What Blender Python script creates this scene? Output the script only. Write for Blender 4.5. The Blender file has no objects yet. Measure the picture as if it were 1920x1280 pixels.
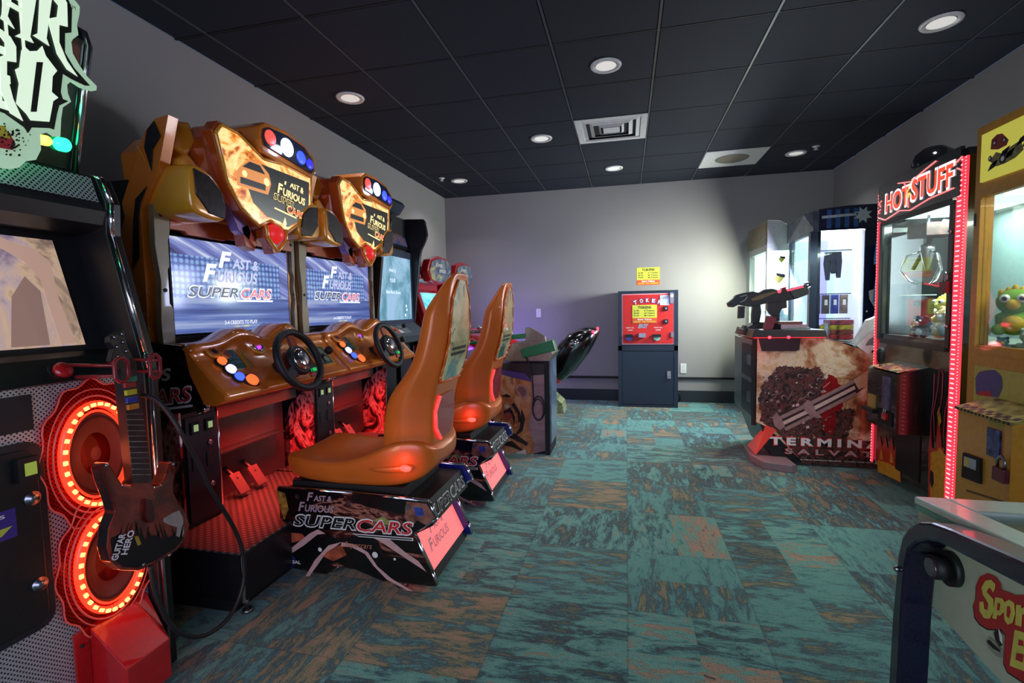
import bpy, bmesh, math, random
from mathutils import Vector, Matrix
random.seed(7)
COL = bpy.context.scene.collection
V = Vector
# ---------------------------------------------------------------- camera calibration
EYE = V((0, 0, 1.25)); F = 921.52
CR = V((0.97389896, 0.22611066, -0.01986924)); CU = V((0.00402311, 0.0703274, 0.99751585)); CF = V((-0.22694632, 0.97155959, -0.06758211))
def P(px, py, x=None, y=None, z=None):
    """point of the room seen at (px, py) of the 1920x1280 frame on the real plane x=, y= or z="""
    d = CF * F + CR * (px - 960) + CU * (640 - py)
    t = (x - EYE.x) / d.x if x is not None else (y - EYE.y) / d.y if y is not None else (z - EYE.z) / d.z
    return EYE + d * t
def PP(pts, **k): return [P(a, b, **k) for a, b in pts]
# ---------------------------------------------------------------- materials
def lin(c):
    c /= 255.0
    return c / 12.92 if c <= .04045 else ((c + .055) / 1.055) ** 2.4
def rgb(*c): return (lin(c[0]), lin(c[1]), lin(c[2]), 1)
MATS = {}
class NT:
    def __init__(s, name):
        s.m = bpy.data.materials.new(name); s.m.use_nodes = True; s.n = s.m.node_tree.nodes; s.l = s.m.node_tree.links
        s.b = s.n['Principled BSDF']; s.out = s.n['Material Output']
    def a(s, t, ins=None, **k):
        n = s.n.new(t)
        for kk, v in k.items(): setattr(n, kk, v)
        for kk, v in (ins or {}).items():
            if isinstance(v, bpy.types.NodeSocket): s.l.new(v, n.inputs[kk])
            else: n.inputs[kk].default_value = v
        return n
    def math(s, op, a, b=None, c=None):
        d = {0: a}
        if b is not None: d[1] = b
        if c is not None: d[2] = c
        return s.a('ShaderNodeMath', d, operation=op).outputs[0]
    def xyz(s, src='Object'):
        tc = s.a('ShaderNodeTexCoord'); o = s.a('ShaderNodeSeparateXYZ', {0: tc.outputs[src]}).outputs
        return tc.outputs[src], o[0], o[1], o[2]
    def ramp(s, fac, stops, mode='LINEAR'):
        r = s.a('ShaderNodeValToRGB', {0: fac}); e = r.color_ramp.elements; r.color_ramp.interpolation = mode
        while len(e) < len(stops): e.new(.5)
        for k, (p, c) in enumerate(stops): e[k].position = p; e[k].color = c
        return r.outputs[0]
    def mix(s, f, a, b, t='MIX'):
        n = s.a('ShaderNodeMix', None, data_type='RGBA', blend_type=t)
        for i, v in ((0, f), (6, a), (7, b)):
            if isinstance(v, bpy.types.NodeSocket): s.l.new(v, n.inputs[i])
            else: n.inputs[i].default_value = v
        return n.outputs[2]
    def noise(s, vec, scale, detail=4, rough=.5, **k):
        return s.a('ShaderNodeTexNoise', {'Vector': vec, 'Scale': scale, 'Detail': detail, 'Roughness': rough}, **k).outputs[0]
    def set(s, **k):
        for kk, v in k.items():
            i = s.b.inputs[kk.replace('_', ' ')]
            if isinstance(v, bpy.types.NodeSocket): s.l.new(v, i)
            else: i.default_value = v
        return s.m
def M(name, c=(128, 128, 128), rough=.5, metal=0., emit=None, es=1., coat=0., var=.06, scale=40, spec=.5):
    if name in MATS: return MATS[name]
    t = NT(name); o, x, y, z = t.xyz(); n = t.noise(o, scale, 3)
    cl = rgb(*c); dk = tuple(v * (1 - 3 * var) for v in cl[:3]) + (1,)
    t.set(Base_Color=t.ramp(n, [(.3, dk), (.7, cl)]), Roughness=t.math('MULTIPLY_ADD', n, .12, max(0, rough - .06)), Metallic=metal, Coat_Weight=coat)
    t.b.inputs['Specular IOR Level'].default_value = spec
    t.b.inputs['Coat Roughness'].default_value = .06
    if emit: t.set(Emission_Color=rgb(*emit), Emission_Strength=es)
    MATS[name] = t.m; return t.m
def reg(t): MATS[t.m.name] = t.m; return t.m
def vec3(t, a, b, c=0.):
    return t.a('ShaderNodeCombineXYZ', {0: a, 1: b, 2: c}).outputs[0]
def art(name, axes, sx, sy, stops, emit=0., rough=.3, dist=1.5, scale=1., detail=5, coat=.3):
    """procedural printed artwork: stretched cloudy noise through a colour ramp"""
    t = NT(name); o, x, y, z = t.xyz(); d = dict(x=x, y=y, z=z)
    v = vec3(t, t.math('MULTIPLY', d[axes[0]], sx), t.math('MULTIPLY', d[axes[1]], sy))
    n = t.a('ShaderNodeTexNoise', {'Vector': v, 'Scale': scale, 'Detail': detail, 'Roughness': .62, 'Distortion': dist}).outputs[0]
    c = t.ramp(n, [(p, rgb(*q)) for p, q in stops])
    t.set(Base_Color=c, Roughness=rough, Coat_Weight=coat)
    if emit: t.set(Emission_Color=c, Emission_Strength=emit)
    return reg(t)
def glow(name, c, s, base=None): return M(name, base or c, .35, emit=c, es=s, var=0)
# --- plain materials
black = M('black_plastic', (22, 22, 25), .38); dark = M('charcoal_metal', (38, 40, 46), .42, .3); soot = M('matte_black', (12, 12, 13), .7)
navy = M('navy_powder_coat', (22, 40, 58), .45); chrome = M('chrome', (215, 215, 220), .12, 1.); steel = M('brushed_steel', (165, 165, 168), .32, 1.)
white = M('white_plastic', (225, 225, 220), .4); offw = M('white_laminate', (205, 208, 200), .35, coat=.3)
orange = M('metallic_orange_shell', (214, 118, 30), .28, .12, coat=.9, var=.02, scale=5)
seatc = M('orange_seat_shell', (216, 106, 32), .36, .12, coat=.25, var=.04, scale=9)
deepo = M('dark_orange_paint', (168, 70, 22), .3, .1, coat=.8, var=.02, scale=5)
gold = M('gold_paint', (226, 152, 42), .26, .12, coat=.9, var=.02, scale=5)
redp = M('red_plastic', (190, 22, 26), .3, coat=.6); yelp = M('yellow_cabinet_paint', (196, 140, 38), .4, coat=.3)
yell = M('pale_yellow_panel', (190, 180, 80), .4, coat=.3); green = M('green_holster', (10, 120, 70), .4)
w_txt = M('white_print', (225, 220, 215), .4, var=0); r_txt = M('red_print', (205, 35, 35), .4, var=0); k_txt = M('black_print', (14, 14, 16), .4, var=0)
pk_txt = M('pink_grey_print', (165, 135, 145), .4, var=0); y_txt = M('yellow_print', (225, 205, 70), .4, var=0); rubber = M('black_rubber', (16, 17, 18), .55)
def glassm(name, tint=(1, 1, 1, 1), refl=.012):
    t = NT(name); o, x, y, z = t.xyz()
    tr = t.a('ShaderNodeBsdfTransparent', {0: tint}); gl = t.a('ShaderNodeBsdfGlossy', {'Roughness': t.math('MULTIPLY', t.noise(o, 3), .06)})
    f = t.a('ShaderNodeFresnel', {0: 1.45}); ff = t.math('MULTIPLY', f.outputs[0], refl / .04)
    mx = t.a('ShaderNodeMixShader', {0: t.math('MINIMUM', ff, .6), 1: tr.outputs[0], 2: gl.outputs[0]})
    t.l.new(mx.outputs[0], t.out.inputs[0]); return reg(t)
glass = glassm('clear_glass', (.93, .97, .96, 1)); redglass = glassm('red_clear_plastic', (.95, .35, .3, 1)); rededge = M('red_plastic_edge', (200, 90, 80), .3, emit=(255, 90, 80), es=.12)  # faint emission paints the glow along the clear plastic edges, no lamp
def perf(name, pitch, hole, base, metal=.6):
    t = NT(name); o, x, y, z = t.xyz()
    v = vec3(t, t.math('ADD', y, z), t.math('SUBTRACT', y, z))
    vo = t.a('ShaderNodeTexVoronoi', {'Vector': v, 'Scale': 1 / pitch, 'Randomness': 0.}, voronoi_dimensions='2D')
    k = t.math('LESS_THAN', vo.outputs[0], hole)
    t.set(Base_Color=t.mix(k, rgb(*base), (.002, .002, .002, 1)), Roughness=.4, Metallic=t.math('MULTIPLY', t.math('SUBTRACT', 1., k), metal))
    return reg(t)
perfm = perf('perforated_metal', .0135, .27, (200, 200, 204)); perfb = perf('perforated_speaker_grille', .015, .31, (185, 185, 190))
def carpet():
    t = NT('patchwork_carpet_tiles'); o, x, y, z = t.xyz()
    S = .5
    sx, sy = t.math('DIVIDE', x, S), t.math('DIVIDE', y, S)
    cell = vec3(t, t.math('FLOOR', sx), t.math('FLOOR', sy))
    wn = t.a('ShaderNodeTexWhiteNoise', {'Vector': cell}, noise_dimensions='3D'); sp = t.a('ShaderNodeSeparateXYZ', {0: wn.outputs[1]}).outputs
    d = t.math('GREATER_THAN', sp[0], .56)
    # second, finer mosaic inside some tiles
    fx, fy = t.math('MULTIPLY', sx, 2), t.math('MULTIPLY', sy, 2)
    wn2 = t.a('ShaderNodeTexWhiteNoise', {'Vector': vec3(t, t.math('FLOOR', fx), t.math('FLOOR', fy), 7.)}, noise_dimensions='3D'); sp2 = t.a('ShaderNodeSeparateXYZ', {0: wn2.outputs[1]}).outputs
    use2 = t.math('GREATER_THAN', sp[1], .58)
    A = t.mix(d, vec3(t, t.math('MULTIPLY', x, 2.4), t.math('MULTIPLY', y, 9.)), vec3(t, t.math('MULTIPLY', x, 9.), t.math('MULTIPLY', y, 2.4)))
    off = t.mix(use2, wn.outputs[1], wn2.outputs[1])
    vv = t.a('ShaderNodeVectorMath', {0: A, 1: t.a('ShaderNodeVectorMath', {0: off, 1: (40., 40., 40.)}, operation='MULTIPLY').outputs[0]}, operation='ADD').outputs[0]
    n = t.a('ShaderNodeTexNoise', {'Vector': vv, 'Scale': 1.7, 'Detail': 9, 'Roughness': .78, 'Distortion': .35}).outputs[0]
    sh = t.a('ShaderNodeSeparateColor', {0: off}).outputs[2]
    n2 = t.math('ADD', n, t.math('MULTIPLY', t.math('SUBTRACT', sh, .5), .20))
    c1 = t.ramp(n2, [(.30, rgb(104, 88, 72)), (.37, rgb(82, 92, 72)), (.41, rgb(34, 44, 56)), (.45, rgb(50, 88, 90)), (.50, rgb(78, 124, 116)), (.565, rgb(92, 142, 130)), (.585, rgb(92, 98, 84)), (.61, rgb(140, 118, 98)), (.67, rgb(146, 116, 94)), (.70, rgb(52, 60, 66))])
    c2 = t.ramp(n2, [(.32, rgb(52, 92, 94)), (.42, rgb(84, 134, 124)), (.50, rgb(70, 116, 112)), (.56, rgb(40, 62, 76)), (.60, rgb(100, 104, 74)), (.68, rgb(142, 112, 90))])
    c = t.mix(t.math('GREATER_THAN', sp[2], .5), c1, c2)
    ed = t.math('MINIMUM', t.math('PINGPONG', sx, .5), t.math('PINGPONG', sy, .5))
    g = t.noise(o, 230, 3, .85)
    c = t.mix(t.math('MULTIPLY', t.math('LESS_THAN', ed, .007), .28), c, (.01, .015, .02, 1))
    c = t.mix(1., c, t.ramp(g, [(.34, (.7, .7, .7, 1)), (.66, (2.15, 2.15, 2.15, 1))]), 'MULTIPLY')
    t.set(Base_Color=c, Roughness=.88); t.b.inputs['Specular IOR Level'].default_value = .3; t.set(Sheen_Weight=.22, Sheen_Roughness=.45)
    t.set(Normal=t.a('ShaderNodeBump', {'Strength': .35, 'Distance': .004, 'Height': g}).outputs[0])
    return reg(t)
def wallm(name, c):
    t = NT(name); o, x, y, z = t.xyz(); n = t.noise(o, 60, 5); n2 = t.noise(o, 1.2, 2)
    t.set(Base_Color=t.ramp(n2, [(.3, tuple(v * .93 for v in rgb(*c)[:3]) + (1,)), (.7, rgb(*c))]), Roughness=.85, Normal=t.a('ShaderNodeBump', {'Strength': .12, 'Distance': .004, 'Height': n}).outputs[0])
    return reg(t)
wallp = wallm('greige_wall_paint', (146, 142, 140)); tilem = M('black_ceiling_tile', (46, 50, 60), .7, scale=160, var=.08, spec=.2); gridm = M('ceiling_grid_metal', (70, 74, 78), .4)
def plate():
    t = NT('diamond_plate'); o, x, y, z = t.xyz()
    s = t.a('ShaderNodeTexVoronoi', {'Vector': vec3(t, t.math('ADD', x, y), t.math('MULTIPLY', t.math('SUBTRACT', x, y), 1.)), 'Scale': 26., 'Randomness': 0.}, voronoi_dimensions='2D').outputs[0]
    h = t.math('LESS_THAN', s, .3)
    t.set(Base_Color=t.mix(h, rgb(95, 92, 92), rgb(150, 146, 146)), Metallic=.8, Roughness=.36, Normal=t.a('ShaderNodeBump', {'Strength': .6, 'Distance': .004, 'Height': h}).outputs[0])
    return reg(t)
platem = plate()
# ---------------------------------------------------------------- mesh builder
class MB:
    def __init__(s): s.b = bmesh.new(); s.m = []
    def mi(s, m):
        if m not in s.m: s.m.append(m)
        return s.m.index(m)
    def face(s, vs, m, smooth=False):
        try: f = s.b.faces.new(vs)
        except ValueError: return
        f.material_index = s.mi(m); f.smooth = smooth; return f
    def poly(s, pts, m, off=(0, 0, 0)):
        o = V(off); return s.face([s.b.verts.new(V(p) + o) for p in pts], m)
    def slab(s, pts, d, m, mside=None, bev=0.):
        """outline pts extruded by vector d"""
        d = V(d); a = [s.b.verts.new(V(p)) for p in pts]; b = [s.b.verts.new(V(p) + d) for p in pts]; n = len(a)
        fs = [s.face(a[::-1], m), s.face(b, m)]
        for i in range(n): fs.append(s.face([a[i], a[(i + 1) % n], b[(i + 1) % n], b[i]], mside or m))
        fs = [f for f in fs if f]
        bmesh.ops.recalc_face_normals(s.b, faces=fs)
        if bev: s.bev(fs, bev)
        return s
    def bev(s, fs, w, seg=2):
        es = list({e for f in fs if f.is_valid for e in f.edges if len(e.link_faces) == 2 and e.calc_face_angle(0) > .4})
        bmesh.ops.bevel(s.b, geom=es, offset=w, segments=seg, affect='EDGES', profile=.6, clamp_overlap=True)
    def box(s, lo, hi, m, bev=0., top=None):
        x0, y0, z0 = lo; x1, y1, z1 = hi
        vs = [s.b.verts.new(p) for p in ((x0, y0, z0), (x1, y0, z0), (x1, y1, z0), (x0, y1, z0), (x0, y0, z1), (x1, y0, z1), (x1, y1, z1), (x0, y1, z1))]
        fs = [s.face([vs[i] for i in q], m) for q in ((3, 2, 1, 0), (4, 5, 6, 7), (0, 1, 5, 4), (1, 2, 6, 5), (2, 3, 7, 6), (3, 0, 4, 7))]
        if top: fs[1].material_index = s.mi(top)
        if bev: s.bev(fs, bev)
        return s
    def obox(s, c, ax, m, bev=0.):
        """box about c with half axes ax (three vectors)"""
        c = V(c); a, b, d = map(V, ax)
        vs = [s.b.verts.new(c + a * i + b * j + d * k) for k in (-1, 1) for j in (-1, 1) for i in (-1, 1)]
        fs = [s.face([vs[i] for i in q], m) for q in ((0, 2, 3, 1), (4, 5, 7, 6), (0, 1, 5, 4), (1, 3, 7, 5), (3, 2, 6, 7), (2, 0, 4, 6))]
        bmesh.ops.recalc_face_normals(s.b, faces=fs)
        if bev: s.bev(fs, bev)
        return s
    def loft(s, rings, m, cap=True, smooth=True, closed=True):
        rs = [[s.b.verts.new(V(p)) for p in r] for r in rings]; n = len(rs[0]); fs = []
        for a, b in zip(rs, rs[1:]):
            for i in range(n if closed else n - 1): fs.append(s.face([a[i], a[(i + 1) % n], b[(i + 1) % n], b[i]], m, smooth))
        if cap and closed: fs += [s.face(rs[0][::-1], m), s.face(rs[-1], m)]
        fs = [f for f in fs if f]
        bmesh.ops.recalc_face_normals(s.b, faces=fs); return fs
    def cyl(s, p0, p1, r0, r1=None, m=None, n=24, cap=True):
        return s.tube([p0, p1], [r0, r0 if r1 is None else r1], m, n, cap)
    def tube(s, pts, r, m, n=10, cap=True, closed=False):
        pts = [V(p) for p in pts]; k = len(pts); rr = r if isinstance(r, (list, tuple)) else [r] * k; rings = []; up = None
        for i, p in enumerate(pts):
            if closed: t = pts[(i + 1) % k] - pts[i - 1]
            else: t = pts[min(i + 1, k - 1)] - pts[max(i - 1, 0)]
            t.normalize()
            if up is None: up = V((0, 0, 1)) if abs(t.z) < .9 else V((1, 0, 0))
            a = t.cross(up).normalized(); b = a.cross(t).normalized(); up = b
            rings.append([p + (a * math.cos(q) + b * math.sin(q)) * rr[i] for q in [2 * math.pi * j / n for j in range(n)]])
        if closed: rings.append(rings[0])
        s.loft(rings, m, cap and not closed); return s
    def ring(s, c, u, v, R, r, m, seg=40, n=8, R2=None):
        c, u, v = V(c), V(u), V(v); R2 = R2 or R
        return s.tube([c + u * math.cos(q) * R + v * math.sin(q) * R2 for q in [2 * math.pi * i / seg for i in range(seg)]], r, m, n, closed=True)
    def lathe(s, prof, c, ax, m, n=32, sq=1.):
        """prof: (radius, height along ax)"""
        c = V(c); ax = V(ax).normalized(); a = ax.orthogonal().normalized(); b = ax.cross(a)
        s.loft([[c + ax * h + (a * math.cos(q) + b * math.sin(q) * sq) * max(r, 1e-4) for q in [2 * math.pi * i / n for i in range(n)]] for r, h in prof], m); return s
    def ball(s, c, r, m, sc=(1, 1, 1), seg=20, rg=12, rot=None):
        c = V(c); rot = rot or Matrix.Identity(3); sc = V(sc) * r
        s.loft([[c + rot @ V((math.sin(a) * math.cos(q) * sc.x, math.sin(a) * math.sin(q) * sc.y, math.cos(a) * sc.z)) for q in [2 * math.pi * i / seg for i in range(seg)]] for a in [max(1e-3, min(math.pi - 1e-3, math.pi * j / rg)) for j in range(rg + 1)]], m); return s
    def disc(s, c, u, v, R, m, R2=None, n=32, off=(0, 0, 0)):
        c, u, v = V(c) + V(off), V(u), V(v); R2 = R2 or R
        return s.poly([c + u * math.cos(q) * R + v * math.sin(q) * R2 for q in [2 * math.pi * i / n for i in range(n)]], m)
    def text(s, txt, o, u, v, w, h, m, ext=.0008, shear=0., bold=0., sp=1., lift=0., arc=0.):
        """text fitted into a w x h box whose lower left corner is o, with axes u (right) and v (up)"""
        cu = bpy.data.curves.new('t', 'FONT'); cu.body = txt; cu.offset = bold; cu.space_character = sp; cu.shear = shear; cu.resolution_u = 3
        ob = bpy.data.objects.new('t', cu); COL.objects.link(ob); bpy.context.view_layer.update()
        me = ob.to_mesh(); vs = [q.co.copy() for q in me.vertices]; ps = [list(q.vertices) for q in me.polygons]
        ob.to_mesh_clear(); bpy.data.objects.remove(ob); bpy.data.curves.remove(cu)
        if not vs: return s
        x0, x1 = min(q.x for q in vs), max(q.x for q in vs); y0, y1 = min(q.y for q in vs), max(q.y for q in vs)
        u, v, o = V(u), V(v), V(o); nn = u.cross(v).normalized()
        def mp(q, e):
            a = (q.x - x0) / (x1 - x0); b = (q.y - y0) / (y1 - y0)
            return o + u * (a * w) + v * (b * h + arc * (1 - (2 * a - 1) ** 2)) + nn * (lift + e)
        vv = [s.b.verts.new(mp(q, ext)) for q in vs]
        for q in ps: s.face([vv[i] for i in q], m)
        return s
    def otext(s, txt, o, u, v, w, h, m, mo, grow=.03, shear=0., bold=.01, lift=.0006, **k):
        s.text(txt, V(o) - V(u) * h * .12 - V(v) * h * .12, u, v, w + h * .24, h * 1.24, mo, shear=shear, bold=bold + grow, lift=lift, **k)
        return s.text(txt, o, u, v, w, h, m, shear=shear, bold=bold, lift=lift + .0008, **k)
    def build(s, name, parent=None, bevel=0., sub=0, sharp=40, **props):
        me = bpy.data.meshes.new(name); org = parent_loc(parent) if parent else V((0, 0, 0))
        if org.length: bmesh.ops.translate(s.b, vec=-org, verts=s.b.verts)
        s.b.to_mesh(me); s.b.free()
        for m in s.m: me.materials.append(m)
        o = bpy.data.objects.new(name, me); COL.objects.link(o)
        if parent: o.parent = parent; ORG[o.name] = org
        if bevel:
            b = o.modifiers.new('bevel', 'BEVEL'); b.width = bevel; b.segments = 2; b.limit_method = 'ANGLE'; b.angle_limit = math.radians(sharp)
        if sub:
            q = o.modifiers.new('sub', 'SUBSURF'); q.levels = q.render_levels = sub
        for k, v in props.items(): o[k] = v
        return o
ORG = {}
def parent_loc(p):
    return V(ORG[p.name]) if p.name in ORG else V(p.location)
def thing(name, loc, label, cat, group=None):
    o = bpy.data.objects.new(name, None); COL.objects.link(o); o.location = loc; o['label'] = label; o['category'] = cat
    o.empty_display_size = .1
    if group: o['group'] = group
    return o
def tag(o, label, cat, group=None):
    o['label'] = label; o['category'] = cat
    if group: o['group'] = group
    return o
def lone(mb, name, loc, label, cat, group=None, **k):
    """a thing of a single mesh, its origin at loc"""
    bmesh.ops.translate(mb.b, vec=-V(loc), verts=mb.b.verts)
    o = mb.build(name, None, **k); o.location = loc; return tag(o, label, cat, group)
def copy_tree(o, parent=None):
    c = o.copy(); COL.objects.link(c)
    if parent: c.parent = parent
    for ch in list(o.children): copy_tree(ch, c)
    return c
def struct(o): o['kind'] = 'structure'; return o
def area(name, loc, rot, size, col, e, sy=None, spread=180):
    l = bpy.data.lights.new(name, 'AREA'); l.energy = e; l.color = col; l.size = size
    if sy: l.shape = 'RECTANGLE'; l.size_y = sy
    l.spread = math.radians(spread)
    o = bpy.data.objects.new(name, l); COL.objects.link(o); o.location = loc; o.rotation_euler = rot; return o
def point(name, loc, col, e, r=.03):
    l = bpy.data.lights.new(name, 'POINT'); l.energy = e; l.color = col; l.shadow_soft_size = r
    o = bpy.data.objects.new(name, l); COL.objects.link(o); o.location = loc; return o
X, Y, Z = V((1, 0, 0)), V((0, 1, 0)), V((0, 0, 1))
XL, XR, YB, YF, H = -2.47, 2.38, 6.6, -2.4, 2.8
# ================================================================ ROOM
def room():
    m = MB(); m.box((XL - .1, YF - .1, -.1), (XR + .1, YB + .1, 0), carpet()); struct(m.build('floor'))
    for n, lo, hi in (('wall_left', (XL - .1, YF - .1, 0), (XL, YB + .1, H)), ('wall_right', (XR, YF - .1, 0), (XR + .1, YB + .1, H)), ('wall_back', (XL, YB, 0), (XR, YB + .1, H))):
        m = MB(); m.box(lo, hi, wallp); struct(m.build(n))
    # wall behind the camera with the storefront window
    m = MB()
    wx0, wx1, wz0, wz1 = -2.1, 2.1, .25, 2.45
    m.box((XL, YF - .1, 0), (wx0, YF, H), wallp); m.box((wx1, YF - .1, 0), (XR, YF, H), wallp)
    m.box((wx0, YF - .1, 0), (wx1, YF, wz0), wallp); m.box((wx0, YF - .1, wz1), (wx1, YF, H), wallp)
    struct(m.build('wall_front'))
    m = MB()
    for i in range(4):
        x = wx0 + (wx1 - wx0) * i / 3; m.box((x - .03, YF - .08, wz0), (x + .03, YF - .02, wz1), dark)
    for z in (wz0 + .03, wz1 - .03): m.box((wx0, YF - .08, z - .03), (wx1, YF - .02, z + .03), dark)
    w = struct(m.build('window_1')); m = MB(); m.box((wx0 + .03, YF - .055, wz0 + .06), (wx1 - .03, YF - .05, wz1 - .06), glass); m.build('window_pane', w)
    # suspended ceiling: black lay-in tiles in a metal grid
    m = MB(); gx, gy, s = -2.257, 2.3825, .61
    m.box((XL, YF, H + .02), (XR, YB, H + .06), soot)
    xs = [XL] + [gx + s * i for i in range(0, 8) if XL < gx + s * i < XR] + [XR]; ys = [YF] + [gy + s * j for j in range(-9, 9) if YF < gy + s * j < YB] + [YB]
    for a, b in zip(xs, xs[1:]):
        for c, d in zip(ys, ys[1:]):
            if abs(a + .427) < .02 and abs(c - 4.2125) < .02: continue
            m.box((a + .012, c + .012, H - .004), (b - .012, d - .012, H + .012), tilem)
    c = struct(m.build('ceiling')); m = MB()
    for x in xs[1:-1]: m.box((x - .007, YF, H - .006), (x + .007, YB, H + .018), gridm)
    for y in ys[1:-1]: m.box((XL, y - .007, H - .0055), (XR, y + .007, H + .018), soot)
    m.build('ceiling_grid', c)
    bb = M('black_vinyl_base', (30, 40, 44), .5)
    for n, lo, hi in (('baseboard_back', (XL, YB - .012, 0), (XR, YB, .15)), ('baseboard_left', (XL, YF, 0), (XL + .012, YB, .15)), ('baseboard_right', (XR - .012, YF, 0), (XR, YB, .15))):
        m = MB(); m.box(lo, hi, bb, .003); struct(m.build(n))
    m = MB(); m.box((-2.2, YB - .025, .30), (1.9, YB, .325), soot, .003); struct(m.build('trim_1'))
room()
# ================================================================ CEILING FIXTURES
def downlight(x, y, label):
    t = thing('downlight', (x, y, H - .004), label, 'ceiling light', 'recessed downlights')
    m = MB(); m.lathe([(.098, 0), (.1, -.004), (.095, -.012), (.074, -.010), (.066, .004), (.066, 0.0)], (x, y, H - .004), Z, white); m.build('trim_ring', t)
    m = MB(); m.lathe([(.066, .001), (.05, .004), (0, .004)], (x, y, H - .012), Z, glow('downlight_lens', (235, 232, 225), .55)); m.build('lens', t)
    return t
for x, y, l in ((-.122, 3.33, 'recessed round downlight nearest the air vent on the camera side'), (-1.943, 3.32, 'recessed downlight above the near racing cabinets by the left wall'), (-.752, 4.56, 'recessed downlight beside the left edge of the air vent'),
                (-.13, 5.75, 'recessed downlight behind the air vent, nearest the token machine'), (-1.958, 5.75, 'recessed downlight in the far left ceiling corner'), (1.717, 5.75, 'recessed downlight in the far right ceiling corner beside the speaker tile'), (1.716, 3.33, 'recessed downlight above the black and red claw machine')):
    downlight(x, y, l)
def vent():
    x0, x1, y0, y1 = -.42, .176, 4.22, 4.815; t = thing('air_vent', (-.122, 4.517, H - .004), 'white square air diffuser with stepped louvres set in the black ceiling', 'air vent')
    m = MB()
    m.box((x0, y0, H - .01), (x1, y0 + .05, H + .005), white, .002); m.box((x0, y1 - .05, H - .01), (x1, y1, H + .005), white, .002)
    m.box((x0, y0 + .05, H - .01), (x0 + .05, y1 - .05, H + .005), white, .002); m.box((x1 - .05, y0 + .05, H - .01), (x1, y1 - .05, H + .005), white, .002); m.build('frame', t)
    m = MB(); m.box((x0 + .05, y0 + .05, H + .004), (x1 - .05, y1 - .05, H + .012), soot); m.build('duct_opening', t)
    for k, i in enumerate((.09, .15, .21)):
        m = MB(); a, b, c, d = x0 + i, x1 - i, y0 + i, y1 - i
        for q in (((a, c), (b, c)), ((b, c), (b, d)), ((b, d), (a, d)), ((a, d), (a, c))):
            (ax, ay), (bx, by) = q; cx, cy = (x0 + x1) / 2, (y0 + y1) / 2
            k1 = lambda px, py, f: (cx + (px - cx) * f, cy + (py - cy) * f)
            p0, p1 = k1(ax, ay, 1.22), k1(bx, by, 1.22)
            m.slab([(ax, ay, H - .012), (bx, by, H - .012), (p1[0], p1[1], H + .003), (p0[0], p0[1], H + .003)], (0, 0, .003), white)
        m.build('louvre', t)
    m = MB(); m.box((-.19, 4.45, H - .013), (-.05, 4.58, H - .006), white); m.build('centre_plate', t)
vent()
def ceiling_speaker():
    t = thing('ceiling_speaker', (1.098, 5.74, H - .006), 'round beige ceiling speaker in a white square tile', 'speaker')
    m = MB(); m.box((.80, 5.44, H - .012), (1.396, 6.035, H - .0062), white, .002); m.build('tile_plate', t)
    m = MB(); m.lathe([(0, -.022), (.15, -.02), (.165, -.014), (.168, -.012)], (1.098, 5.74, H), Z, M('speaker_grille', (150, 140, 122), .6, scale=300, var=.2)); m.build('grille', t)
ceiling_speaker()
for x, y, l in ((1.841, 5.564, 'small white ceiling sprinkler beside the far right downlight'), (-2.115, 5.576, 'small white ceiling sprinkler beside the far left downlight')):
    m = MB(); m.lathe([(.034, 0), (.034, -.008), (.012, -.014), (.01, -.03), (.02, -.032), (.02, -.036), (0, -.036)], (x, y, H - .003), Z, white, 20)
    lone(m, 'fire_sprinkler', (x, y, H), l, 'sprinkler', 'ceiling sprinklers')
# ================================================================ RACING CABINETS (orange)
SUPER = [('black_p', (8, 7, 8))]
race_side = art('race_side_art', 'xz', 2.2, 6.5, [(0, (8, 6, 7)), (.52, (12, 9, 10)), (.57, (70, 22, 20)), (.61, (170, 110, 90)), (.64, (60, 20, 20)), (.7, (8, 7, 8)), (.78, (110, 50, 30))], rough=.25, dist=1.2, scale=1.4)
race_wing = art('race_wing_art', 'xz', 3, 5, [(0, (8, 7, 9)), (.55, (14, 10, 12)), (.66, (110, 60, 70)), (.75, (60, 50, 70))], rough=.25, dist=.8)
marq_art = art('marquee_art', 'yz', 4, 5, [(0, (60, 20, 10)), (.34, (150, 50, 24)), (.43, (235, 150, 60)), (.52, (252, 222, 150)), (.58, (240, 190, 110)), (.64, (190, 100, 50)), (.76, (70, 30, 18))], emit=1.0, dist=1.6, rough=.2)
leg_art = art('leg_art', 'xz', 4, 3.2, [(0, (20, 10, 12)), (.42, (50, 20, 24)), (.5, (205, 90, 90)), (.56, (230, 170, 160)), (.62, (120, 30, 34)), (.75, (30, 14, 18))], dist=3., rough=.3)
bezel_m = art('monitor_bezel_art', 'yz', 3, 2, [(0, (60, 60, 64)), (.4, (128, 118, 92)), (.55, (140, 122, 84)), (.7, (96, 84, 66))], dist=.5, rough=.4)
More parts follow.
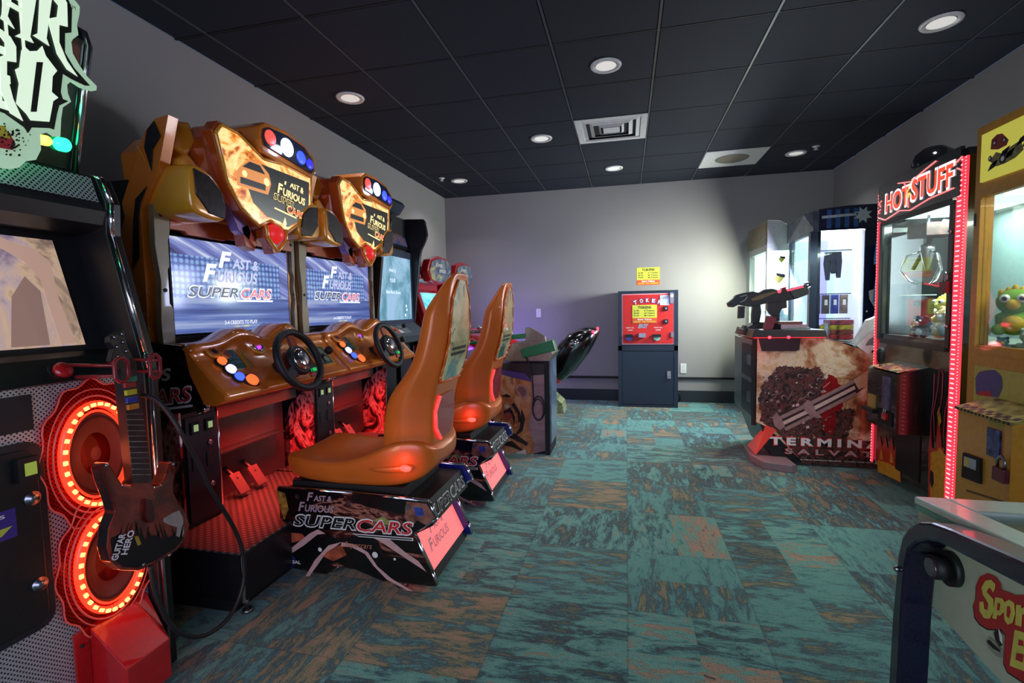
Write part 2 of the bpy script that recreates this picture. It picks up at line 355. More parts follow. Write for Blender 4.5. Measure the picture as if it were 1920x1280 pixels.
def screen_mat():
    t = NT('race_screen_image'); o, x, y, z = t.xyz()
    d = t.math('MULTIPLY_ADD', y, .42, z)
    v = vec3(t, t.math('MULTIPLY', y, 1.2), t.math('MULTIPLY', d, 17))
    n = t.a('ShaderNodeTexNoise', {'Vector': v, 'Scale': 1., 'Detail': 4, 'Roughness': .6}).outputs[0]
    n2 = t.a('ShaderNodeTexNoise', {'Vector': vec3(t, t.math('MULTIPLY', y, .8), t.math('MULTIPLY', z, 24)), 'Scale': 1., 'Detail': 3}).outputs[0]
    k = t.math('GREATER_THAN', z, 1.33)
    top = t.ramp(n, [(.3, rgb(66, 60, 96)), (.45, rgb(110, 120, 190)), (.55, rgb(150, 160, 215)), (.63, rgb(215, 225, 245)), (.72, rgb(120, 120, 175))])
    bot = t.ramp(n2, [(.3, rgb(46, 54, 118)), (.5, rgb(98, 118, 185)), (.62, rgb(165, 180, 220)), (.75, rgb(90, 100, 160))])
    c = t.mix(k, bot, top)
    hx = t.a('ShaderNodeTexVoronoi', {'Vector': vec3(t, y, z), 'Scale': 34., 'Randomness': .1}, voronoi_dimensions='2D').outputs[0]
    lft = t.math('MULTIPLY', t.math('LESS_THAN', y, .34), t.math('MULTIPLY', k, t.math('LESS_THAN', z, 1.53)))
    c = t.mix(t.math('MULTIPLY', lft, .8), c, t.ramp(hx, [(.2, rgb(150, 190, 240)), (.5, rgb(60, 84, 160))]))
    t.set(Base_Color=(.01, .01, .012, 1), Roughness=.1, Emission_Color=c, Emission_Strength=.95); t.b.inputs['Specular IOR Level'].default_value = .16
    return reg(t)
scr_m = screen_mat()
led_r = glow('red_led_lens', (255, 60, 50), 4.); led_b = glow('blue_led_lens', (40, 60, 255), 3.); led_w = glow('white_led_lens', (225, 235, 255), 3.5); led_o = glow('orange_lit_button', (255, 110, 50), 1.2)
pinkp = glow('backlit_pink_acrylic', (255, 120, 120), .85)
def supercars(m, o, u, v, s, k=1., white_super=False):
    """the two word mark: black SUPER and red CARS with white outlines, FAST & FURIOUS above"""
    o, u, v = V(o), V(u), V(v)
    m.otext('SUPER', o + v * .0, u, v, s * .53, s * .085, k_txt, w_txt, grow=.035, shear=.25, bold=.012, lift=.0012 * k)
    m.otext('CARS', o + u * s * .545 - v * s * .008, u, v, s * .455, s * .09, r_txt, w_txt, grow=.035, shear=.2, bold=.012, lift=.0012 * k)
    a = o + u * s * .50 - v * s * .032
    m.slab([a, a + u * s * .5, a + u * s * .5 - v * s * .022, a + u * s * .06 - v * s * .022], u.cross(v) * .0012, w_txt)
    m.slab([a + u * s * .02 - v * s * .006, a + u * s * .49 - v * s * .006, a + u * s * .49 - v * s * .016, a + u * s * .06 - v * s * .016], u.cross(v) * .0018, k_txt)
def fastfur(m, o, u, v, s, mt, lift=.0012, out=None):
    o, u, v = V(o), V(u), V(v)
    f = (lambda *a, **k: m.otext(*a[:6], mt, out, grow=.03, lift=lift, **k)) if out else (lambda *a, **k: m.text(*a[:6], mt, lift=lift, **k))
    f('F', o + u * s * .25 + v * s * .27, u, v, s * .2, s * .22, shear=.3, bold=.03); f('AST &', o + u * s * .44 + v * s * .27, u, v, s * .5, s * .15, shear=.25, bold=.03)
    f('F', o, u, v, s * .2, s * .24, shear=.3, bold=.03); f('URIOUS', o + u * s * .19, u, v, s * .8, s * .18, shear=.25, bold=.03)
def racer(label):
    t = thing('racing_game_cabinet', (-1.7, 2.22, 0), label, 'arcade machine', 'orange racing game cabinets')
    def part(n, bevel=0., sub=0, parent=None, lab=None):
        class C:
            def __enter__(s): s.m = MB(); return s.m
            def __exit__(s, *a):
                s.o = s.m.build(n, parent or t, bevel=bevel, sub=sub)
                if lab: s.o['label'] = lab
        c = C(); return c
    y0, y1 = 1.755, 2.685
    # back housing
    with part('rear_housing') as m:
        m.box((-2.40, y0 + .02, .05), (-2.14, y1 - .02, 1.85), black, .01)
        m.box((-2.14, y0 + .02, .72), (-2.02, y1 - .02, 1.12), soot)
    with part('footwell_back', lab='dark red footwell wall') as m:
        m.box((-2.135, 1.97, .27), (-2.125, y1 - .02, .74), M('footwell_metal', (90, 60, 60), .4, .4)); m.box((-2.13, 1.97, .52), (-2.05, y1 - .1, .53), dark)
    # tall side fin, near side
    fin = [(-1.83, 2.075), (-1.965, 2.04), (-2.10, 1.81), (-2.13, 1.66), (-2.20, 1.50), (-2.32, 1.2), (-2.43, 1.1), (-2.43, 1.9), (-2.36, 2.06), (-2.1, 2.2), (-1.95, 2.24)]
    for yy in (y0 - .02, y1 - .045):
        with part('side_fin', .008) as m:
            pts = [(-1.86, 2.085), (-1.93, 2.075), (-1.985, 2.03), (-2.10, 1.81), (-2.135, 1.74), (-2.125, 1.68), (-2.16, 1.60), (-2.22, 1.44), (-2.24, 1.12), (-2.04, 1.12), (-2.035, 1.70), (-1.93, 1.86)]
            m.slab([(a, yy, b) for a, b in pts], (0, .05, 0), orange)
            s = -.002 if yy < 2 else .052
            m.slab([(a, yy + s, b) for a, b in ((-1.93, 2.065), (-1.97, 2.03), (-1.99, 1.96), (-1.96, 1.86), (-1.945, 1.95), (-1.90, 2.0))], (0, .004 * (-1 if s < 0 else 1), 0), black)
            m.slab([(a, yy + s, b) for a, b in ((-1.99, 1.80), (-2.055, 1.75), (-2.075, 1.66), (-2.10, 1.45), (-2.055, 1.5), (-2.045, 1.67), (-2.03, 1.73))], (0, .004 * (-1 if s < 0 else 1), 0), black)
            m.slab([(a, yy + s, b) for a, b in ((-2.03, 1.97), (-1.99, 1.90), (-1.985, 1.905), (-2.02, 1.975))], (0, .003 * (-1 if s < 0 else 1), 0), gold)
    # monitor bezel, a ragged plate round the screen
    sc0, sc1, z0, z1 = 1.835, 2.64, 1.155, 1.615
    xb = -2.02
    def frame(m, outer, mt, x, d):
        """four plates round the screen rectangle"""
        m.slab([(x, a, b) for a, b in outer[0]], (d, 0, 0), mt)
    with part('monitor_bezel', .004) as m:
        a, b = y0, y1 - .01
        m.slab([(xb, q, w) for q, w in ((a + .005, 1.08), (a, 1.22), (a + .012, 1.4), (a - .005, 1.55), (a, 1.73), (sc0 + .01, 1.73), (sc0 - .012, 1.60), (sc0 - .02, 1.58), (sc0 - .02, 1.47), (sc0 - .03, 1.45), (sc0 - .03, 1.30), (sc0 - .015, 1.28), (sc0 - .015, 1.08))], (.03, 0, 0), bezel_m)
        m.slab([(xb, q, w) for q, w in ((b, 1.08), (b, 1.3), (b - .01, 1.42), (b, 1.55), (b, 1.73), (sc1 - .01, 1.73), (sc1 + .006, 1.62), (sc1 + .006, 1.5), (sc1 + .02, 1.47), (sc1 + .01, 1.40), (sc1 + .022, 1.33), (sc1 + .008, 1.26), (sc1 + .01, 1.08))], (.03, 0, 0), bezel_m)
        m.slab([(xb, q, w) for q, w in ((sc0 + .0, 1.73), (sc0 - .012, 1.635), (sc0 + .07, 1.635), (sc0 + .09, 1.62), (sc0 + .3, 1.62), (sc0 + .33, 1.63), (sc0 + .5, 1.63), (sc0 + .52, 1.62), (sc1 + .008, 1.62), (sc1, 1.73))], (.03, 0, 0), deepo)
        m.box((xb, sc0 - .015, 1.08), (xb + .03, sc1 + .01, z0 - .005), soot)
        for q, w in ((a + .03, 1.69), (a + .03, 1.36), (b - .03, 1.66), (b - .03, 1.36)): m.cyl((xb + .03, q, w), (xb + .034, q, w), .009, m=soot, n=12)
    with part('screen', lab='lit screen showing the game title') as m:
        m.box((xb - .02, sc0, z0), (xb + .004, sc1, z1), soot); m.poly([(xb + .006, sc0 + .008, z0 + .006), (xb + .006, sc1 - .008, z0 + .006), (xb + .006, sc1 - .008, z1 - .006), (xb + .006, sc0 + .008, z1 - .006)], scr_m)
        ew = glow('screen_white', (225, 228, 240), .95); er = glow('screen_red', (235, 90, 100), .9); ek = glow('screen_navy', (40, 44, 78), .6); eg = glow('screen_lilac', (170, 172, 205), .9)
        o = V((xb + .007, 2.01, 1.41))
        m.text('F', o + V((0, .10, .075)), Y, Z, .09, .085, ew, shear=.3, bold=.04); m.text('AST &', o + V((0, .19, .075)), Y, Z, .19, .055, eg, shear=.25, bold=.03)
        m.text('F', o, Y, Z, .09, .09, ew, shear=.3, bold=.04); m.text('URIOUS', o + V((0, .09, .0)), Y, Z, .28, .062, eg, shear=.25, bold=.03)
        o = V((xb + .0075, 1.92, 1.335))
        m.otext('SUPER', o, Y, Z, .31, .05, ek, ew, grow=.03, shear=.25, bold=.01); m.otext('CARS', o + V((0, .33, -.004)), Y, Z, .23, .052, er, ew, grow=.03, shear=.2, bold=.01)
        m.poly([o + V((.001, .3, -.022)), o + V((.001, .57, -.022)), o + V((.001, .57, -.012)), o + V((.001, .29, -.012))], ew)
        m.text('3-4 CREDITS TO PLAY', V((xb + .007, 2.13, 1.195)), Y, Z, .23, .02, ew, bold=.02); m.text('1 COIN = 1 CREDIT', V((xb + .007, 2.19, 1.178)), Y, Z, .11, .01, glow('screen_yellow', (220, 220, 120), .9), bold=.02)
    # sculpted head
    with part('marquee_hood', .012, lab='glossy orange hood') as m:
        m.slab([(-2.2, a, b) for a, b in ((1.80, 1.86), (1.79, 1.97), (1.86, 2.05), (2.0, 2.10), (2.45, 2.13), (2.60, 2.05), (2.66, 1.9), (2.64, 1.76), (2.45, 1.70), (2.0, 1.70), (1.83, 1.74))], (.24, 0, 0), orange)
        m.slab([(-1.97, a, b) for a, b in ((1.92, 1.88), (1.90, 2.0), (1.95, 2.12), (2.2, 2.16), (2.5, 2.08), (2.58, 1.92), (2.54, 1.8), (2.38, 1.70), (2.18, 1.70), (2.0, 1.80))], (.12, 0, 0), deepo)
        # rising horn plates on the shoulders
        for s in (-1, 1):
            c = 2.22; q = lambda v: c + s * (c - v)
            m.slab([(-2.02, q(1.80), 1.98), (-2.02, q(1.83), 2.10), (-2.02, q(1.90), 2.12), (-2.02, q(1.93), 2.04), (-2.02, q(1.88), 1.96)], (.10, 0, 0), gold)
            m.slab([(-1.99, q(1.83), 1.83), (-1.99, q(1.81), 1.93), (-1.99, q(1.86), 1.97), (-1.99, q(1.95), 1.90), (-1.99, q(1.92), 1.82)], (.09, 0, 0), gold)
    for s in (-1, 1):
        c = 2.22; q = lambda v: c + s * (c - v)
        with part('cheek_pod', 0, 2, lab='rounded orange pod with dark grille') as m:
            xa, xf = -2.06, -1.80
            rings = []
            for x, k in ((xa, .85), (xa + .05, 1.0), (xf - .06, 1.03), (xf - .008, .99), (xf, .9)):
                cy, cz = q(1.845 + (x - xa) * .05), 1.785
                rings.append([(x, cy + dy * k * s * -1, cz + dz * k) for dy, dz in ((-.095, .0), (-.092, .09), (-.07, .115), (.0, .105), (.08, .05), (.11, -.05), (.10, -.12), (.0, -.115), (-.07, -.10), (-.093, -.08))])
            m.loft(rings, gold)
        with part('pod_grille', .003) as m:
            cy = q(1.855)
            m.slab([(-1.826, cy + dy * -s, 1.785 + dz) for dy, dz in ((-.07, .09), (.01, .075), (.075, .02), (.092, -.05), (.085, -.10), (-.0, -.09), (-.065, -.02))], (.03, 0, 0), M('smoked_grille', (36, 16, 20), .25, coat=.5))
    # shield with the lit artwork, tilted: top further forward
    S = [(1.985, 2.075), (1.93, 2.10), (1.905, 2.06), (1.98, 1.86), (2.06, 1.765), (2.17, 1.685), (2.20, 1.715), (2.26, 1.735), (2.33, 1.715), (2.375, 1.69), (2.50, 1.76), (2.56, 1.86), (2.55, 2.05), (2.50, 2.07), (2.16, 2.06)]
    S = [(1.935, 2.105), (1.905, 2.06), (1.985, 1.855), (2.07, 1.76), (2.19, 1.695), (2.27, 1.735), (2.34, 1.715), (2.395, 1.69), (2.54, 1.78), (2.60, 1.88), (2.585, 2.06), (2.42, 2.05), (2.20, 2.03), (2.03, 2.10)]
    cx = sum(a for a, b in S) / len(S); cz = sum(b for a, b in S) / len(S)
    tx = lambda z: -1.84 + (z - 1.69) * .10
    with part('marquee_frame', .006) as m:
        m.slab([(tx(b) - .05, cx + (a - cx) * 1.05, cz + (b - cz) * 1.07) for a, b in S], (.06, 0, 0), deepo)
        n = len(S)
        for i in range(n):
            (a, b), (c, d) = S[i], S[(i + 1) % n]
            m.cyl((tx(b) + .014, a, b), (tx(d) + .014, c, d), .009, m=gold, n=8)
    with part('marquee_panel', lab='backlit yellow artwork panel with the game title') as m:
        m.slab([(tx(b) + .012, cx + (a - cx) * .985, cz + (b - cz) * .975) for a, b in S], (.004, 0, 0), marq_art)
        cr = glow('marquee_cream', (255, 232, 160), .95); wk = M('marquee_dark', (32, 16, 8), .3)
        dx = .018
        m.poly([(tx(b) + dx, a, b) for a, b in ((2.24, 1.75), (2.14, 1.80), (2.08, 1.9), (2.12, 1.96), (2.18, 2.0), (2.57, 2.0), (2.575, 1.88), (2.52, 1.78), (2.40, 1.72), (2.34, 1.74))], wk, (0, 0, 0))
        # oncoming car: roof, windscreen, body, grille, head lamps
        car = lambda pts, mt, e: m.poly([(tx(b) + dx + e, a, b) for a, b in pts], mt)
        car([(2.03, 1.86), (2.02, 1.92), (2.05, 1.955), (2.10, 2.0), (2.18, 2.0), (2.24, 1.965), (2.26, 1.92), (2.24, 1.86)], glow('marquee_car', (225, 140, 60), .7), .001)
        car([(2.06, 1.955), (2.105, 1.99), (2.175, 1.99), (2.215, 1.955)], wk, .002); car([(2.05, 1.875), (2.05, 1.905), (2.22, 1.905), (2.22, 1.875)], wk, .002)
        for a, b, r in ((2.075, 1.925, .016), (2.225, 1.92, .02)): m.disc((tx(b) + dx + .003, a, b), Y, Z, r, cr)
        o = V((tx(1.9) + dx + .004, 2.30, 1.885)); fastfur(m, o, Y - Z * .12, Z, .235, cr)
        m.otext('SUPER', V((tx(1.85) + dx + .003, 2.28, 1.85)), Y - Z * .12, Z, .16, .03, wk, cr, grow=.03, shear=.2); m.otext('CARS', V((tx(1.83) + dx + .003, 2.385, 1.80)), Y - Z * .12, Z, .14, .034, glow('marquee_red', (225, 60, 40), .8), cr, grow=.03, shear=.2)
        car([(2.29, 1.80), (2.29, 1.808), (2.47, 1.785), (2.47, 1.777)], cr, .001)
        car([(2.36, 1.735), (2.375, 1.77), (2.39, 1.735), (2.375, 1.715)], cr, .001)
    with part('light_bar', .01, lab='orange light bar housing') as m:
        L = [(2.16, 2.05), (2.13, 2.10), (2.14, 2.17), (2.19, 2.205), (2.34, 2.215), (2.50, 2.19), (2.585, 2.14), (2.60, 2.06), (2.56, 2.02)]
        m.slab([(-2.0, a, b) for a, b in L], (.24, 0, 0), orange)
    with part('beacon_lens', .004, lab='dark lens over red, white and blue lamps') as m:
        L2 = [(2.175, 2.085), (2.16, 2.12), (2.17, 2.165), (2.21, 2.185), (2.35, 2.19), (2.49, 2.17), (2.56, 2.12), (2.57, 2.065), (2.54, 2.04)]
        m.slab([(-1.757, a, b) for a, b in L2], (.004, 0, 0), M('smoked_lens', (20, 26, 50), .15, coat=1.))
    for a, b, r, mt in ((2.215, 2.135, .04, glow('beacon_red', (255, 70, 60), 1.6)), (2.34, 2.125, .05, led_w), (2.455, 2.105, .038, led_b), (2.53, 2.09, .03, glow('beacon_blue_dim', (50, 50, 230), 1.2))):
        with part('beacon_lamp') as m: m.ball((-1.753, a, b), r, mt, (.25, 1, .95))
    with part('lower_strut', .003, lab='purple-grey struts under the marquee') as m:
        lil = M('lilac_metal', (128, 104, 150), .25, .6)
        for s in (-1, 1):
            q = lambda v: 2.27 + s * (2.27 - v)
            if s > 0: m = MB()
            m.slab([(-1.92, q(2.03), 1.79), (-1.92, q(2.10), 1.80), (-1.92, q(2.19), 1.70), (-1.92, q(2.17), 1.62), (-1.92, q(2.10), 1.66)], (.05, 0, 0), lil)
            m.slab([(-1.93, q(2.12), 1.68), (-1.93, q(2.16), 1.70), (-1.93, q(2.22), 1.62), (-1.93, q(2.20), 1.57), (-1.93, q(2.14), 1.59)], (.06, 0, 0), deepo)
            if s > 0: m.build('lower_strut', t, bevel=.003)
    with part('ball_cradle', .003) as m:
        for s in (-1, 1):
            m.cyl((-1.80, 2.285 + s * .075, 1.70), (-1.80, 2.285 + s * .07, 1.64), .011, m=gold, n=8); m.cyl((-1.80, 2.285 + s * .07, 1.64), (-1.80, 2.285, 1.575), .011, m=gold, n=8)
        m.slab([(-1.88, 2.22, 1.70), (-1.88, 2.35, 1.70), (-1.88, 2.34, 1.64), (-1.88, 2.285, 1.59), (-1.88, 2.23, 1.64)], (.05, 0, 0), deepo)
    with part('red_ball_lamp', lab='red ball lamp') as m: m.ball((-1.82, 2.285, 1.665), .052, glow('ball_red', (225, 40, 40), .6))
    # dashboard
    with part('dashboard', lab='glossy orange dashboard') as m:
        rings = []
        N = 34
        for i in range(N + 1):
            y = y0 - .02 + (y1 - y0 + .03) * i / N; q = (y - y0) / (y1 - y0)
            h = .055 * math.exp(-((q - .30) / .11) ** 2) + .07 * math.exp(-((q - .60) / .10) ** 2) - .012 * math.exp(-((q - .45) / .04) ** 2)
            e = .02 if i in (0, N) else 0
            d = .05 * math.exp(-((q - .6) / .16) ** 2)
            rings.append([(-2.03, y, .90), (-2.03, y, 1.095 + h * .6 - e), (-1.93, y, 1.125 + h - e), (-1.84 + d, y, 1.125 + h - e), (-1.815 + d, y, 1.105 + h - e), (-1.835 + d, y, 1.085 + h * .8), (-1.80, y, 1.04), (-1.70, y, .93), (-1.665, y, .905), (-1.66, y, .88), (-1.72, y, .855)])
        m.loft(rings, orange)
    FU, FN = V((-.12, 0, .14)).normalized(), V((.14, 0, .12)).normalized()   # dashboard face: up and outward
    def fp(px, py, lift=.0):
        """point of the dashboard face"""
        d = CF * F + CR * (px - 960) + CU * (640 - py); p0 = V((-1.75, 2.2, .985)); tt = (p0 - EYE).dot(FN) / d.dot(FN); return EYE + d * tt + FN * lift
    with part('keypad') as m:
        c = fp(436, 676); m.obox(c + FN * .004, (Y * .036, FU * .055, FN * .008), M('keypad_green', (30, 92, 70), .3), .002)
        for i in range(3):
            for j in range(3): m.obox(c + FN * .0135 + Y * .02 * (i - 1) + FU * .026 * (j - .8), (Y * .007, FU * .008, FN * .002), M('keypad_key', (70, 110, 130), .4))
        for k in (0, 1): m.obox(c + Y * (.06 + .017 * k) + FN * .004, (Y * .004, FU * .055, FN * .008), gold, .002)
    for px, py, r, mt in ((413, 680, .021, led_o), (430, 695, .024, glow('white_lit_button', (205, 195, 255), 1.6)), (446, 709, .022, glow('blue_lit_button', (60, 90, 255), 1.7)), (470, 715, .03, led_o)):
        with part('button') as m:
            c = fp(px, py); m.cyl(c - FN * .01, c + FN * .01, r * 1.35, r * 1.25, soot, 24); m.cyl(c + FN * .01, c + FN * .022, r, r * .92, mt, 24)
    for px, py, r in ((480, 652, .04), (398, 662, .028), (422, 668, .018)):
        with part('gauge_ring') as m:
            c = fp(px, py, .008); a = FU; m.ring(c, Y, a, r, .008, gold); m.ring(c + FN * .006, Y, a, r * .72, .006, chrome if r > .03 else deepo); m.lathe([(0, 0), (r * .7, .0), (r * .9, .004)], c, FN, black)
            if r > .03: m.ball(c + FN * .008 - FU * .01, .011, glow('gauge_violet', (170, 60, 255), 1.6), rot=Matrix.Identity(3))
    with part('shifter_plate', lab='green and silver shifter plate') as m:
        c = V((-1.745, 2.52, .99)); m.obox(c + FN * .0, (Y * .085, FU * .075, FN * .01), gold, .006); m.obox(c + FN * .010, (Y * .07, FU * .062, FN * .003), M('shifter_green', (40, 72, 66), .3))
        for q in (-1, 1):
            for w in (-1, 1): m.disc(c + FN * .0145 + Y * .03 * q + FU * .03 * w, Y, FU, .02, M('shifter_silver', (140, 150, 128), .3, .5))
        m.obox(c + FN * .0142, (Y * .006, FU * .05, FN * .001), soot); m.obox(c + FN * .0142, (Y * .05, FU * .006, FN * .001), soot)
    with part('shift_lever') as m:
        c = V((-1.735, 2.53, .985)); m.cyl(c, c + FN * .05, .008, m=steel, n=12); m.ball(c + FN * .065, .024, rubber)
    # steering wheel
    c = V((-1.615, 2.17, 1.01)); wn = V((.93, 0, .36)).normalized(); wu = V((-.36, 0, .93)).normalized()
    with part('steering_column') as m: m.cyl((-1.78, 2.17, .945), c - wn * .03, .045, .035, dark); m.lathe([(.06, -.05), (.075, -.01), (.06, 0)], c - wn * .04, wn, deepo)
    with part('steering_wheel') as m:
        m.ring(c, Y, wu, .150, .0185, rubber, 56, 12)
        for a in (90, 215, 325):
            d = Y * math.cos(R_(a)) + wu * math.sin(R_(a)); s_ = wn.cross(d)
            m.obox(c + d * .10 - wn * .004, (d * .05, s_ * .026, wn * .007), rubber if a != 90 else deepo, .004)
    with part('wheel_hub', lab='chrome wheel hub with emblem') as m:
        m.lathe([(.075, -.018), (.08, 0), (.07, .012), (.062, .014)], c, wn, rubber); m.lathe([(.062, .012), (.055, .022), (.03, .03), (0, .032)], c, wn, chrome); m.ring(c + wn * .024, Y, wu, .038, .004, dark)
        m.obox(c + Y * .07 - wu * .065 + wn * .008, (Y * .02, wu * .012, wn * .006), glow('green_button', (20, 200, 90), .5), .003); m.obox(c + Y * .055 - wu * .088 + wn * .004, (Y * .02, wu * .012, wn * .006), redp, .003)
    # side wing with the title under the dashboard
    for s, yy in ((-1, y0 - .02), (1, y1 - .025)):
        with part('dashboard_wing', 0, lab='black side panel with game title') as m:
            pts = [(-2.43, 1.17), (-1.875, 1.115), (-1.855, 1.09), (-1.835, .99), (-1.775, .875), (-1.775, .845), (-1.82, .83), (-2.43, .76)]
            m.slab([(a, yy, b) for a, b in pts], (0, .03, 0), race_wing)
            for a, b in zip(pts[1:6], pts[2:7]): m.cyl((a[0] + .004, yy + .015, a[1]), (b[0] + .004, yy + .015, b[1]), .013, m=chrome, n=8)
            if s < 0:
                u, v = V((1, 0, .12)), V((-.05, 0, 1)); n = u.cross(v)
                m.text('FAST &', (-2.30, yy, .985), u, v, .30, .045, w_txt, shear=.2, bold=.03); m.text('FURIOUS', (-2.36, yy, .915), u, v, .43, .055, w_txt, shear=.2, bold=.03)
                m.otext('SUPER', (-2.42, yy, .815), u, v, .28, .06, k_txt, w_txt, shear=.25); m.otext('CARS', (-2.10, yy, .845), u, v, .27, .062, r_txt, w_txt, shear=.2)
                m.poly([(-2.12, yy - .001, .825), (-1.83, yy - .001, .862), (-1.83, yy - .001, .852), (-2.10, yy - .001, .815)], w_txt)
    # leg between footwells: artwork side and coin door
    leg(t, 0)
    with part('platform', .003, lab='diamond plate step') as m:
        m.box((-2.125, 1.64, .06), (-1.54, 2.585, .262), black); m.box((-2.125, 1.64, .262), (-1.54, 2.585, .27), platem); m.cyl((-1.54, 1.645, .06), (-1.54, 1.645, .27), .008, m=chrome, n=8)
        m.box((-2.0, 1.66, 0), (-1.6, 2.56, .06), soot)
    for q in ((-1.56, 1.68), (-1.56, 2.54)):
        with part('levelling_foot') as m: m.cyl((q[0], q[1], .012), (q[0], q[1], .07), .008, m=steel, n=10); m.cyl((q[0], q[1], 0), (q[0], q[1], .012), .024, .018, m=steel, n=16)
    for yy in (2.18, 2.31):
        with part('pedal', .003) as m:
            m.obox((-2.03, yy, .34), (V((.035, 0, -.05)), Y * .035, V((.02, 0, .016)) * .4), M('pedal_metal', (110, 80, 78), .4, .4)); m.cyl((-2.04, yy, .36), (-2.12, yy, .42), .012, m=dark, n=10)
    # seat pedestal
    sp = PP([(520, 915), (531, 981), (511, 991), (508, 1055), (596, 1076), (612, 1093), (619, 1072), (634, 1062), (665, 1066), (715, 1090), (770, 1110), (806, 1112), (818, 1098), (808, 1070), (775, 1000), (818, 972), (802, 941), (660, 925)], y=1.95)
    sp = [V((p.x, 1.95, max(p.z, .035))) for p in sp]
    blue_in = M('deep_blue_panel', (24, 30, 120), .3, coat=.5)
    with part('pedestal_box', .004) as m:
        m.box((-1.62, 1.975, .10), (-1.02, 2.445, .40), black); m.box((-1.56, 2.0, .40), (-.98, 2.42, .45), soot)
        for q in ((-1.50, 2.03), (-1.50, 2.40), (-1.12, 2.03), (-1.12, 2.40)): m.cyl((q[0], q[1], 0), (q[0], q[1], .11), .01, m=steel, n=10)
    for q in ((-1.0, 1.99), (-1.0, 2.43)):
        with part('levelling_foot') as m: m.cyl((q[0], q[1], .012), (q[0], q[1], .12), .01, m=steel, n=10); m.cyl((q[0], q[1], 0), (q[0], q[1], .014), .03, .022, m=steel, n=16)
    for k, yy in enumerate((1.945, 2.455)):
        with part('pedestal_side', lab='side panel with car artwork and game title' if k == 0 else 'blue backed side panel') as m:
            dy = yy - 1.95 + (.005 if k == 0 else 0)
            q = [p + V((0, dy, 0)) for p in sp]; d = .02
            m.slab(q, (0, d, 0), race_side if k == 0 else blue_in, chrome)
            for a, b in zip(q, q[1:] + q[:1]): m.cyl(a + V((0, d / 2, 0)), b + V((0, d / 2, 0)), .0085, m=chrome, n=6)
            if k == 0:
                f = lambda pts, mt, e: m.poly([P(a, b, y=1.95 - e) for a, b in pts], mt)
                wht = M('lightning_print', (205, 160, 155), .35); wrm = M('flare_print', (190, 90, 60), .35, var=.3, scale=14)
                f([(518, 918), (535, 925), (541, 955), (533, 975), (524, 945)], M('flare_yellow', (205, 150, 60), .35, var=.3), .001)
                f([(762, 940), (800, 944), (816, 970), (800, 985), (782, 975), (770, 990), (758, 968)], M('flare_print2', (170, 110, 90), .35, var=.3, scale=18), .001)
                f([(775, 950), (792, 952), (796, 966), (780, 968)], M('flare_blue', (60, 80, 170), .35, var=.2), .002)
                f([(573, 1080), (590, 1050), (616, 1022), (640, 1016), (630, 1024), (612, 1035), (596, 1058), (580, 1080)], wht, .002)
                f([(640, 1016), (665, 1020), (690, 1035), (708, 1062), (735, 1085), (775, 1108), (765, 1107), (725, 1086), (700, 1060), (684, 1038), (660, 1026), (640, 1024)], wht, .002)
                f([(700, 1008), (730, 1010), (760, 1035), (785, 1052), (800, 1072), (775, 1056), (745, 1036), (718, 1018)], wht, .002)
                f([(512, 1035), (545, 1028), (580, 1000), (596, 992), (610, 1000), (595, 1002), (570, 1022), (545, 1038), (512, 1044)], wht, .002)
                f([(512, 1010), (540, 998), (566, 1000), (575, 1010), (545, 1018), (512, 1024)], wrm, .0015)
                f([(600, 1040), (640, 1020), (650, 1040), (625, 1052)], wrm, .001)
                for a, b, r in ((703, 1040, .014), (600, 1030, .010), (740, 1048, .006)): m.disc(P(a, b, y=1.9465), X, Z, r, w_txt)
                f([(698, 975), (718, 968), (726, 974), (742, 976), (728, 984), (714, 982)], M('flare_green', (150, 150, 80), .35), .0015)
                u = (P(790, 992, y=1.95) - P(550, 975, y=1.95)).normalized(); v = Z
                supercars(m, P(552, 984, y=1.947), u, v, .60)
                fastfur(m, P(560, 966, y=1.947) + Z * .022, u, v, .19, pk_txt)
                m.text('Supercars', P(646, 1028, y=1.946), u, v, .14, .035, M('script_print', (200, 120, 90), .4), shear=.3)
                m.disc(P(543, 1050, y=1.9475), X, Z, .034, M('globe_blue', (40, 50, 110), .3, var=.3, scale=30)); m.text('UNIVERSAL', P(516, 1052, y=1.945), X, Z, .14, .016, w_txt, bold=.02)
                for a, b in ((557, 931), (652, 943), (764, 952)): m.disc(P(a, b, y=1.9465), X, Z, .011, steel)
    # back of the pedestal between the side panels
    with part('title_plate', 0, lab='black slanted plate lettered SUPERCARS') as m:
        a, b = V((-.868, 0, .398)), V((-.832, 0, .305))
        q = [a + Y * 1.97, a + Y * 2.45, b + Y * 2.45, b + Y * 1.97]; m.slab(q, V((-.014, 0, -.006)), black)
        vv = (a - b).normalized(); m.otext('SUPER', b + Y * 1.985 + vv * .02, Y, vv, .23, .045, k_txt, w_txt, grow=.02, shear=.25, lift=.001); m.otext('CARS', b + Y * 2.235 + vv * .02, Y, vv, .19, .045, M('grey_print', (110, 110, 116), .4), w_txt, grow=.02, shear=.2, lift=.001)
    with part('rear_step') as m: m.slab([(-.868, 1.97, .398), (-1.05, 1.97, .402), (-1.05, 1.97, .25), (-.955, 1.97, .235), (-.835, 1.97, .30)], (0, .47, 0), black)
    with part('backlit_panel', 0, lab='glowing pink panel lettered FAST & FURIOUS') as m:
        a, b = V((-.945, 0, .245)), V((-.86, 0, .065)); vv = (a - b).normalized(); nn = Y.cross(vv)
        m.slab([a + Y * 1.97, a + Y * 2.45, b + Y * 2.45, b + Y * 1.97], -nn * .02, pinkp); m.slab([b + Y * 1.97, b + Y * 2.45, b - vv * .04 + Y * 2.45, b - vv * .04 + Y * 1.97], -nn * .02, dark)
        fastfur(m, b + Y * 2.07 + vv * .065, Y, vv, .24, glow('soft_rose_print', (160, 110, 118), .5), lift=.0012)
    seat(t, part)
    return t
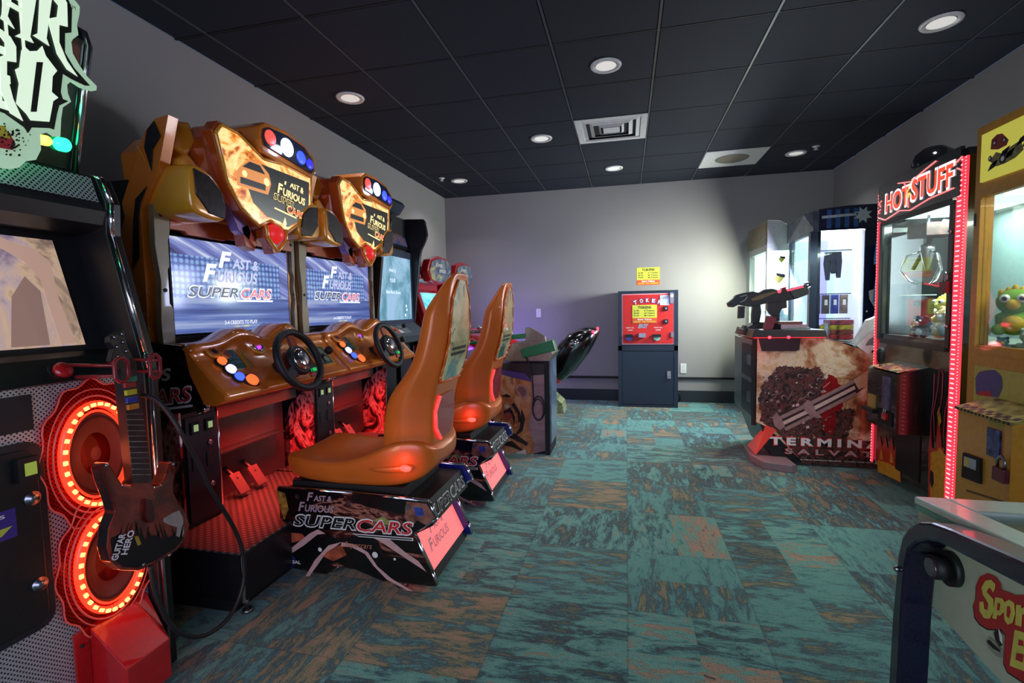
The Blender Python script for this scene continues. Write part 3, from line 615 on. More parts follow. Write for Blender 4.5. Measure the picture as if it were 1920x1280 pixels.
def R_(a): return math.radians(a)
def leg(t, dy):
    m = MB()
    pts = PP([(590, 720), (566, 735), (545, 757), (534, 785), (536, 810), (530, 835), (534, 862), (548, 895), (560, 905), (592, 880)], y=2.745)
    pts = [V((p.x, 1.775 + dy, p.z)) for p in pts]
    pts[0].x = pts[-1].x = -1.955; pts[0].z = .84; pts[-1].z = .27
    m.slab(pts, (0, .012, 0), leg_art, chrome); o = m.build('leg_art_panel', t)
    m = MB(); m.box((-2.13, 1.79 + dy, .27), (-1.955, 1.985 + dy, .80), black, .006); m.cyl((-1.953, 1.985 + dy, .27), (-1.953, 1.985 + dy, .86), .006, m=chrome, n=8); m.build('coin_housing', t)
    m = MB(); m.box((-1.956, 1.80 + dy, .29), (-1.946, 1.975 + dy, .78), dark, .003); d = m.build('coin_door', t)
    for yy in (1.845, 1.925):
        m = MB(); m.box((-1.948, yy - .022 + dy, .70), (-1.938, yy + .022 + dy, .755), soot, .002); m.box((-1.939, yy - .010 + dy, .712), (-1.934, yy + .012 + dy, .742), glow('coin_slot_light', (150, 175, 120), .7)); m.build('coin_slot', d)
    m = MB(); m.lathe([(.012, 0), (.012, .008), (.005, .009), (0, .007)], (-1.946, 1.925 + dy, .64), X, steel, 16); m.build('lock', d); m = MB(); m.lathe([(.012, 0), (.012, .008), (0, .007)], (-1.946, 1.925 + dy, .44), X, steel, 16); m.build('lock', d)
    for yy in (1.845, 1.925):
        m = MB(); m.box((-1.947, yy - .022 + dy, .53), (-1.942, yy + .022 + dy, .60), soot, .002); m.build('coin_return', d)
def seat(t, part):
    yc = 2.225
    # cushion: (x, half width, rim height, dish height, underside)
    cs = [(-1.605, .17, .565, .56, .53), (-1.59, .225, .575, .57, .485), (-1.53, .245, .572, .56, .458), (-1.40, .25, .55, .522, .447), (-1.27, .25, .556, .522, .444), (-1.15, .25, .60, .56, .444), (-1.06, .25, .645, .63, .446), (-.98, .235, .668, .655, .455), (-.90, .205, .655, .645, .485), (-.865, .17, .62, .61, .53), (-.855, .13, .60, .59, .56)]
    rings = []
    for x, w, zr, zd, zb in cs:
        zm = (zr + zb) / 2
        pr = [(-w, zr - .012), (-w * .93, zr), (-w * .78, zr - .004), (-w * .55, (zr + zd) / 2 - .004), (0, zd - .006), (w * .55, (zr + zd) / 2 - .004), (w * .78, zr - .004), (w * .93, zr), (w, zr - .012), (w * 1.0, zm), (w * .93, zb + .004), (w * .8, zb), (0, zb), (-w * .8, zb), (-w * .93, zb + .004), (-w * 1.0, zm)]
        rings.append([(x, yc + a, b) for a, b in pr])
    with part('cushion', 0, 2, lab='orange moulded seat cushion') as m: m.loft(rings, seatc)
    # backrest: (z, front x, rear x, half widths of wing, ridge and rear)
    bs = [(.575, -1.10, -.875, .20, .205, .15), (.63, -1.10, -.87, .20, .205, .15), (.78, -1.085, -.865, .205, .21, .155), (.86, -1.06, -.85, .205, .212, .16), (.93, -1.0, -.83, .205, .214, .165), (1.0, -.945, -.805, .20, .212, .165), (1.10, -.908, -.78, .20, .212, .165), (1.22, -.882, -.77, .195, .205, .16), (1.255, -.872, -.768, .188, .20, .155), (1.36, -.81, -.765, .13, .155, .13), (1.405, -.785, -.755, .095, .11, .10), (1.42, -.77, -.75, .06, .07, .065)]
    secs = [((a[1], a[0]), (a[2], a[0])) for a in bs]
    rings = []
    for z, xf, xr, w1, w2, w3 in bs:
        L = xr - xf; rc = min(.05, L * .35)
        pr = [(xf, -w1), (xf + .004, -w1 * .9), (xf + rc, -w1 * .55), (xf + rc * 1.3, 0), (xf + rc, w1 * .55), (xf + .004, w1 * .9), (xf, w1), (xf + L * .42, w2), (xf + L * .5, w2 * .985), (xr - .006, w3), (xr, w3 * .94), (xr, 0), (xr, -w3 * .94), (xr - .006, -w3), (xf + L * .5, -w2 * .985), (xf + L * .42, -w2)]
        rings.append([(a, yc + b, z) for a, b in pr])
    with part('backrest', 0, 2, lab='tall orange moulded backrest') as m: m.loft(rings, seatc)
    def back(z, y, lift=.006):
        """rear surface of the shell"""
        for i in range(len(secs) - 1):
            a, b = secs[i][1], secs[i + 1][1]
            if a[1] <= z <= b[1]: k = (z - a[1]) / (b[1] - a[1]); return V((a[0] + (b[0] - a[0]) * k + lift, y, z))
        return V((secs[0][1][0] + lift, y, z))
    pos = art('seat_back_poster', 'yz', 5, 6, [(0, (30, 60, 70)), (.4, (96, 130, 120)), (.5, (205, 190, 130)), (.62, (225, 212, 160)), (.7, (90, 80, 60))], dist=.7, rough=.2, coat=.6)
    zs = [.915, .95, 1.0, 1.1, 1.2, 1.3, 1.385]; wid = [.13, .15, .15, .145, .135, .115, .05]
    with part('seat_back_poster', 0, lab='street scene poster on the seat back') as m:
        for (za, wa), (zb, wb) in zip(zip(zs, wid), zip(zs[1:], wid[1:])): m.face([m.b.verts.new(p) for p in (back(za, yc - wa), back(za, yc + wa), back(zb, yc + wb), back(zb, yc - wb))], pos)
        for zz in (1.06, 1.035):
            m.poly([back(zz, yc - .09, .009), back(zz, yc + .1, .009), back(zz + .014, yc + .1, .009), back(zz + .014, yc - .09, .009)], soot)
        for a, b in zip(range(6), range(1, 7)):
            for s in (-1, 1): m.cyl(back(zs[a], yc + s * wid[a], .004), back(zs[b], yc + s * wid[b], .004), .006, m=seatc, n=8)
        m.cyl(back(zs[0], yc - wid[0], .006), back(zs[0], yc + wid[0], .006), .007, m=seatc, n=8)
    with part('seat_tail_light', 0, lab='glowing red recess low on the seat back') as m:
        a = [(.64, .06), (.70, .12), (.78, .13), (.85, .10)]
        for (za, wa), (zb, wb) in zip(a, a[1:]): m.face([m.b.verts.new(p) for p in (back(za, yc - wa), back(za, yc + wa), back(zb, yc + wb), back(zb, yc - wb))], M('tail_light_smoke', (50, 16, 20), .3, coat=.5, emit=(170, 14, 18), es=.25))
        for s in (-1,):
            for (za, wa), (zb, wb) in zip(a, a[1:]): m.cyl(back(za, yc + s * wa, .007), back(zb, yc + s * wb, .007), .008, m=glow('tail_light_strip', (255, 60, 60), 1.5), n=6)
    for s in (-1, 1):
        with part('seat_side_scoop', 0, 1) as m:
            yy = yc + s * .246
            for sgn in (1,):
                m.loft([[(-1.16, yy, .545), (-1.16, yy + s * .004, .535), (-1.16, yy, .53)], [(-1.05, yy, .565), (-1.05, yy + s * .014, .53), (-1.05, yy, .50)], [(-.92, yy - s * .03, .59), (-.92, yy - s * .014, .55), (-.92, yy - s * .03, .505)]], seatc)
        with part('seat_marker_lamp', 0, lab='small red marker lamp') as m: m.ball((-.965, yc + s * .238, .545), .022, led_r, (1.3, .5, .7))
    with part('seat_bracket') as m: m.box((-1.50, yc - .17, .40), (-1.0, yc + .17, .455), soot, .004); m.cyl((-1.56, yc - .21, .45), (-1.50, yc - .2, .43), .012, m=steel, n=10)
r1 = racer('nearer of the two orange racing game cabinets with bucket seat, beside the guitar game')
r2 = copy_tree(r1); r2.location.y += .968; r2['label'] = 'farther of the two orange racing game cabinets, between its twin and the dark hunting game'
# end leg that closes the pair, on the far unit only
def end_leg():
    m = MB()
    pts = PP([(590, 720), (566, 735), (545, 757), (534, 785), (536, 810), (530, 835), (534, 862), (548, 895), (560, 905), (592, 880)], y=2.745)
    pts = [V((p.x, 3.705, p.z)) for p in pts]; m.slab(pts, (0, .012, 0), leg_art, chrome)
    ORG[r2.name] = tuple(r2.location); m.build('end_panel', r2)
end_leg()
for k, dy in enumerate((0, .968)):
    area('footwell_led', (-1.95, 2.3 + dy, .80), (0, R_(5), 0), .1, (1, .06, .04), 9, .6, 105)
    point('seat_marker_glow', (-.96, 1.93 + dy, .56), (1, .1, .08), .35)
    point('beacon_glow', (-1.68, 2.35 + dy, 2.12), (.5, .6, 1), .6)
# ================================================================ GUITAR GAME (near left)
def part(t, n, m, lab=None, **k):
    o = m.build(n, t, **k)
    if lab: o['label'] = lab
    return o
def guitar_game():
    t = thing('guitar_game_cabinet', (-1.9, .9, 0), 'black guitar arcade game with perforated front, red glowing speakers and a GUITAR HERO sign', 'arcade machine')
    ya, yb = .42, 1.33
    prof = [(-1.593, .0), (-1.593, 1.07), (-1.606, 1.126), (-1.71, 1.525), (-1.703, 1.63), (-1.738, 1.715), (-1.80, 1.73), (-2.40, 1.73), (-2.40, 0)]
    for y, d in ((yb, .05), (ya, -.05)):
        m = MB(); m.slab([(a, y, b) for a, b in prof], (0, d, 0), black)
        part(t, 'side_panel', m, bevel=.004)
        m = MB()
        for a, b in zip(prof[:6], prof[1:7]): m.cyl((a[0] + .003, y + d * .3, a[1]), (b[0] + .003, y + d * .3, b[1]), .008, m=chrome, n=10)
        if y == yb: m.tube([(-1.80, y - .02, 1.73), (-1.70, y - .02, 2.125), (-1.715, y - .02, 2.17), (-1.75, y - .02, 2.19)], .010, chrome, 10)
        part(t, 'chrome_trim', m)
    m = MB(); m.box((-2.40, ya, .03), (-1.66, yb, 1.05), soot); m.box((-2.40, ya, 1.05), (-1.95, yb, 1.72), soot); part(t, 'carcass', m)
    m = MB(); m.box((-1.66, ya, .03), (-1.645, yb, 1.055), perfm, top=dark); part(t, 'perforated_front', m)
    m = MB(); m.slab([(a, ya, b) for a, b in ((-1.66, 1.05), (-1.615, 1.06), (-1.70, 1.125), (-1.735, 1.14), (-1.80, 1.14), (-1.80, 1.05))], (0, yb - ya, 0), black); part(t, 'control_ledge', m, bevel=.003)
    m = MB(); c = P(116, 697, x=-1.65); n_ = V((.85, 0, .5)).normalized(); c.x = -1.652; m.cyl(c - n_ * .02, c + n_ * .006, .034, m=soot, n=24); m.lathe([(.026, 0), (.026, .012), (.018, .02), (0, .022)], c + n_ * .002, n_, redp); part(t, 'start_button', m, 'red push button')
    # display
    a, b = V((-1.875, 0, 1.56)), V((-1.745, 0, 1.14)); up = (a - b).normalized(); nn = Y.cross(up)
    m = MB(); m.slab([b + Y * ya, b + Y * yb, a + Y * yb, a + Y * ya], -nn * .03, soot); part(t, 'screen_bezel', m)
    gs = art('concert_screen_image', 'yz', 2.5, 3, [(.2, (70, 62, 60)), (.38, (118, 98, 88)), (.48, (190, 160, 130)), (.56, (170, 148, 146)), (.66, (112, 96, 120)), (.8, (150, 120, 92))], emit=.8, dist=1.4, scale=1.3, rough=.15)
    m = MB(); q0, q1 = b + up * .018 + nn * .003, a - up * .06 + nn * .003; m.slab([q0 + Y * .5, q0 + Y * 1.262, q1 + Y * 1.262, q1 + Y * .5], nn * .002, gs)
    hand = glow('screen_flesh_tone', (186, 150, 132), .7)
    S_ = lambda pts: [b + up * (w * .4) + nn * .006 + Y * y for y, w in pts]
    m.poly(S_([(1.19, .06), (1.235, .06), (1.225, .45), (1.235, .75), (1.20, .86), (1.16, .88), (1.12, .93), (1.11, .84), (1.16, .74), (1.19, .6)]), hand)
    m.poly(S_([(1.06, .06), (1.16, .06), (1.18, .5), (1.15, .62), (1.10, .45)]), glow('screen_brown_tone', (146, 116, 104), .6))
    part(t, 'screen', m, 'lit screen with a blurred stage image')
    # visor with speaker grille
    m = MB(); pr = [(-1.86, 1.73), (-1.745, 1.72), (-1.712, 1.625), (-1.705, 1.60), (-1.715, 1.555), (-1.80, 1.53), (-1.88, 1.53)]
    m.slab([(p, ya, q) for p, q in pr], (0, yb - ya, 0), black); m.slab([(-1.738, ya + .02, 1.71), (-1.738, yb - .02, 1.71), (-1.710, yb - .02, 1.628), (-1.710, ya + .02, 1.628)], (.003, 0, .001), perfb); part(t, 'visor', m)
    # leaning header box
    m = MB(); m.slab([(-1.81, ya, 1.73), (-1.705, ya, 2.14), (-1.72, ya, 2.18), (-1.75, ya, 2.20), (-1.84, ya, 2.20), (-1.95, ya, 1.73)], (0, yb - ya - .02, 0), M('green_black_gloss', (10, 34, 30), .16, coat=.8)); part(t, 'header_box', m, bevel=.01)
    for px, py, r, mt in ((78, 262, .016, glow('header_yellow_lamp', (255, 220, 90), 2.)), (112, 270, .022, glow('header_green_lamp', (40, 255, 150), 3.))):
        m = MB(); c = P(px, py, x=-1.79); c.x = -1.79; m.lathe([(r, 0), (r, .02), (r * .7, .03), (0, .034)], c, V((1, 0, -.25)), mt, 20); part(t, 'header_lamp', m)
    sign_plate = glow('sign_backlit_plate', (170, 205, 170), .55); sl = glow('sign_letter_face', (215, 235, 205), .8); sd = M('sign_dark_green', (16, 26, 14), .4)
    xs = -1.655
    z = lambda pts: [(a / 3.767, b / 3.767) for a, b in pts]
    m = MB(); brd = [(-250, -260), (300, -260), (440, -30), (520, 10), (550, 50), (548, 100), (530, 180), (540, 250), (500, 280), (490, 300), (500, 380), (545, 460), (600, 540), (670, 610), (668, 640), (640, 645), (560, 620), (490, 575), (460, 600), (465, 660), (488, 720), (430, 760), (418, 840), (412, 965), (370, 965), (325, 935), (270, 950), (275, 1060), (240, 1130), (170, 1140), (120, 1185), (60, 1195), (-250, 1150)]
    m.slab(PP(z(brd), x=xs - .012), (.008, 0, 0), sign_plate)
    pol = lambda pts, mt, e: m.slab(PP(z(pts), x=xs + e), (.0025, 0, 0), mt)
    # dark ground behind the letters
    pol([(-250, -200), (470, -20), (505, 60), (500, 230), (455, 235), (455, 370), (520, 480), (600, 570), (632, 605), (600, 605), (505, 560), (440, 520), (425, 650), (440, 700), (480, 715), (415, 745), (400, 800), (378, 915), (350, 905), (220, 900), (195, 940), (170, 900), (100, 850), (30, 800), (-250, 700)], sd, -.004)
    # A
    pol([(20, -60), (90, -60), (50, 115), (100, 205), (0, 130), (10, 100)], sl, 0); pol([(150, -60), (260, -60), (210, 260), (235, 305), (105, 255), (145, 235)], sl, 0); pol([(55, 0), (150, 60), (150, 95), (45, 35)], sl, 0)
    # R
    pol([(280, -60), (370, -60), (325, 270), (345, 325), (230, 250), (265, 235)], sl, 0); pol([(350, -60), (420, -60), (470, 20), (475, 190), (415, 175), (415, 300), (470, 430), (545, 540), (470, 490), (400, 380), (345, 180), (345, 130), (400, 120), (410, 40), (370, -10)], sl, .0004)
    # R (second row)
    pol([(-60, 190), (0, 205), (70, 260), (110, 330), (112, 440), (45, 430), (45, 530), (90, 700), (160, 855), (70, 800), (0, 640), (0, 400), (35, 385), (30, 300), (0, 260), (-60, 240)], sl, 0)
    # O
    pol([(150, 355), (175, 333), (205, 362), (262, 360), (295, 325), (320, 395), (400, 500), (368, 540), (362, 650), (408, 690), (372, 715), (345, 860), (215, 850), (185, 805), (112, 730), (132, 590), (105, 492), (135, 475)], sl, .0003)
    pol([(255, 438), (300, 440), (255, 790), (213, 790)], sd, .0012)
    pol([(-250, 880), (60, 940), (100, 1000), (90, 1060), (-250, 1000)], M('sign_red_stripe', (190, 50, 50), .4), .0006); pol([(-250, 850), (30, 890), (70, 980), (-250, 930)], M('sign_yellow_stripe', (215, 200, 60), .4), .001)
    rnd = random.Random(3)
    for i in range(60):
        a, b = rnd.gauss(90, 55), rnd.gauss(980, 65); s = rnd.uniform(5, 14) * (1 if a < 130 else .6)
        if a < 250 and b > 860 and b < 1130: pol([(a, b), (a + s, b - s * .3), (a + s * 1.2, b + s), (a + s * .1, b + s * 1.1)], k_txt, .0015)
    m.text('TM', P(488 / 3.767, 50 / 3.767, x=xs + .004), Y, Z, .018, .011, sd)
    # letters continuing to the near side of the sign
    m.text('GUIT', P(-420 / 3.767, 150 / 3.767, x=xs), Y, Z, .2, .17, sl); m.text('HE', P(-200 / 3.767, 700 / 3.767, x=xs), Y, Z, .09, .17, sl)
    m.box((xs - .12, .95, 1.93), (xs - .01, 1.0, 1.97), dark)
    part(t, 'title_sign', m, 'pale green backlit cut-out sign reading GUITAR HERO')
    # glowing oval speakers
    bulb = glow('speaker_ring_bulb', (255, 150, 80), 4.5); tubem = glow('speaker_ring_tube', (255, 70, 40), .9)
    cone = M('speaker_cone', (70, 14, 12), .5)
    for (yc, zc) in ((1.188, .818), (1.205, .462)):
        m = MB(); out = [];
        for i in range(72):
            q = 2 * math.pi * i / 72; k = 1.30 + .05 * math.cos(q * 12); out.append((-1.642, yc + math.cos(q) * .118 * k, zc + math.sin(q) * .178 * k))
        m.slab(out, (.006, 0, 0), redglass)
        m.tube([V(p) + V((.008, 0, 0)) for p in out], .0025, rededge, 6, closed=True); m.ring((-1.634, yc, zc), Y, Z, .135, .002, rededge, 56, 6, R2=.205)
        s = part(t, 'speaker', m, 'oval speaker in a clear scalloped surround')
        m = MB(); m.lathe([(.092, .004), (.08, .02), (.074, .012), (.03, -.0), (0, .008)], (-1.64, yc, zc), X, cone, 40)
        for v in m.b.verts: v.co.z = zc + (v.co.z - zc) * 1.5
        part(s, 'speaker_cone', m)
        m = MB(); m.ring((-1.63, yc, zc), Y, Z, .100, .011, tubem, 56, 8, R2=.158); m.ring((-1.632, yc, zc), Y, Z, .122, .003, rededge, 56, 6, R2=.184); m.ring((-1.628, yc, zc), Y, Z, .084, .004, tubem, 56, 6, R2=.136)
        for i in range(30):
            q = 2 * math.pi * i / 30; d = V((0, math.cos(q) * .100, math.sin(q) * .158)); e = V((0, -math.sin(q), math.cos(q) * 1.2)).normalized(); r_ = e.cross(X)
            m.obox(V((-1.616, yc, zc)) + d, (X * .003, e * .006, r_ * .005), bulb)
        part(s, 'glowing_ring', m, 'bright red-orange light ring')
        point('speaker_glow', (-1.55, yc, zc), (1, .16, .06), .9, .08)
    # coin door
    def rrect(y0_, y1_, z0_, z1_, r, x):
        return [(x, cy + r * math.cos(a), cz + r * math.sin(a)) for cy, cz, a0 in ((y1_ - r, z1_ - r, 0), (y0_ + r, z1_ - r, 90), (y0_ + r, z0_ + r, 180), (y1_ - r, z0_ + r, 270)) for a in [math.radians(a0 + 15 * i) for i in range(7)]]
    m = MB(); m.slab(rrect(.50, 1.045, .36, .905, .045, -1.645), (.012, 0, 0), dark); m.slab(rrect(.52, 1.025, .38, .885, .035, -1.634), (.006, 0, 0), black); d = part(t, 'coin_door', m, bevel=.002)
    m = MB(); m.box((-1.629, .97, .80), (-1.612, 1.02, .865), black, .004); m.box((-1.613, .985, .815), (-1.609, 1.012, .85), glow('coin_reject_light', (130, 150, 60), .7)); part(d, 'coin_slot', m)
    for zz in (.745, .495):
        m = MB(); m.lathe([(.02, 0), (.02, .006), (.012, .008), (.012, .014), (0, .013)], (-1.629, 1.005, zz), X, steel, 20); part(d, 'lock', m)
    m = MB(); c = P(0, 978, x=-1.626); lab = M('violet_label', (60, 44, 130), .4)
    m.poly([(-1.627, .80, .655), (-1.627, .965, .655), (-1.627, .965, .735), (-1.627, .80, .735)], lab); m.poly([(-1.6265, .80, .668), (-1.6265, .93, .668), (-1.6265, .955, .688), (-1.6265, .80, .688)], M('lime_label', (190, 200, 70), .4)); m.text('INSERT COIN', (-1.626, .82, .697), Y, Z, .10, .010, M('lime_label', (190, 200, 70)), bold=.02); m.text('25 25 25', (-1.626, .82, .715), Y, Z, .12, .010, w_txt, bold=.02)
    part(d, 'instruction_label', m)
    m = MB(); m.box((-1.646, .5, .935), (-1.637, 1.03, 1.035), dark, .003); part(t, 'access_plate', m)
    m = MB(); m.box((-1.646, .86, .62), (-1.63, 1.0, .66), soot, .003); part(d, 'coin_return', m)
    # red housing at the foot
    m = MB(); m.slab([(-1.645, 1.13, .285), (-1.50, 1.13, .165), (-1.50, 1.13, .035), (-1.645, 1.13, .02)], (0, .145, 0), redp); m.slab([(-1.645, 1.275, .285), (-1.50, 1.275, .165), (-1.50, 1.275, .035), (-1.645, 1.275, .02)], (0, .05, 0), redp)
    for v in m.b.verts:
        if v.co.y > 1.3 and v.co.x > -1.6: v.co.x = -1.585
    m.box((-1.645, 1.085, .02), (-1.637, 1.13, .285), redp)
    for zz in (.07, .24): m.ball((-1.634, 1.105, zz), .006, soot)
    part(t, 'foot_housing', m, 'red angular housing', bevel=.003)
    # hooks that hold the guitar
    for y0_, y1_, z0_, z1_, x0_ in ((1.135, 1.175, 1.055, 1.125, -1.468), (1.245, 1.28, 1.05, 1.125, -1.468)):
        m = MB(); pts = [(x0_, a, b) for a, b in ((y0_, z0_ + .012), (y0_ + .012, z0_), (y1_ - .012, z0_), (y1_, z0_ + .012), (y1_, z1_ - .012), (y1_ - .012, z1_), (y0_ + .012, z1_), (y0_, z1_ - .012))]
        m.tube(pts, .006, M('dark_red_coated_wire', (130, 22, 30), .35), 8, closed=True); yr, yq = (y0_, y0_ - .012) if y0_ < 1.2 else (y1_, y1_ + .012); m.cyl((x0_, yr, z0_ + .02), (-1.60, yq, z0_ + .016), .005, m=M('dark_red_coated_wire'), n=8); m.cyl((x0_, yr, z1_ - .02), (-1.64, yq, z1_ - .018), .005, m=M('dark_red_coated_wire'), n=8); part(t, 'guitar_hook', m)
guitar_game()
def guitar():
    X0 = -1.50
    t = thing('toy_guitar', (-1.5, 1.24, .5), 'red and black toy guitar controller hanging on hooks in front of the glowing speakers', 'guitar')
    # lean: top rests nearer the cabinet
    Q = lambda pts, x: PP(pts, x=x)
    body = [(205, 867), (197, 867), (191, 878), (197, 902), (212, 940), (217, 960), (205, 991), (202, 1026), (209, 1053), (229, 1069), (260, 1070), (295, 1055), (332, 1032), (350, 1008), (356, 984), (350, 960), (336, 943), (327, 926), (326, 909), (330, 878), (324, 864), (317, 866), (312, 888), (302, 908), (290, 912), (284, 900), (252, 900), (246, 912), (230, 908), (214, 883)]
    ga = art('guitar_burst_art', 'yz', 5, 3, [(0, (24, 8, 8)), (.42, (84, 22, 18)), (.55, (136, 46, 32)), (.66, (60, 20, 18)), (.8, (30, 12, 12))], dist=1.2, rough=.2, coat=.7)
    m = MB(); m.slab(Q(body, X0), (-.045, 0, 0), ga, black, bev=.005)
    pol = lambda pts, mt, e=.0012: m.poly(Q(pts, X0 + e), mt)
    pol([(207, 1010), (225, 1000), (240, 1012), (262, 1000), (270, 1012), (290, 1002), (300, 1010), (330, 1002), (346, 1008), (328, 1028), (292, 1050), (260, 1064), (232, 1063), (213, 1048)], k_txt)
    rnd = random.Random(5)
    for i in range(16):
        a = 225 + i * 7.5; b = 1008 - (i % 3) * 2; h = rnd.uniform(10, 34); w = rnd.uniform(-8, 8); pol([(a - 2, b + 6), (a + 2.5, b + 6), (a + w, b - h * .6), (a + w * 1.6, b - h), (a + w - 2, b - h * .6)], k_txt, .0014)
    pol([(306, 972), (322, 962), (336, 956), (343, 970), (345, 1000), (340, 1008), (330, 1004), (332, 988), (318, 984), (306, 978)], M('pale_flame_print', (160, 150, 140), .3), .0014)
    c = P(218, 1050, x=X0 + .003); u = (P(262, 1022, x=X0) - P(232, 1058, x=X0)).normalized(); v = X.cross(u)
    u = V((0, .42, .9)).normalized(); v = X.cross(u)
    m.text('GUITAR', c - v * .002 + u * .0, u, v, .075, .022, w_txt, bold=.03, lift=.0018); m.text('HERO', c - v * .028 + u * .015, u, v, .07, .022, w_txt, bold=.03, lift=.0018)
    pol([(252, 1006), (259, 1004), (265, 1020), (258, 1023)], M('ochre_print', (170, 140, 50), .4), .002)
    for a, b in ((200, 872), (325, 870), (213, 1045), (269, 1058), (318, 1040), (279, 896)): m.ball(P(a, b, x=X0), .005, steel)
    part(t, 'body', m)
    neck = [(228, 690), (257, 690), (286, 905), (250, 905)]
    m = MB(); m.slab(Q(neck, X0 + .008), (-.035, 0, 0), M('fretboard', (52, 44, 46), .3, coat=.4, var=.2), black)
    for i in range(12):
        k = .40 + .048 * i; a = (228 + 22 * k, 690 + 215 * k); b = (257 + 29 * k, 690 + 215 * k); m.cyl(P(*a, x=X0 + .0085), P(*b, x=X0 + .0085), .0012, m=steel, n=6)
    part(t, 'neck', m, bevel=.003)
    m = MB(); m.slab(Q([(206, 632), (222, 622), (233, 615), (234, 627), (240, 650), (257, 682), (257, 694), (228, 694), (207, 678), (213, 655), (205, 642)], X0), (-.02, 0, 0), black, bev=.003)
    for a, b in ((214, 632), (228, 626), (230, 641), (236, 658), (219, 650), (221, 668)): m.lathe([(.006, 0), (.004, .006), (0, .007)], P(a, b, x=X0), X, steel, 12)
    part(t, 'headstock', m)
    for k, (px, py, col) in enumerate(((235, 700, (30, 90, 160)), (243, 710, (20, 130, 100)), (241, 721, (150, 34, 30)), (243, 735, (190, 180, 40)), (245, 749, (40, 50, 150)), (247, 762, (200, 120, 40)))):
        if k == 0: continue
        m = MB(); c = P(px + 2, py, x=X0 + .012); m.obox(c, (Y * .017, Z * .0085, X * .006), M('fret_button_%s' % 'abcdef'[k], col, .25, coat=.6), .003); part(t, 'fret_button', m)
    m = MB(); m.slab(Q([(270, 934), (279, 934), (285, 975), (277, 980), (270, 972)], X0 + .002), (.012, 0, 0), M('strum_bar_red', (70, 14, 16), .25, coat=.6), bev=.002); part(t, 'strum_bar', m)
    m = MB(); pts = [(262, 741), (280, 743), (300, 755), (322, 782), (342, 815), (368, 862), (395, 918), (425, 965), (447, 1008), (457, 1050), (456, 1095), (440, 1140), (415, 1172), (380, 1192), (345, 1190), (318, 1168), (300, 1132), (288, 1095), (282, 1060)]
    q = [P(a, b, x=-1.535 + .095 * min(1, i / 4) - .03 * max(0, i - 12) / 6) for i, (a, b) in enumerate(pts)]
    q2 = []
    for i in range(len(q) - 1):
        p0, p1, p2, p3 = q[max(i - 1, 0)], q[i], q[i + 1], q[min(i + 2, len(q) - 1)]
        for j in range(4):
            u_ = j / 4; q2.append(.5 * ((2 * p1) + (p2 - p0) * u_ + (2 * p0 - 5 * p1 + 4 * p2 - p3) * u_ ** 2 + (3 * p1 - p0 - 3 * p2 + p3) * u_ ** 3))
    m.tube(q2 + [q[-1]], .0075, rubber, 10); part(t, 'cable', m, 'black cable looping towards the floor')
guitar()
point('header_green_glow', (-1.70, 1.12, 1.83), (.05, 1, .45), .7, .03)
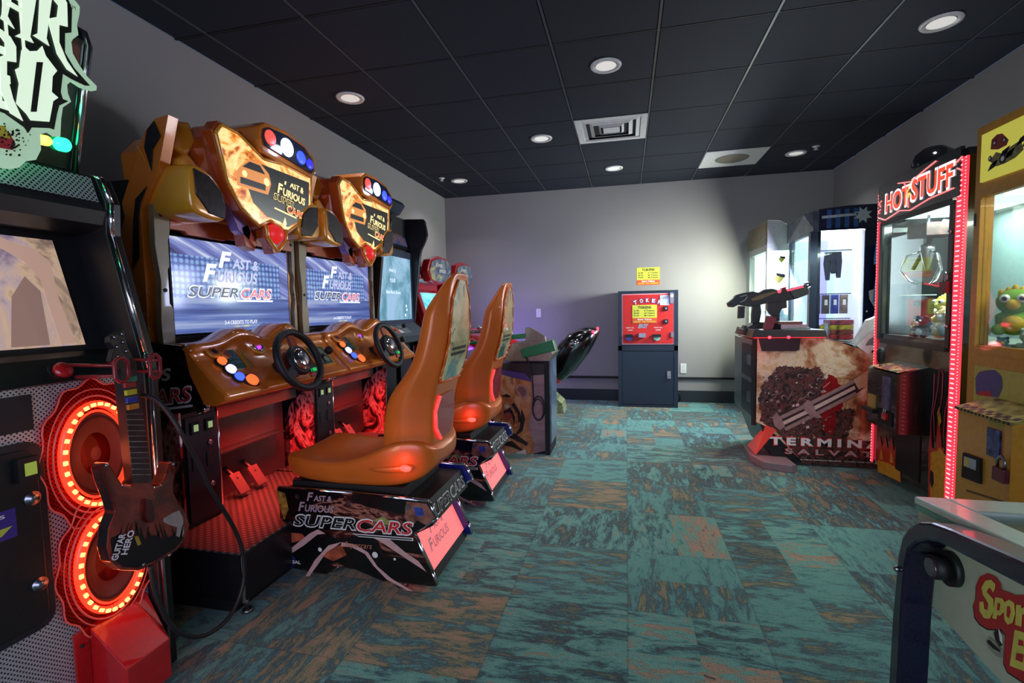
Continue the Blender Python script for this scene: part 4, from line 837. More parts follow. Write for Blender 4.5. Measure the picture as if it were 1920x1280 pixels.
# ================================================================ HUNTING GAME (tall dark cabinet)
def hunting_game():
    t = thing('hunting_game_cabinet', (-2.2, 4.13, 0), 'tall black hunting arcade cabinet with a pale blue upright screen, past the orange racers', 'arcade machine')
    ya, yb = 3.74, 4.52
    sp = PP([(794, 411), (797, 415), (802, 440), (799, 451), (791, 468), (788, 482), (786, 600), (800, 640)], y=4.5)
    prof = [(p.x, p.z) for p in sp[:-2]] + [(-2.03, 1.13), (-1.90, 1.02), (-1.92, .95), (-2.05, .9), (-2.05, 0), (-2.44, 0), (-2.44, 2.15)]
    for y, d in ((yb - .03, .03), (ya, .03)): 
        m = MB(); m.slab([(a, y, b) for a, b in prof], (0, d, 0), black); part(t, 'side_panel', m, bevel=.003)
    m = MB(); m.box((-2.44, ya + .03, .02), (-2.08, yb - .03, 2.12), soot); part(t, 'carcass', m)
    m = MB(); m.slab([(-2.44, ya, 2.37), (-2.13, ya, 2.30), (-2.10, ya, 2.26), (-2.16, ya, 2.18), (-2.44, ya, 2.13)], (0, yb - ya, 0), M('slate_hood', (40, 58, 66), .4)); part(t, 'top_hood', m, bevel=.004)
    # header
    a, b = V((-2.13, 0, 2.13)), V((-2.055, 0, 1.83)); up = (a - b).normalized(); nn = Y.cross(up)
    m = MB(); m.slab([b + Y * (ya + .03), b + Y * (yb - .03), a + Y * (yb - .03), a + Y * (ya + .03)], -nn * .02, black)
    ha = art('hunting_header_art', 'yz', 4, 5, [(0, (34, 40, 62)), (.45, (60, 70, 110)), (.55, (92, 84, 112)), (.63, (110, 80, 74)), (.75, (50, 50, 80))], emit=.35, dist=1., rough=.12, coat=.8)
    m.slab([b + up * .03 + nn * .001 + Y * (ya + .05), b + up * .03 + nn * .001 + Y * (yb - .07), a - up * .03 + nn * .001 + Y * (yb - .07), a - up * .03 + nn * .001 + Y * (ya + .05)], nn * .003, ha)
    o = b + nn * .006; m.text('BUCK', o + Y * 3.80 + up * .15, Y, up, .40, .09, M('copper_print', (150, 100, 84), .35), bold=.01); m.text('HUNTER', o + Y * 4.0 + up * .05, Y, up, .40, .085, M('copper_print'), bold=.01)
    m.cyl(a - up * .03 + nn * .006 + Y * 4.0, a - up * .03 + nn * .006 + Y * 4.43, .004, m=M('silver_strip', (190, 190, 200), .3, .5), n=6)
    part(t, 'header_panel', m, 'dark blue header with copper lettering')
    hs = art('fog_screen_image', 'yz', 3, 1.6, [(0, (60, 110, 130)), (.42, (84, 132, 150)), (.52, (130, 168, 188)), (.62, (150, 178, 205)), (.75, (100, 140, 160))], emit=.8, dist=.6, rough=.12)
    m = MB(); m.box((-2.06, ya + .03, 1.13), (-2.035, yb - .03, 1.80), M('blue_grey_bezel', (46, 56, 78), .35), .006); part(t, 'screen_bezel', m)
    m = MB(); m.box((-2.04, 3.80, 1.165), (-2.030, 4.435, 1.735), hs); sw = glow('screen_white', (225, 228, 240), .95); m.text('WHAT IS', (-2.029, 3.99, 1.59), Y, Z, .13, .03, sw); m.text('YOUR', (-2.029, 4.0, 1.50), Y, Z, .11, .035, sw); m.text('Best Buck Score', (-2.029, 3.93, 1.40), Y, Z, .27, .03, sw)
    for q, w in ((4.32, 1.29), (4.33, 1.255), (4.30, 1.205)): m.ball((-2.03, q, w), .012, glow('screen_glint', (220, 240, 255), 2.), (.1, 1, 1))
    part(t, 'screen', m, 'pale blue foggy portrait screen')
    gy = M('grey_console', (84, 96, 104), .4, .2)
    m = MB(); m.slab([(-2.05, ya + .03, 1.13), (-2.03, ya + .03, 1.13), (-1.90, ya + .03, 1.02), (-1.93, ya + .03, .96), (-2.05, ya + .03, .93)], (0, yb - ya - .06, 0), gy)
    up2 = V((-.13, 0, .11)).normalized(); n2 = Y.cross(up2); c = V((-1.965, 4.05, 1.076))
    m.obox(c + n2 * .001, (Y * .15, up2 * .05, n2 * .002), M('card_grey', (120, 124, 128), .4)); m.obox(c + n2 * .003 - Y * .08, (Y * .03, up2 * .04, n2 * .001), M('orange_label', (190, 90, 50), .4)); m.obox(c + n2 * .004 - Y * .03 - up2 * .02, (Y * .03, up2 * .02, n2 * .001), w_txt)
    o_ = part(t, 'console', m); m = MB(); m.cyl(c, c + n2 * .04, .008, m=steel, n=10); m.ball(c + n2 * .05, .022, rubber); part(o_, 'knob', m)
    for q in (3.95, 4.3):
        m = MB(); m.box((-2.052, q - .12, .2), (-2.04, q + .12, .8), dark, .004); part(t, 'access_door', m)
hunting_game()
def gun_pedestal():
    t = thing('gun_pedestal', (-.86, 4.22, 0), 'hunting game pedestal with a tiger artwork side and black corner posts', 'arcade pedestal')
    y0_, y1_ = 4.06, 4.42
    fur = art('tiger_fur_art', 'xz', 6, 4, [(0, (110, 60, 36)), (.40, (150, 88, 50)), (.52, (190, 124, 74)), (.6, (196, 150, 116)), (.7, (130, 76, 50))], dist=1.2, rough=.3, coat=.5, scale=1.2)
    sunset = art('sunset_art', 'xz', 2, 4, [(0, (60, 40, 40)), (.4, (130, 100, 104)), (.55, (160, 128, 130)), (.7, (120, 70, 50))], dist=.6, rough=.3)
    m = MB(); m.box((-1.28, y0_ + .012, .08), (-.655, y1_, .78), black); part(t, 'carcass', m)
    f = lambda pts, e=0: PP(pts, y=y0_ - e)
    m = MB(); tp = f([(925, 690), (985, 700), (996, 712), (997, 760), (991, 800), (1001, 830), (1000, 858), (925, 862)]); m.slab(tp, (0, .012, 0), fur, soot)
    pol = lambda pts, mt, e: m.poly(f(pts, e), mt)
    dk = M('stripe_print', (40, 20, 16), .4); wh = M('muzzle_print', (190, 160, 140), .4); orr = M('fur_print', (196, 112, 56), .4, var=.2)
    pol([(985, 700), (996, 712), (997, 716), (955, 706), (940, 702), (925, 699), (925, 690)], M('violet_sky_print', (70, 50, 120), .4), .001)
    pol([(965, 726), (972, 720), (983, 720), (991, 728), (991, 742), (984, 752), (975, 744)], M('ear_print', (170, 120, 104), .4), .002); pol([(969, 729), (974, 724), (982, 725), (987, 732), (986, 741), (980, 744)], M('ear_inner_print', (120, 76, 68), .4), .0025)
    pol([(938, 748), (952, 742), (966, 752), (975, 775), (974, 800), (962, 812), (945, 806), (936, 780)], orr, .0015)
    for q in ([(958, 758), (964, 754), (975, 772), (977, 790), (972, 792), (970, 776)], [(950, 756), (956, 762), (966, 782), (964, 797), (960, 780)], [(978, 765), (985, 785), (980, 808), (964, 818), (974, 802)], [(940, 742), (950, 738), (960, 744), (950, 745)], [(944, 770), (956, 765), (962, 772), (952, 780), (945, 778)], [(940, 815), (965, 812), (990, 830), (988, 836), (960, 822)], [(935, 832), (960, 826), (985, 848), (960, 838)]):
        pol(q, dk, .002)
    pol([(945, 775), (957, 772), (960, 783), (950, 790)], M('mouth_print', (150, 62, 50), .4), .003); pol([(944, 760), (952, 757), (957, 763), (948, 766)], wh, .003); pol([(940, 795), (956, 792), (962, 804), (944, 812)], wh, .0025)
    pol([(968, 848), (985, 842), (987, 850), (971, 856)], M('white_sticker', (205, 200, 190), .4), .0035)
    part(t, 'tiger_panel', m, 'cut-out tiger artwork panel')
    m = MB(); m.slab(f([(996, 704), (1022, 702), (1024, 845), (1000, 850), (1001, 830), (991, 800), (997, 760)], -.004), (0, .01, 0), sunset); part(t, 'sunset_panel', m)
    pa, pb = P(1022, 800, y=y0_), P(1030, 800, y=y0_)
    m = MB(); m.box((pa.x, y0_ - .004, .0), (pb.x + .005, y1_, .80), soot, .003); part(t, 'corner_post', m)
    m = MB(); m.box((pb.x + .005, y0_ + .01, .10), (pb.x + .018, y1_ - .01, .90), M('pale_blue_face', (120, 140, 165), .3, coat=.5, var=.2, scale=12), .003); part(t, 'front_panel', m)
    m = MB(); m.slab([(-1.02, y0_, .80), (-.625, y0_, .80), (-.60, y0_, .86), (-.66, y0_, .965), (-.95, y0_, .95)], (0, .34, 0), M('warm_steel', (140, 132, 120), .35, .7)); m.cyl((-.74, y0_ - .004, .865), (-.74, y0_ + .003, .865), .014, m=soot, n=14); part(t, 'metal_top', m, bevel=.005)
    m = MB(); hp = f([(975, 655), (1036, 637), (1042, 657), (980, 672)], .02); m.slab(hp, (0, .12, 0), green); part(t, 'holster', m, 'green plastic gun holster', bevel=.006)
    m = MB(); m.slab(f([(985, 614), (996, 614), (1022, 630), (1024, 640), (1010, 640), (985, 650)], -.10), (0, .04, 0), M('warm_steel')); part(t, 'holster_bracket', m, bevel=.004)
    m = MB(); m.ring(P(1010, 765, y=y0_ - .02), X, Z, .052, .006, rubber, 30, 8, R2=.10); m.ring(P(1009, 768, y=y0_ - .03), X, Z, .046, .006, rubber, 30, 8, R2=.09); m.tube(PP([(985, 668), (992, 680), (998, 705), (1000, 740), (1001, 760)], y=y0_ - .02), .006, rubber, 8); part(t, 'coiled_cable', m)
    m = MB(); m.box((-1.24, y0_ + .03, 0), (-.70, y1_ - .02, .08), soot); part(t, 'plinth', m)
    g = thing('toy_rifle', (-1.0, 4.3, 1.0), 'green toy rifle lying across the tiger pedestal', 'toy gun')
    m = MB(); m.tube([(-1.45, 4.33, .93), (-1.2, 4.32, .955), (-1.02, 4.31, .985)], [.012, .018, .022], green, 12); m.box((-1.16, 4.295, .965), (-1.0, 4.335, 1.015), green, .008); part(g, 'barrel', m)
    m = MB(); m.slab([(-1.02, 4.295, 1.01), (-.80, 4.295, 1.03), (-.80, 4.295, .985), (-.99, 4.295, .97)], (0, .035, 0), green); part(g, 'stock', m, bevel=.006)
gun_pedestal()
# ================================================================ RED MOTORBIKE GAMES
def bike_game(dy, label):
    t = thing('motorbike_game_cabinet', (-2.0, 5.05 + dy, 0), label, 'arcade machine', 'red motorbike games')
    ya, yb = 4.72, 5.38
    m = MB(); m.box((-2.44, ya + .04, .0), (-2.12, yb - .04, 1.6), redp, .02); part(t, 'cabinet', m)
    red2 = M('red_gloss_paint', (176, 14, 20), .2, coat=.8)
    m = MB(); c = V((-2.02, 5.05, 1.66))
    out = [(-.35, -.02), (-.31, .14), (-.10, .21), (.14, .20), (.32, .12), (.34, -.02), (.25, -.15), (0, -.19), (-.25, -.15)]
    m.slab([(c.x - .04 + (b + .19) * .1, c.y + a, c.z + b * .75) for a, b in out], (.08, 0, 0), red2); m.slab([(-2.3, ya, 1.62), (-2.05, ya, 1.70), (-2.05, ya, 1.58), (-2.15, ya, 1.50), (-2.35, ya, 1.45)], (0, yb - ya, 0), red2)
    part(t, 'header_hood', m, bevel=.012)
    ba = art('bike_header_art', 'yz', 5, 6, [(0, (26, 34, 48)), (.45, (64, 76, 96)), (.55, (96, 110, 116)), (.62, (170, 160, 90)), (.7, (60, 70, 90))], emit=.4, dist=1.)
    m = MB(); m.slab([(c.x + .046 + (b + .19) * .1, c.y + a * .88, c.z + b * .75 * .82) for a, b in out], (.004, 0, 0), ba); m.text('SUPER', (c.x + .082, 4.86, 1.70), Y, Z, .2, .035, w_txt, shear=.3, bold=.02); m.text('BIKES', (c.x + .077, 4.97, 1.645), Y, Z, .2, .035, w_txt, shear=.3, bold=.02); part(t, 'header_panel', m)
    a, b = V((-2.12, 0, 1.47)), V((-1.98, 0, 1.07)); up = (a - b).normalized(); nn = Y.cross(up)
    m = MB(); m.slab([b + Y * ya, b + Y * yb, a + Y * (yb - .03), a + Y * (ya + .03)], -nn * .06, red2); part(t, 'screen_bezel', m, bevel=.01)
    cs = art('aqua_screen_image', 'yz', 2, 5, [(0, (40, 120, 140)), (.45, (70, 180, 196)), (.6, (140, 220, 225)), (.75, (60, 150, 170))], emit=.85)
    m = MB(); m.slab([b + Y * (ya + .09) + up * .05, b + Y * (yb - .09) + up * .05, a + Y * (yb - .10) - up * .04, a + Y * (ya + .10) - up * .04], nn * .004, cs); part(t, 'screen', m, 'lit aqua screen')
    m = MB(); m.slab([(-2.10, ya, 1.05), (-1.90, ya, 1.0), (-1.70, ya, .90), (-1.72, ya, .80), (-2.12, ya, .72)], (0, yb - ya, 0), red2); part(t, 'dashboard', m, bevel=.03)
    m = MB(); m.box((-1.722, ya + .06, .795), (-1.700, yb - .06, .812), glow('violet_fill_strip', (120, 70, 255), 2.5)); part(t, 'led_strip', m, 'added violet strip for the fill light')  # invented glowing strip, gives the violet fill light a source
    m = MB()
    for s in (-1, 1): m.tube([(-1.72, 5.05 + s * .05, .97), (-1.66, 5.05 + s * .16, 1.0), (-1.60, 5.05 + s * .27, .99)], .016, rubber, 10); m.ball((-1.74, 5.05 + s * .12, 1.02), .03, steel)
    part(t, 'handlebar', m)
    t.location.y += 0
    return t
b1 = bike_game(0, 'nearer red motorbike arcade game in the far left corner'); b2 = copy_tree(b1); b2.location.y += .80; b2['label'] = 'farther red motorbike arcade game right in the far left corner'
def ride_bike():
    t = thing('ride_on_motorbike', (-1.2, 5.05, 0), 'black ride-on motorbike with red tail light in front of the nearer red game', 'ride-on motorbike', 'ride-on motorbikes')
    Yb = 5.05
    m = MB(); sec = []
    for (px, py, hz, hw) in ((1030, 712, .05, .05), (1046, 692, .14, .10), (1062, 670, .18, .12), (1080, 650, .17, .13), (1096, 636, .12, .11), (1113, 624, .04, .05)):
        p = P(px, py, y=Yb); sec.append([(p.x - hz * math.cos(a) * .45, Yb + hw * math.sin(a), p.z + hz * math.cos(a) * .8) for a in [2 * math.pi * i / 12 for i in range(12)]])
    m.loft(sec, M('gloss_black', (14, 14, 16), .2, coat=.8)); part(t, 'tail_body', m)
    m = MB(); p, q = P(1070, 649, y=Yb - .12), P(1086, 640, y=Yb - .12); m.cyl(p, q, .032, .036, chrome, 16); part(t, 'exhaust', m, 'chrome exhaust can')
    m = MB(); p = P(1112, 624, y=Yb); m.obox(p, (X * .012, Y * .05, Z * .025), glow('tail_lamp', (255, 60, 90), 2.5), .004); part(t, 'tail_lamp', m, 'glowing red tail lamp')
    m = MB()
    for px, py, r in ((1048, 692, .05), (1058, 684, .045), (1045, 712, .05)): p = P(px, py, y=Yb); m.ball(p, r, redp, (.9, 1.3, .8))
    m.tube([P(1046, 700, y=Yb), (-1.0, Yb, .62), (-1.4, Yb, .78), (-1.62, Yb, .92)], [.06, .1, .11, .06], redp, 14); part(t, 'fairing', m, 'red fairing')
    m = MB(); m.slab([(-1.9, Yb - .14, .0), (-.72, Yb - .14, .0), (-.74, Yb - .14, .12), (-.85, Yb - .14, .22), (-1.9, Yb - .14, .22)], (0, .28, 0), art('base_print', 'xz', 6, 6, [(0, (40, 50, 40)), (.45, (120, 140, 90)), (.55, (190, 190, 150)), (.65, (90, 90, 100))]), bev=.01)
    m.box((-1.1, Yb - .05, .2), (-.95, Yb + .05, .6), black, .01); part(t, 'base', m)
    return t
k1 = ride_bike(); k2 = copy_tree(k1); k2.location.y += .80; k2['label'] = 'black ride-on motorbike in the far left corner, behind its twin'
area('violet_fill_light', (-1.67, 5.85, .83), (R_(100), 0, R_(-25)), .5, (.3, .2, 1), 14)  # added violet fill for the back left walls, set at the invented strip
# ================================================================ TOKEN MACHINE AND BACK WALL
def tokens_sheet(m, c, w, h, u=X, v=Z, nrm=-Y):
    """yellow and orange TOKENS price sheet centred on c"""
    c = V(c); ye = M('lime_paper', (215, 215, 70), .5, var=.02); og = M('orange_paper', (220, 90, 40), .5, var=.02)
    q = lambda a, b: c + u * a * w + v * b * h
    m.slab([q(-.5, -.5), q(.5, -.5), q(.5, .5), q(-.5, .5)], nrm * .001, ye)
    m.poly([q(-.5, -.5) + nrm * .0015, q(.5, -.5) + nrm * .0015, q(.5, -.2) + nrm * .0015, q(-.5, -.2) + nrm * .0015], og)
    L = .002
    m.text('TOKENS', q(-.27, .30), u, v, w * .54, h * .14, k_txt, bold=.02, lift=L)
    for i, (a, b) in enumerate((('$1.00', '4 Tokens'), ('$5.00', '20 Tokens'), ('$10.00', '40 Tokens'))):
        m.text(a, q(-.44, .15 - i * .13), u, v, w * .22, h * .08, k_txt, bold=.01, lift=L); m.text(b, q(-.02, .15 - i * .13), u, v, w * .44, h * .08, k_txt, bold=.01, lift=L)
    m.text('Best Value', q(-.28, -.33), u, v, w * .56, h * .10, w_txt, bold=.03, lift=L); m.text('$20.00  100 TOKENS', q(-.44, -.45), u, v, w * .88, h * .08, y_txt, bold=.03, lift=L)
def token_machine():
    x0, x1, yf = -.10, .605, 6.2
    t = thing('token_machine', (.25, 6.4, 0), 'dark navy token change machine with a bright red front, standing against the back wall', 'token machine')
    m = MB(); m.box((x0, yf + .02, 0), (x1, YB - .03, 1.43), navy, .004); part(t, 'cabinet', m)
    m = MB()
    m.box((x0, yf, .0), (x1, yf + .02, .03), navy); m.box((x0, yf, .70), (x1, yf + .02, .76), navy, .003); m.box((x0, yf, 1.40), (x1, yf + .02, 1.43), navy, .003)
    for a in (x0, x1 - .045): m.box((a, yf, .03), (a + .045, yf + .02, 1.40), navy, .003)
    part(t, 'front_frame', m)
    m = MB(); m.box((x0 + .05, yf + .004, .04), (x1 - .05, yf + .022, .69), navy, .004); d = part(t, 'door', m)
    for q in ((x0 + .08, .09, x0 + .085, .64), (x1 - .085, .09, x1 - .08, .64)): pass
    m = MB(); m.box((x1 - .125, yf - .01, .36), (x1 - .085, yf + .006, .45), M('latch_silver', (190, 190, 190), .3, .8), .003); m.box((x1 - .115, yf - .02, .375), (x1 - .095, yf - .008, .40), steel, .002); part(d, 'latch', m)
    rf = M('token_red_panel', (205, 34, 30), .55, var=.02)
    m = MB(); a, b, c, e = x0 + .045, x1 - .045, .785, 1.385
    m.box((a, yf + .008, c - .01), (b, yf + .02, e + .01), M('pink_edge', (235, 170, 180), .4)); m.box((a + .012, yf + .004, c + .002), (b - .012, yf + .0085, e - .002), rf)
    for i, ch in enumerate('TOKEN'):
        k = (i - 2.2) / 2.2; m.otext(ch, (a + .15 + i * .068, yf + .002, 1.29 - k * k * .03), X + Z * (-.35 * k), Z + X * (.35 * k), .038, .045, w_txt, M('violet_outline', (70, 60, 160), .4), bold=.04)
    m.text('INSERT BILL', (a + .05, yf + .003, .975), X, Z, .10, .012, w_txt, bold=.02); m.text('HERE', (a + .07, yf + .003, .945), X, Z, .06, .014, w_txt, bold=.02)
    m.text('INSERT BILL', (a + .38, yf + .003, .975), X, Z, .10, .012, w_txt, bold=.02); m.text('HERE', (a + .40, yf + .003, .945), X, Z, .06, .014, w_txt, bold=.02)
    m.otext('EASY', (a + .20, yf + .003, .98), X, Z, .11, .04, M('steel_blue_print', (110, 140, 175), .4), w_txt, shear=.3, bold=.03)
    p = part(t, 'red_panel', m, 'red front panel lettered TOKEN')
    for xx in (a + .085, a + .415):
        m = MB(); m.box((xx - .045, yf - .03, .87), (xx + .045, yf + .006, .90), soot, .004); m.slab([(xx - .04, yf - .0, .87), (xx + .04, yf, .87), (xx + .035, yf, .835), (xx, yf, .82), (xx - .035, yf, .835)], (0, -.012, 0), M('bill_blue' if xx < .2 else 'bill_mint', (70, 80, 170) if xx < .2 else (140, 205, 185), .4)); part(p, 'bill_slot', m)
    m = MB(); m.box((a + .20, yf - .06, .865), (a + .28, yf + .006, .915), steel, .006); part(p, 'token_chute', m)
    for zz in (1.21, 1.055):
        m = MB(); m.box((b - .12, yf - .012, zz - .025), (b - .07, yf + .006, zz + .025), soot, .004); m.cyl((b - .095, yf - .016, zz), (b - .095, yf - .012, zz), .012, m=steel, n=14); part(p, 'coin_slot', m)
    m = MB(); m.box((b - .165, yf - .001, 1.25), (b - .055, yf + .004, 1.37), M('notice_white', (200, 205, 225), .5)); part(p, 'notice', m)
    m = MB(); m.box((b - .05, yf - .012, 1.27), (b - .01, yf + .006, 1.40), steel, .004); m.box((b - .04, yf - .01, .865), (b - .01, yf + .006, .925), steel, .003); m.cyl((b - .03, yf - .01, 1.36), (b - .03, yf - .03, 1.36), .018, m=chrome, n=16); part(p, 'lock', m)
    m = MB(); tokens_sheet(m, (a + .27, yf + .0015, 1.145), .29, .225); part(p, 'price_sheet', m, 'yellow and orange TOKENS price sheet')
    m = MB(); m.tube([(x1 - .02, YB - .03, .14), (x1 + .04, YB - .035, .13), (x1 + .065, YB - .03, .08), (x1 + .06, YB - .03, .02)], .007, rubber, 8); part(t, 'power_cord', m)
token_machine()
m = MB(); tokens_sheet(m, (.275, YB - .001, 1.625), .285, .225); lone(m, 'price_sign', (.275, YB - .001, 1.625), 'yellow and orange TOKENS price sign taped to the back wall above the token machine', 'sign')
m = MB(); m.box((-1.195, YB - .007, 1.12), (-1.13, YB, 1.235), white, .002); m.box((-1.168, YB - .012, 1.165), (-1.157, YB - .006, 1.19), white, .001); lone(m, 'light_switch', (-1.16, YB, 1.17), 'small light switch plate on the back wall left of the token machine', 'light switch')
m = MB(); m.box((.672, YB - .008, .375), (.745, YB, .50), white, .002)
for zz in (.41, .465):
    m.cyl((.708, YB - .0095, zz), (.708, YB - .006, zz), .018, m=white, n=16)
    for dx in (-.006, .006): m.box((.708 + dx - .001, YB - .0105, zz - .004), (.708 + dx + .001, YB - .009, zz + .005), soot)
lone(m, 'power_outlet', (.708, YB, .44), 'white power outlet low on the back wall right of the token machine', 'outlet')
# ================================================================ WHITE PRIZE CRANE (far right corner)
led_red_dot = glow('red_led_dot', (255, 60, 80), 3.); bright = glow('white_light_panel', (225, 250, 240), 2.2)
def white_crane():
    x0, y0_, y1_ = 1.45, 5.72, 6.52; x1 = XR - .03
    t = thing('white_crane_machine', (1.9, 6.12, 0), 'white prize crane cabinet with glowing white glass in the far right corner', 'crane machine')
    m = MB(); m.box((x0, y0_, 0), (x1, y1_, .92), offw, .006); m.box((x0 + .02, y0_ + .02, .92), (x1 - .02, y1_ - .02, .94), white); part(t, 'base_cabinet', m)
    m = MB()
    for a, b in ((x0, y0_), (x0, y1_ - .05), (x1 - .05, y0_), (x1 - .05, y1_ - .05)): m.box((a, b, .92), (a + .05, b + .05, 1.80), offw, .004)
    m.box((x0, y0_, 1.80), (x1, y1_, 1.88), offw, .004); part(t, 'frame', m)
    m = MB(); m.slab([(x0, y0_, 1.88), (x0, y0_, 2.12), (x0 + .12, y0_, 2.11), (x0 + .25, y0_, 2.03), (x0 + .36, y0_, 1.90), (x0 + .38, y0_, 1.88)], (0, y1_ - y0_, 0), offw); part(t, 'header', m, bevel=.004)
    m = MB(); m.box((x0 - .012, y0_ + .03, 1.87), (x0, y1_ - .03, 2.11), art('crane_header_art', 'yz', 5, 6, [(0, (70, 76, 50)), (.45, (110, 110, 80)), (.55, (150, 120, 60)), (.65, (110, 80, 60)), (.75, (80, 90, 70))], rough=.3)); part(t, 'header_sign', m, 'olive and orange artwork sign')
    m = MB(); m.box((x0 + .005, y0_ + .05, .94), (x0 + .009, y1_ - .05, 1.80), glass); part(t, 'front_glass', m)
    m = MB(); m.box((x0 + .05, y0_ + .005, .94), (x1 - .05, y0_ + .009, 1.80), glass); part(t, 'side_glass', m)
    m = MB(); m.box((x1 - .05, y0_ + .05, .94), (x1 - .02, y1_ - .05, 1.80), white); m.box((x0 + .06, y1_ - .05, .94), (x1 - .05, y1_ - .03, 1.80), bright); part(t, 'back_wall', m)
    m = MB(); m.box((x0 + .06, y0_ + .06, 1.785), (x1 - .06, y1_ - .06, 1.798), bright); part(t, 'ceiling_light', m)
    m = MB(); m.slab([(x0 - .16, y0_ + .2, .94), (x0, y0_ + .2, .97), (x0, y0_ + .2, .85), (x0 - .14, y0_ + .2, .87)], (0, .42, 0), offw); part(t, 'control_shelf', m, bevel=.006)
    for px, py in ((1465, 485), (1460, 520)):
        p = P(px, py, y=y0_ + .0)
        m = MB(); mt = M('yellow_decal', (190, 180, 50), .4); s = .035 if py > 500 else .022
        m.slab([p + V((-s * 1.6, -.002, .2 * s)), p + V((s * 1.4, -.002, 1.2 * s)), p + V((s * 1.2, -.002, -.6 * s)), p + V((0, -.002, -2 * s)), p + V((-s, -.002, -.6 * s))], (0, -.001, 0), mt); m.slab([p + V((-s * .8, -.004, 1.4 * s)), p + V((s * 1.8, -.004, .8 * s)), p + V((s * 1.6, -.004, -.2 * s)), p + V((-s * .6, -.004, .6 * s))], (0, -.001, 0), soot); part(t, 'side_decal', m)
    return t
white_crane()
area('crane_glass_glow', (1.47, 5.90, 1.60), (0, R_(74), 0), .32, (.95, 1, .82), 60, .26)
for i, (x, y, c) in enumerate(((1.7, 6.0, (190, 210, 235)), (1.95, 6.2, (220, 190, 210)), (1.7, 6.3, (210, 225, 200)))):
    m = MB(); m.ball((x, y, 1.036), .09, M('pale_plush_%s' % 'abc'[i], c, .9)); m.ball((x - .06, y, 1.14), .06, M('pale_plush_%s' % 'abc'[i]))
    for s in (-1, 1): m.ball((x - .05, y + s * .045, 1.19), .02, M('pale_plush_%s' % 'abc'[i])); m.ball((x - .115, y + s * .02, 1.15), .007, soot)
    lone(m, 'plush_toy', (x, y, .94), 'pale %s plush toy inside the white prize crane' % ('blue', 'pink', 'green')[i], 'plush toy', 'plush toys in the white crane')
